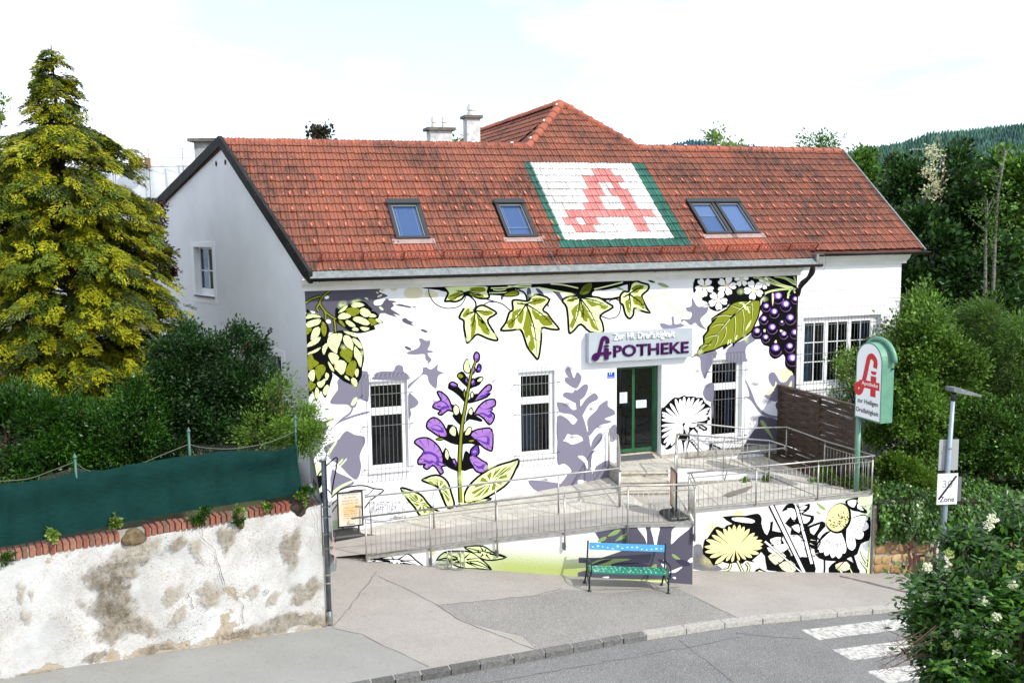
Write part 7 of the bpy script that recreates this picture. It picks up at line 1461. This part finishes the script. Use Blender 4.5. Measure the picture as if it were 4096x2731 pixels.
# ================================================================ golden cypress
cb = at(D_(188,960), 22.6); axT = at(D_(117,104), 22.6); axB = Vector((cb[0],cb[1],3.0))
CY = thing('golden_cypress', axB, 'tall golden green cypress with drooping sprays left of the house', 'tree')
MB().tube([axB, Vector(cb).lerp(Vector(axT),.35)+V(.03,0,0), Vector(axT)], [.2,.13,.012], 10).build('trunk', M_BARK, CY, True)
rng = np.random.default_rng(5); u = mpp(22.6)
prof_y = [104,170,240,290,308,340,430,550,640,700,745,800,870,910]; prof_r = [5,30,48,62,128,150,195,222,240,250,245,205,150,110]
Pl, Tl, Nl, Sl, Il = [], [], [], [], []; mbr = MB()
for k in range(700):
    y = 110+(915-110)*rng.random()**.72; r = np.interp(y, prof_y, prof_r)*u*rng.uniform(.72,1.14); a = rng.uniform(0, 2*math.pi)
    ctr = np.array(axT)+(np.array(cb)-np.array(axT))*((y-104)/(960-104)); d = np.array([math.cos(a), math.sin(a), 0]); side = np.array([-d[1], d[0], 0])
    q = []; rise = rng.uniform(.02,.20)*r
    for s_ in np.linspace(0, 1, 9): q.append(ctr+d*r*s_+np.array([0,0,rise*math.sin(s_*2.4)-.30*r*s_**2.4]))
    q = np.array(q)
    if k % 3 == 0: mbr.tube([tuple(p) for p in q[::2]], [.026,.02,.014,.009,.004], 4)
    nf = 8 if y > 300 else 3                        # flat fans hanging along the bough
    for f_ in range(nf):
        s0 = rng.uniform(.35,.95) if y > 300 else rng.uniform(.3,1.); i0 = min(7,int(s0*8)); p0 = q[i0]*(1-(s0*8-i0))+q[min(i0+1,8)]*(s0*8-i0); fd = unit(d+side*rng.uniform(-1.1,1.1)+np.array([0,0,rng.uniform(-.3,.25)]))
        L_f = rng.uniform(.22,.46)*(1 if y > 300 else .75); fn_ = unit(np.array([0,0,1.])+d*rng.uniform(.1,.7)+rng.normal(size=3)*.2); fs_ = unit(np.cross(fn_, fd)); per = int(105*L_f/.34)
        t_ = rng.random(per)**.8; lat = (rng.random(per)*2-1)*(.16+.32*t_*(1.15-t_))*L_f*1.7
        P = p0+np.outer(t_*L_f,fd)+np.outer(lat,fs_)+np.outer(-.55*t_**2*L_f-.25*np.abs(lat),np.array([0,0,1.]))+rng.normal(size=(per,3))*.014
        Pl.append(P); Tl.append(fd+np.outer(np.sign(lat)*.55,fs_)+np.array([0,0,-.5])+rng.normal(size=(per,3))*.22); Nl.append(np.tile(fn_,(per,1))+rng.normal(size=(per,3))*.28); Sl.append(rng.uniform(.7,1.3,per)); Il.append(np.full(per, rng.choice(3, p=[.55,.31,.14])))
mbr.build('branches', M_BARK, CY)['kind'] = 'stuff'
P, T, N_, s, mi_ = map(np.concatenate, (Pl,Tl,Nl,Sl,Il))
leaf_mesh('sprays', CY, P, T, N_, .088*s, .03*s, [leafmat('golden_cypress_spray', ['#96a01c','#b0ae20','#848f16','#c4b82a'], .55, .3), leafmat('green_cypress_spray', ['#566c20','#6a8024','#465c1a','#7e8c24'], .55, .25), leafmat('dark_cypress_spray', ['#2c3a10','#374713','#243009'], .55, .2)], .1, mi_)
# ================================================================ purple plum behind it
M_PLUM = leafmat('dark_purple_leaf', ['#2a0f17','#3a1520','#4a1b26','#331019'], .45, .2)
u = mpp(25.5)
shrub('purple_plum_tree', 'dark purple leaved plum tree half hidden behind the golden cypress', [blob(330,560,25.5,60*u,85*u),blob(345,490,25.5,34*u,45*u),blob(350,600,25.5,40*u,60*u),blob(20,500,25.5,70*u,150*u),blob(-10,380,25.5,50*u,60*u)], 900, 22, .16, .085, .05, M_PLUM, 31, base=(at(D_(200,700),25.5)[0],at(D_(200,700),25.5)[1],3.0), cat='tree', nl=40, r0=.12, shell=.3)
# sprig reaching in from the left edge
u = mpp(16); M_SPR = leafmat('fresh_light_leaf', ['#5b7a2a','#6f8c34','#87a046','#4c6b22'], .5, .35)
shrub('young_ash_tree', 'light green tree top reaching in at the left picture edge', [blob(-25,262,16,50*u,26*u),blob(12,250,16,24*u,14*u),blob(0,235,16,18*u,14*u)], 70, 12, .10, .07, .035, M_SPR, 33, base=(at(D_(-150,300),16)[0],at(D_(-150,300),16)[1],2.9), cat='tree', nl=16, r0=.05, shell=.1)
# ================================================================ hedge and shrubs behind the screen
M_HEDGE = leafmat('privet_leaf', ['#1b380a','#284c10','#386a18','#1f400c','#528422'], .42, .28)
M_SHRB = leafmat('dark_shrub_leaf', ['#152c0e','#1e3b14','#2b521e','#112509','#3b6628'], .45, .25)
M_LIGHT = leafmat('yellow_green_leaf', ['#48681a','#5f8226','#769a36','#3d5c16'], .45, .35)
M_FLW = mat('white_blossom','#e6e6d8',.7,trans=.3)
u = mpp(18.6)
for i, (label, bl_, n_) in enumerate((
  ('clipped green privet bush at the far left behind the screen', [blob(20,1030,18.4,140*u,120*u,.8),blob(100,1000,18.4,90*u,95*u,.8),blob(-60,990,18.4,110*u,110*u,.8)], 1500),
  ('bright green privet bush in the middle behind the screen', [blob(235,1010,18.9,110*u,105*u,.8),blob(310,985,18.9,85*u,110*u,.8),blob(180,1015,18.9,70*u,90*u,.8)], 1400))):
    shrub('privet_bush', label, bl_, n_, 26, .17, .085, .032, M_HEDGE, 40+i, base=(bl_[0][0][0],bl_[0][0][1],2.95), group='privet bushes behind the screen', nl=40, shell=.62, up=.5)
u = mpp(20)
wsh = [blob(470,900,20,125*u,150*u,1.2),blob(410,860,20,85*u,110*u,1.0),blob(540,850,20,75*u,105*u,1.0),blob(560,950,19.6,90*u,100*u,.9),blob(380,980,19.6,100*u,90*u,.8),blob(480,1000,19.3,130*u,60*u,.7)]
t = shrub('flowering_shrub', 'large dark green shrub dotted with white flowers against the gable wall', wsh, 2500, 26, .2, .08, .042, M_SHRB, 45, base=(wsh[0][0][0],wsh[0][0][1],3.0), nl=50, shell=.6)
rng = np.random.default_rng(8); C, Nn = sample(wsh, 170, rng, .98); P = np.repeat(C,7,0)+rng.normal(size=(len(C)*7,3))*.03; o = leaf_mesh('blossoms', t, P, rng.normal(size=P.shape), np.repeat(Nn,7,0)+rng.normal(size=P.shape)*.4, np.full(len(P),.035), np.full(len(P),.03), M_FLW)
u = mpp(18.2)
shrub('arching_shrub', 'yellow green arching shrub spraying over the screen beside the house corner', [blob(630,960,18.8,58*u,70*u,.5),blob(660,990,18.3,48*u,42*u,.4),blob(600,1000,18.5,50*u,45*u,.4),blob(700,1000,18.0,34*u,22*u,.3),blob(690,960,18.4,30*u,30*u,.3),blob(720,1022,18.0,16*u,10*u,.2),blob(650,900,18.9,36*u,26*u,.3)], 620, 18, .2, .07, .028, M_LIGHT, 47, base=(at(D_(640,1060),18.9)[0],at(D_(640,1060),18.9)[1],3.0), nl=50, shell=.15, up=.1, r0=.02)
# weeds on the coping
WEEDL = ['leafy weed on the coping under the screen seam', 'trailing weed hanging from the coping at mid wall', 'lower tip of the weed hanging down the whitewash', 'small weed at the left foot of the screen seam', 'weed tuft beside the missing coping brick', 'weed at the dark stone ending the coping', 'topmost weed beside the house corner above the wall', 'tiny weed below the right part of the screen', 'bright weed on the coping at the left picture edge', 'tiny weed near the left coping stone']
for i, (dx,dy,r_) in enumerate(((463,1183,16),(551,1180,15),(548,1195,10),(265,1203,9),(452,1192,10),(690,1137,18),(708,1128,14),(610,1160,8),(8,1283,12),(120,1228,7))):
    c = wp(dx,dy,.06); uu_ = mpp(17.5)*r_*.75; shrub('wall_weed', WEEDL[i], [((c.x,c.y,c.z),(uu_,uu_*.6,uu_*.8))], 26, 9, .05, .055, .035, M_SPR if i % 2 else M_HEDGE, 60+i, base=(c.x,c.y,c.z-uu_), cat='weed', group='weeds in the brick coping', nl=6, r0=.006, shell=.2)
# ================================================================ right side: planting behind the ramp
u = mpp(27)
M_MID = leafmat('mid_green_leaf', ['#1c360c','#2f5416','#477222','#64903a','#152a08','#7fa446'], .45, .3)
M_DEEP = leafmat('deep_green_leaf', ['#142a0c','#1c3711','#254516','#2e521b'], .45, .2)
t = shrub('young_tree', 'sparse yellow green young tree in front of the annex window', [blob(1960,860,25.6,50*u,70*u,.5),blob(1925,880,25.6,40*u,50*u,.4),blob(1990,920,25.8,52*u,50*u,.5),blob(1900,840,25.6,26*u,40*u,.3),blob(2030,860,26.5,50*u,60*u,.5),blob(1935,940,25.6,36*u,30*u,.3)], 330, 13, .16, .075, .05, M_LIGHT, 70, base=(at(D_(1995,1060),25.8)[0],at(D_(1995,1060),25.8)[1],.9), cat='tree', nl=60, shell=.1, r0=.035)
for i, (nm, label, bl_, n_, mt, rc, ln_, wd_, sh_) in enumerate((
  ('broadleaf_shrub','broad mid green shrub right behind the pylon sign', [blob(2100,830,28.5,95*u,130*u,1.4),blob(2060,900,27.5,70*u,110*u,1.0),blob(2150,900,28,100*u,140*u,1.3),blob(2100,980,27,110*u,80*u,1.0),blob(2120,770,29,55*u,45*u,.9)], 2300, leafmat('hazel_leaf',['#2f5014','#4a7220','#6a9232','#86a844','#1e380b'],.45,.35), .26, .12, .065, .5),
  ('willowy_shrub','wispy light green shrub at the right picture edge', [blob(2300,760,29.5,85*u,70*u,1.2),blob(2330,860,29,110*u,150*u,1.3),blob(2240,860,29.5,75*u,110*u,1.2),blob(2190,790,30,40*u,40*u,.8)], 1800, leafmat('willow_leaf',['#3f5f1c','#527526','#668a34','#35511a'],.45,.35), .28, .16, .03, .5),
  ('dense_shrub','dense dark green shrub between the lamp post and the right edge', [blob(2280,1000,27.5,130*u,90*u,1.2),blob(2200,1000,27.2,80*u,80*u,1.0),blob(2350,1040,27,100*u,80*u,1.0)], 1700, M_MID, .24, .11, .06, .55),
  ('low_shrub','low bright green bush at the end of the ramp wall', [blob(2045,1080,25.6,45*u,34*u,.5),blob(2085,1090,25.8,50*u,30*u,.5)], 420, M_LIGHT, .16, .08, .05, .5),
  ('drooping_shrub','fresh green drooping shrub beside the annex corner', [blob(2100,715,31,55*u,35*u,.8),blob(2150,745,31,50*u,45*u,.8)], 380, leafmat('willow_leaf',['#3f5f1c','#527526','#668a34','#35511a'],.45,.35), .25, .15, .035, .4))):
    shrub(nm, label, bl_, n_, 24, rc, ln_, wd_, mt, 80+i, base=(bl_[0][0][0],bl_[0][0][1],.3), nl=40, shell=sh_, r0=.05, droop=.5 if 'will' in nm or 'droop' in nm else 0)
# ivy blanket on the stone wall
rng = np.random.default_rng(91); IV = thing('ivy_hedge', (18,-4.1,.5), 'thick ivy blanket hanging over the top of the stone wall', 'ivy')
n = 15000; x = rng.uniform(15.75,23.5,n); a = rng.random(n); bulge = .10*np.sin(x*3.1)+.08*np.sin(x*7.3+1)
ztop = np.array([PZ(v) for v in x])+1.95+.12*np.sin(x*2.3); zbot = np.array([PZ(v) for v in x])+.92+.10*np.sin(x*5)+.07*np.sin(x*11)
front = a < .68; v_ = rng.random(n); z = np.where(front, zbot+(ztop-zbot)*v_, ztop+rng.normal(size=n)*.06); y = np.where(front, -4.32-.22*np.sin(v_*2.6)-bulge+rng.normal(size=n)*.05, -4.3+rng.random(n)*1.8)
P = np.stack([x,y,z],1); Nn = np.where(front[:,None], np.array([0,-1,.35]), np.array([0,-.2,1.])); T = np.stack([rng.normal(size=n)*.5,-.2+rng.normal(size=n)*.3,-.9+rng.normal(size=n)*.4],1)
leaf_mesh('leaves', IV, P, T, Nn+rng.normal(size=(n,3))*.38, rng.uniform(.06,.11,n), rng.uniform(.05,.09,n), leafmat('ivy_leaf',['#2b4c10','#3c6418','#4f7c22','#213e0c','#648f30'],.35,.2,.5))
MB().prism([(15.8,-4.25,PZ(15.8)+.95),(23.5,-4.25,PZ(23.5)+.95),(23.5,-4.25,PZ(23.5)+1.85),(15.8,-4.25,PZ(15.8)+1.85)], (0,2.2,0)).build('stems', mat('dark_ivy_stems','#1f1a12',.95), IV)
# ivy creeping over the end of the right mural wall and the platform corner
t = shrub('creeping_ivy', 'bright ivy creeping through the railing at the right end of the ramp', [blob(1930,1120,24.6,40*u,22*u,.4),blob(1975,1110,24.4,34*u,34*u,.4),blob(2000,1165,24.0,24*u,40*u,.25),blob(1890,1095,24.9,26*u,14*u,.3)], 420, 12, .12, .07, .06, M_LIGHT, 97, base=at(D_(1960,1145),24.5), cat='ivy', nl=20, r0=.012, shell=.3)
for i, (dx,dy,dp,r_) in enumerate(((1745,1010,24.8,16),(1795,1000,25.8,24),(1760,1095,24.2,14),(1710,1100,23.8,11),(1850,1070,25.2,18),(1300,1250,22,0))):
    if not r_: continue
    q = mpp(dp)*r_*.8; c = zpl(D_(dx,dy+r_*.8), {1745:1.6,1795:1.66,1760:1.55,1710:1.5,1850:1.62}[dx])+np.array([0,0,q*.8]); shrub('ramp_weed', ('rusty dead fern tuft by the fence foot' if dx == 1850 else {1745:'weed at the end post of the dividing wall',1795:'dark weed in the bed at the fence corner',1760:'small weed in the upper ramp slabs under the railing',1710:'thin weed sprouting at the ramp edge above the dandelion'}[dx]), [((c[0],c[1],c[2]),(q,q*.7,q*.8))], 34, 9, .04, .05, .025, M_LIGHT if dx != 1850 else leafmat('dead_fern',['#7a4a22','#8c5a2c','#5c381a'],.7,.2), 110+i, base=(c[0],c[1],c[2]-q), cat='weed', group=None if dx == 1850 else 'weeds on the ramp', nl=6, r0=.005, shell=.2)
# bank behind the stone wall
tag(MB().add([(15.7,-3.85,.35),(24,-3.85,-.35),(60,-3,-1.5),(90,90,6),(30,90,6),(20.2,9,1.6),(20.2,.3,.9),(15.7,.3,.9)], [(0,1,2,3,4,5,6,7)]).build('bank', mat('dark_bank_soil','#2a2a18',.95,'#343a1c',1.5,bump=.05,bscale=6)), kind='structure')  # dark olive bank soil mottled by noise
MB_sh = thing('garden_shed', at(D_(2165,755),36), 'small shed roof with brown tiles deep in the shrubs', 'shed')
c = Vector(at(D_(2165,758),36)); MB().box((c.x-1.0,c.y,c.z-1.8),(c.x+1.0,c.y+1.4,c.z-.3)).build('shed_wall', mat('shed_boards','#4a3a2c',.9), MB_sh); MB().prism([(c.x-1.2,c.y-.3,c.z-.35),(c.x-1.2,c.y+.7,c.z+.25),(c.x-1.2,c.y+1.7,c.z-.35)], (2.2,0,0)).build('shed_roof', mat('brown_shingle','#6a4636',.85,'#573a2e',9), MB_sh)
# ================================================================ elder bush in the foreground
u = mpp(9.6); M_ELD = leafmat('elder_leaf', ['#1d3d0d','#2a5113','#38651a','#4a7a22','#628f30'], .38, .3, .45)
EB = [blob(2355,1450,9.8,200*u,180*u,1.0),blob(2275,1440,9.7,115*u,130*u,.8),blob(2335,1300,10,90*u,90*u,.8),blob(2205,1510,9.6,80*u,85*u,.7),blob(2245,1390,9.9,65*u,60*u,.6),blob(2365,1215,10.2,60*u,55*u,.6),blob(2180,1430,9.7,45*u,45*u,.5),blob(2290,1240,10.2,35*u,30*u,.4)]
eb = Vector(at(D_(2330,1800),9.8)); EL = thing('elder_bush', eb, 'large dark elder bush with creamy flower heads in the lower right foreground', 'bush')
rng = np.random.default_rng(77); C, Nn = sample(EB, 3900, rng, .6); k = len(C)
rd = unit(Nn*.9+rng.normal(size=C.shape)*.5+np.array([0,0,.15])); sd_ = unit(np.cross(rd, np.array([0,0,1.])+rng.normal(size=C.shape)*.3)); P, T, N_ = [], [], []
for s_, sg in ((0,1),(0,-1),(.45,1),(.45,-1),(.9,0)):      # pinnate leaf: two pairs and an end leaflet
    P.append(C+rd*s_*.13); T.append(rd*(.45 if sg else 1)+sd_*sg*.9+np.array([0,0,-.18])); N_.append(np.array([0,0,1.])+Nn*.5+rng.normal(size=C.shape)*.3)
P, T, N_ = map(np.concatenate, (P,T,N_)); s = rng.uniform(.75,1.25,len(P)); leaf_mesh('leaves', EL, P, T, N_, .092*s, .042*s, M_ELD, .12)
limbs('elder', EL, eb, Vector(EB[0][0]), C, 90, .05, M_TWIG, 5)
def umbels(parent, spots, r_, mt, seed, n_=60):
    rng = np.random.default_rng(seed)
    for c, nn in spots:
        d = unit(rng.normal(size=(n_,3))); nn = unit(np.asarray(nn)); t_ = np.cross(nn, rng.normal(size=3)); t_ = unit(t_); b_ = np.cross(nn, t_); a_, rr_ = rng.uniform(0,6.28,n_), r_*np.sqrt(rng.random(n_))
        P = np.asarray(c)+np.outer(rr_*np.cos(a_),t_)+np.outer(rr_*np.sin(a_),b_)+np.outer(rng.normal(size=n_)*.008-.3*rr_**2/r_,nn); leaf_mesh('flower_head', parent, P, d, nn+rng.normal(size=(n_,3))*.3, np.full(n_,.022), np.full(n_,.02), mt)
fl = [q for i, q in enumerate([(2325,1340),(2318,1350),(2240,1445),(2255,1440),(2175,1480),(2225,1465),(2200,1455),(2330,1385),(2260,1380),(2240,1325),(2225,1330),(2190,1360),(2160,1525),(2210,1520),(2290,1500),(2332,1490),(2345,1300),(2265,1225),(2280,1190),(2310,1165),(2270,1205),(2250,1240),(2180,1270),(2185,1245),(2130,1300),(2320,1430),(2290,1415),(2280,1535),(2150,1455),(2345,1235)]) if i % 2 == 0]
M_ELF = mat('cream_elder_flower','#dedfc4',.7,trans=.3); M_ELB = mat('lime_elder_bud','#8fa04a',.7,trans=.3)
sp_ = []
for i, (dx,dy) in enumerate(fl):
    d = ray(*D_(dx,dy)); d = d/np.linalg.norm(d); best = None
    for s_ in np.linspace(8.2,11,160):
        p = CAM+d*s_*FPX/ FPX
        if any((((p-np.array(c))/np.array(R_))**2).sum() < 1.05 for c, R_ in EB): best = p; break
    if best is None: best = CAM+d*10
    sp_.append((best-d*.04, -d+np.array([0,0,.6])))
umbels(EL, [q for i,q in enumerate(sp_) if i % 3 != 2], .042, M_ELF, 3, 55); umbels(EL, [q for i,q in enumerate(sp_) if i % 3 == 2], .04, M_ELB, 4, 45)
m = MB(); rng = np.random.default_rng(6)
for k in range(15):
    a = Vector(at(D_(2120+rng.uniform(-10,40),1500+rng.uniform(-70,60)),9.5)); b = Vector(at(D_(2000+rng.uniform(0,70),1490+rng.uniform(-55,70)),9.4+rng.uniform(-.2,.2))); md = a.lerp(b,.55)+V(0,0,rng.uniform(-.06,.02)); m.tube([a,md,b], [.005,.0035,.0015], 5)
    for j in range(3): s_ = md.lerp(b,rng.uniform(0,.8)); m.tube([s_, s_+V(rng.uniform(-.12,.05),0,rng.uniform(.02,.12))], [.002,.001], 4)
m.build('bare_twigs', M_TWIG, EL)['kind'] = 'stuff'
# ================================================================ background trees, wood, hills, scaffolded building
M_FOR = leafmat('forest_leaf', ['#12260b','#213d14','#345a20','#4a7430','#18300d'], .5, .15)
M_FORL = leafmat('forest_leaf_lit_tint', ['#2f4e14','#47701f','#61902f','#24400f','#78a03c'], .5, .2)  # lit copy of the forest leaf: sunlit look put into the palette
def bgtree(label, dx, ytop, ybot, dpt, wpx, mt, seed, nc=420, per=20, ln=.3, wd_=.2, ground=1.5, group=None, airy=.45, trunk=M_BARK, r0=.22, rc=.7):
    u = mpp(dpt); h = (ybot-ytop)*u; rng = random.Random(seed); bl_ = []
    for k in range(7):
        f = k/6; yy = ytop+(ybot-ytop)*(.10+.82*f); w_ = wpx*(.30+.70*math.sin(math.pi*min(1,f*.75+.18))); bl_.append(blob(dx+rng.uniform(-.25,.25)*wpx, yy, dpt+rng.uniform(-1,1), w_*.62*u, h*.16+.2, w_*.62*u))
    b = at(D_(dx,ybot),dpt); return shrub('broadleaf_tree', label, bl_, nc, per, rc, ln, wd_, mt, seed, base=(b[0],b[1],ground), cat='tree', group=group, nl=26, r0=r0, shell=airy)
bgtree('dark round topped broadleaf tree right of the roof end', 2105, 375, 700, 50, 100, M_FOR, 201, 620)
bgtree('tall dark tree with pale blossom clumps in the wood', 2185, 335, 720, 48, 105, M_FOR, 202, 760)
bgtree('lit green tree standing at the right picture edge', 2335, 370, 720, 46, 95, M_FORL, 203, 620)
bgtree('small pale green treetop peeping behind the roof verge', 1985, 375, 560, 58, 60, M_FORL, 204, 300)
bgtree('dark bushy tree in the deep shade of the wood', 2040, 410, 760, 54, 90, M_FOR, 205, 560)
bgtree('dark ivy clad tree between the birch trunks', 2250, 400, 740, 52, 85, M_FOR, 206, 560)
bgtree('low dark tree filling the gap behind the annex', 2120, 520, 820, 46, 110, M_FOR, 207, 600)
bgtree('low dark tree below the birches', 2280, 560, 840, 44, 120, M_FOR, 208, 620)
bgtree('feathery acacia treetop above the right end of the ridge', 1865, 300, 420, 45, 60, M_FORL, 209, 120, 12, .16, .07, airy=.1, rc=.5)
bgtree('light green treetop above the ridge right of the hip', 1665, 322, 430, 55, 75, leafmat('pale_treetop',['#6d8a3a','#83a04c','#5c7a30','#97b060'],.5,.35), 210, 240, 14, .2, .12, airy=.2, rc=.5)
bgtree('dark rounded treetop above the left part of the ridge', 745, 308, 420, 45, 55, leafmat('copper_green_leaf',['#2b2f18','#3a3d20','#45392a','#2f3a1a'],.5,.2), 211, 200, 14, .2, .14, airy=.3, rc=.45)
bgtree('green treetop between the chimneys', 1050, 308, 420, 48, 45, M_FORL, 212, 160, 14, .18, .12, airy=.2, rc=.45)
# pale blossom clumps and birch stems
t = thing('blossoming_acacia', at(D_(2170,600),46.5), 'pale cream blossom clumps of an acacia among dark trees', 'tree')
u = mpp(46.5); foliage('blossom', t, [blob(2160,350,46.5,26*u,14*u),blob(2145,400,46.5,18*u,20*u),blob(2185,335,46.5,18*u,8*u),blob(2150,440,46.5,14*u,20*u)], 60, 14, .4, .14, .1, mat('cream_acacia_blossom','#c9c6a0',.7,trans=.3), 230, shell=.1)
a = Vector(at(D_(2168,360),46.6)); MB().tube([a-V(0,0,7),a], [.16,.05], 7).build('trunk', M_BARK, t, True)
M_BIRCH = mat('white_birch_bark','#6c6a61',.85,'#33312c',5,lo=.46,hi=.6,stretch=(1,1,3))
for label, P, r in (('tall slender white birch stem leaning at the right', [(2278,740),(2285,560),(2292,450),(2310,345)], .1), ('thinner grey birch stem with broken top', [(2262,720),(2264,560),(2268,460)], .09)):
    t = thing('birch_tree', at(D_(*P[0]),43), label, 'tree', 'birch stems in the wood'); Q = [Vector(at(D_(*q),43)) for q in P]; MB().tube([Q[0]-V(0,0,3)]+Q, [r]+[r*(1-.75*i/(len(Q)-1)) for i in range(len(Q))], 8).build('trunk', M_BIRCH, t, True)
    rr = random.Random(len(P)); m = MB()
    for k in range(14): s_ = Q[-2].lerp(Q[-1],rr.random()); m.tube([s_, s_+V(rr.uniform(-.7,.7),rr.uniform(-.4,.4),rr.uniform(.2,.9))], [.025,.006], 4)
    m.build('branches', M_BIRCH, t)['kind'] = 'stuff'
    foliage('crown', t, [((q.x,q.y,q.z),(.7,.7,1.0)) for q in Q[1:]], 50, 10, .5, .14, .09, M_FORL, 240+len(P), shell=.1)
# dense wood behind: reads as one mass
rng = np.random.default_rng(55); n = 26000; u = mpp(64)
px = rng.uniform(1930,2420,n); py = 425+(800-425)*rng.random(n)+20*np.sin(px*.03)+15*np.sin(px*.081); dp = 62+rng.random(n)*6
P = np.array([at(D_(a,b),c) for a,b,c in zip(px,py,dp)]); T = rng.normal(size=(n,3)); Nn = np.array([-.2,-1,.5])+rng.normal(size=(n,3))*.5
o = leaf_mesh('distant_wood', None, P, T, Nn, rng.uniform(.4,.8,n), rng.uniform(.3,.55,n), M_FOR); tag(o, 'dense dark wood filling the background behind the birch stems', 'wood', kind='stuff')
# hills
def hill(name, prof, depth, back, mt, seed, y_low):
    """ridge line given as picture points; falls towards the viewer and away behind"""
    rng = np.random.default_rng(seed); xs_ = np.arange(prof[0][0], prof[-1][0]+.1, 1.6); rows = 40; V_ = []
    for j in range(rows+1):
        f = j/rows
        for x in xs_:
            yr_ = np.interp(x, [a for a,_ in prof], [b for _,b in prof])+.8*math.sin(x*.21)+.5*math.sin(x*.53)
            dep = depth-(1-f)*back; top = at(D_(x,yr_),depth); bt = at(D_(x,y_low),depth-back); p = np.array(top)*f+np.array(bt)*(1-f); p[2] += depth*.0016*rng.normal()*(1 if f < 1 else .6)+depth*.001*math.sin(x*.9+j*1.3); V_.append(p)
    n = len(xs_); q = np.array([(j*n+i,j*n+i+1,(j+1)*n+i+1,(j+1)*n+i) for j in range(rows) for i in range(n-1)]); o = npmesh(name, np.array(V_), q, mt); return tag(o, kind='structure')
M_HILL = mat('haze_tinted_hillside','#2b5347',.95,'#3a6450',.06,c3='#1d4343',s3=.02)  # blue-green haze of distance put into the forest colour
hill('hill', [(1880,405),(1950,348),(2000,338),(2050,330),(2100,320),(2130,308),(2160,303),(2230,297),(2300,289),(2352,284),(2420,280),(2520,276)], 900, 250, M_HILL, 3, 545)
hill('far_hill', [(1500,345),(1525,335),(1560,328),(1580,323),(1600,322),(1640,326),(1720,334),(1800,345)], 1500, 200, mat('far_haze_tinted_hillside','#2a4d5c',.95,'#345c66',.03), 4, 545)  # bluer base colour carries the haze of the farther hill
# scaffolded building
SB_ = thing('scaffolded_building', at(D_(330,440),62), 'pale building wrapped in white scaffold netting behind the gable', 'building')
a, b = Vector(at(D_(255,385),62)), Vector(at(D_(425,383),62)); hx = (b-a).normalized(); hy = V(-hx.y,hx.x,0); wl_ = (b-a).length
MB().obox(a-hx*4+hy*1.2+V(0,0,-9), hx*(wl_+8), hy*8, V(0,0,8.7)).build('wall', mat('pale_render','#d7d8da',.8), SB_)
M_NET = mat('white_scaffold_net','#e3e6ea',.8,'#d3d7dd',.6,trans=.4)
for k in range(5):
    o0 = a-hx*4+hx*k*(wl_+8)/5; m = MB(); n = 8; vs = []
    for i in range(n+1):
        for j in range(9): vs.append(o0+hx*((wl_+8)/5-.08)*i/n+V(0,0,-9+9.1*j/8)-hy*(.12*math.sin(i*1.3+j)+.1))
    m.add(vs, [(i*9+j,(i+1)*9+j,(i+1)*9+j+1,i*9+j+1) for i in range(n) for j in range(8)]); m.build('net_panel', M_NET, SB_, True)
m = MB()
for k in range(12): p = a-hx*4+hx*k*2.2-hy*.35; m.bar(p-V(0,0,9), p+V(0,0,1.25), .05)
SC_ = m.build('scaffold_poles', M_ZINC, SB_); m = MB()
for z_ in (-6,-4,-2,0,.55,1.1): m.bar(a-hx*4-hy*.35+V(0,0,z_), b+hx*4-hy*.35+V(0,0,z_), .03)
m.build('scaffold_rails', M_ZINC, SB_)
PLT = thing('pallet_stack', at(D_(316,376),61), 'stack of brown wooden pallets on the scaffold top', 'pallets'); c = Vector(at(D_(316,376),60.8)); m = MB()
for k in range(4): 
    m.obox(c-hx*.55+V(0,0,-.25+k*.16), hx*1.1, hy*.8, V(0,0,.04))
    for j in (0,.5,1): m.obox(c-hx*.55+hx*(1.0*j)+V(0,0,-.21+k*.16), hx*.1, hy*.8, V(0,0,.11))
m.build('pallets', mat('pallet_wood','#7a5c40',.9), PLT)
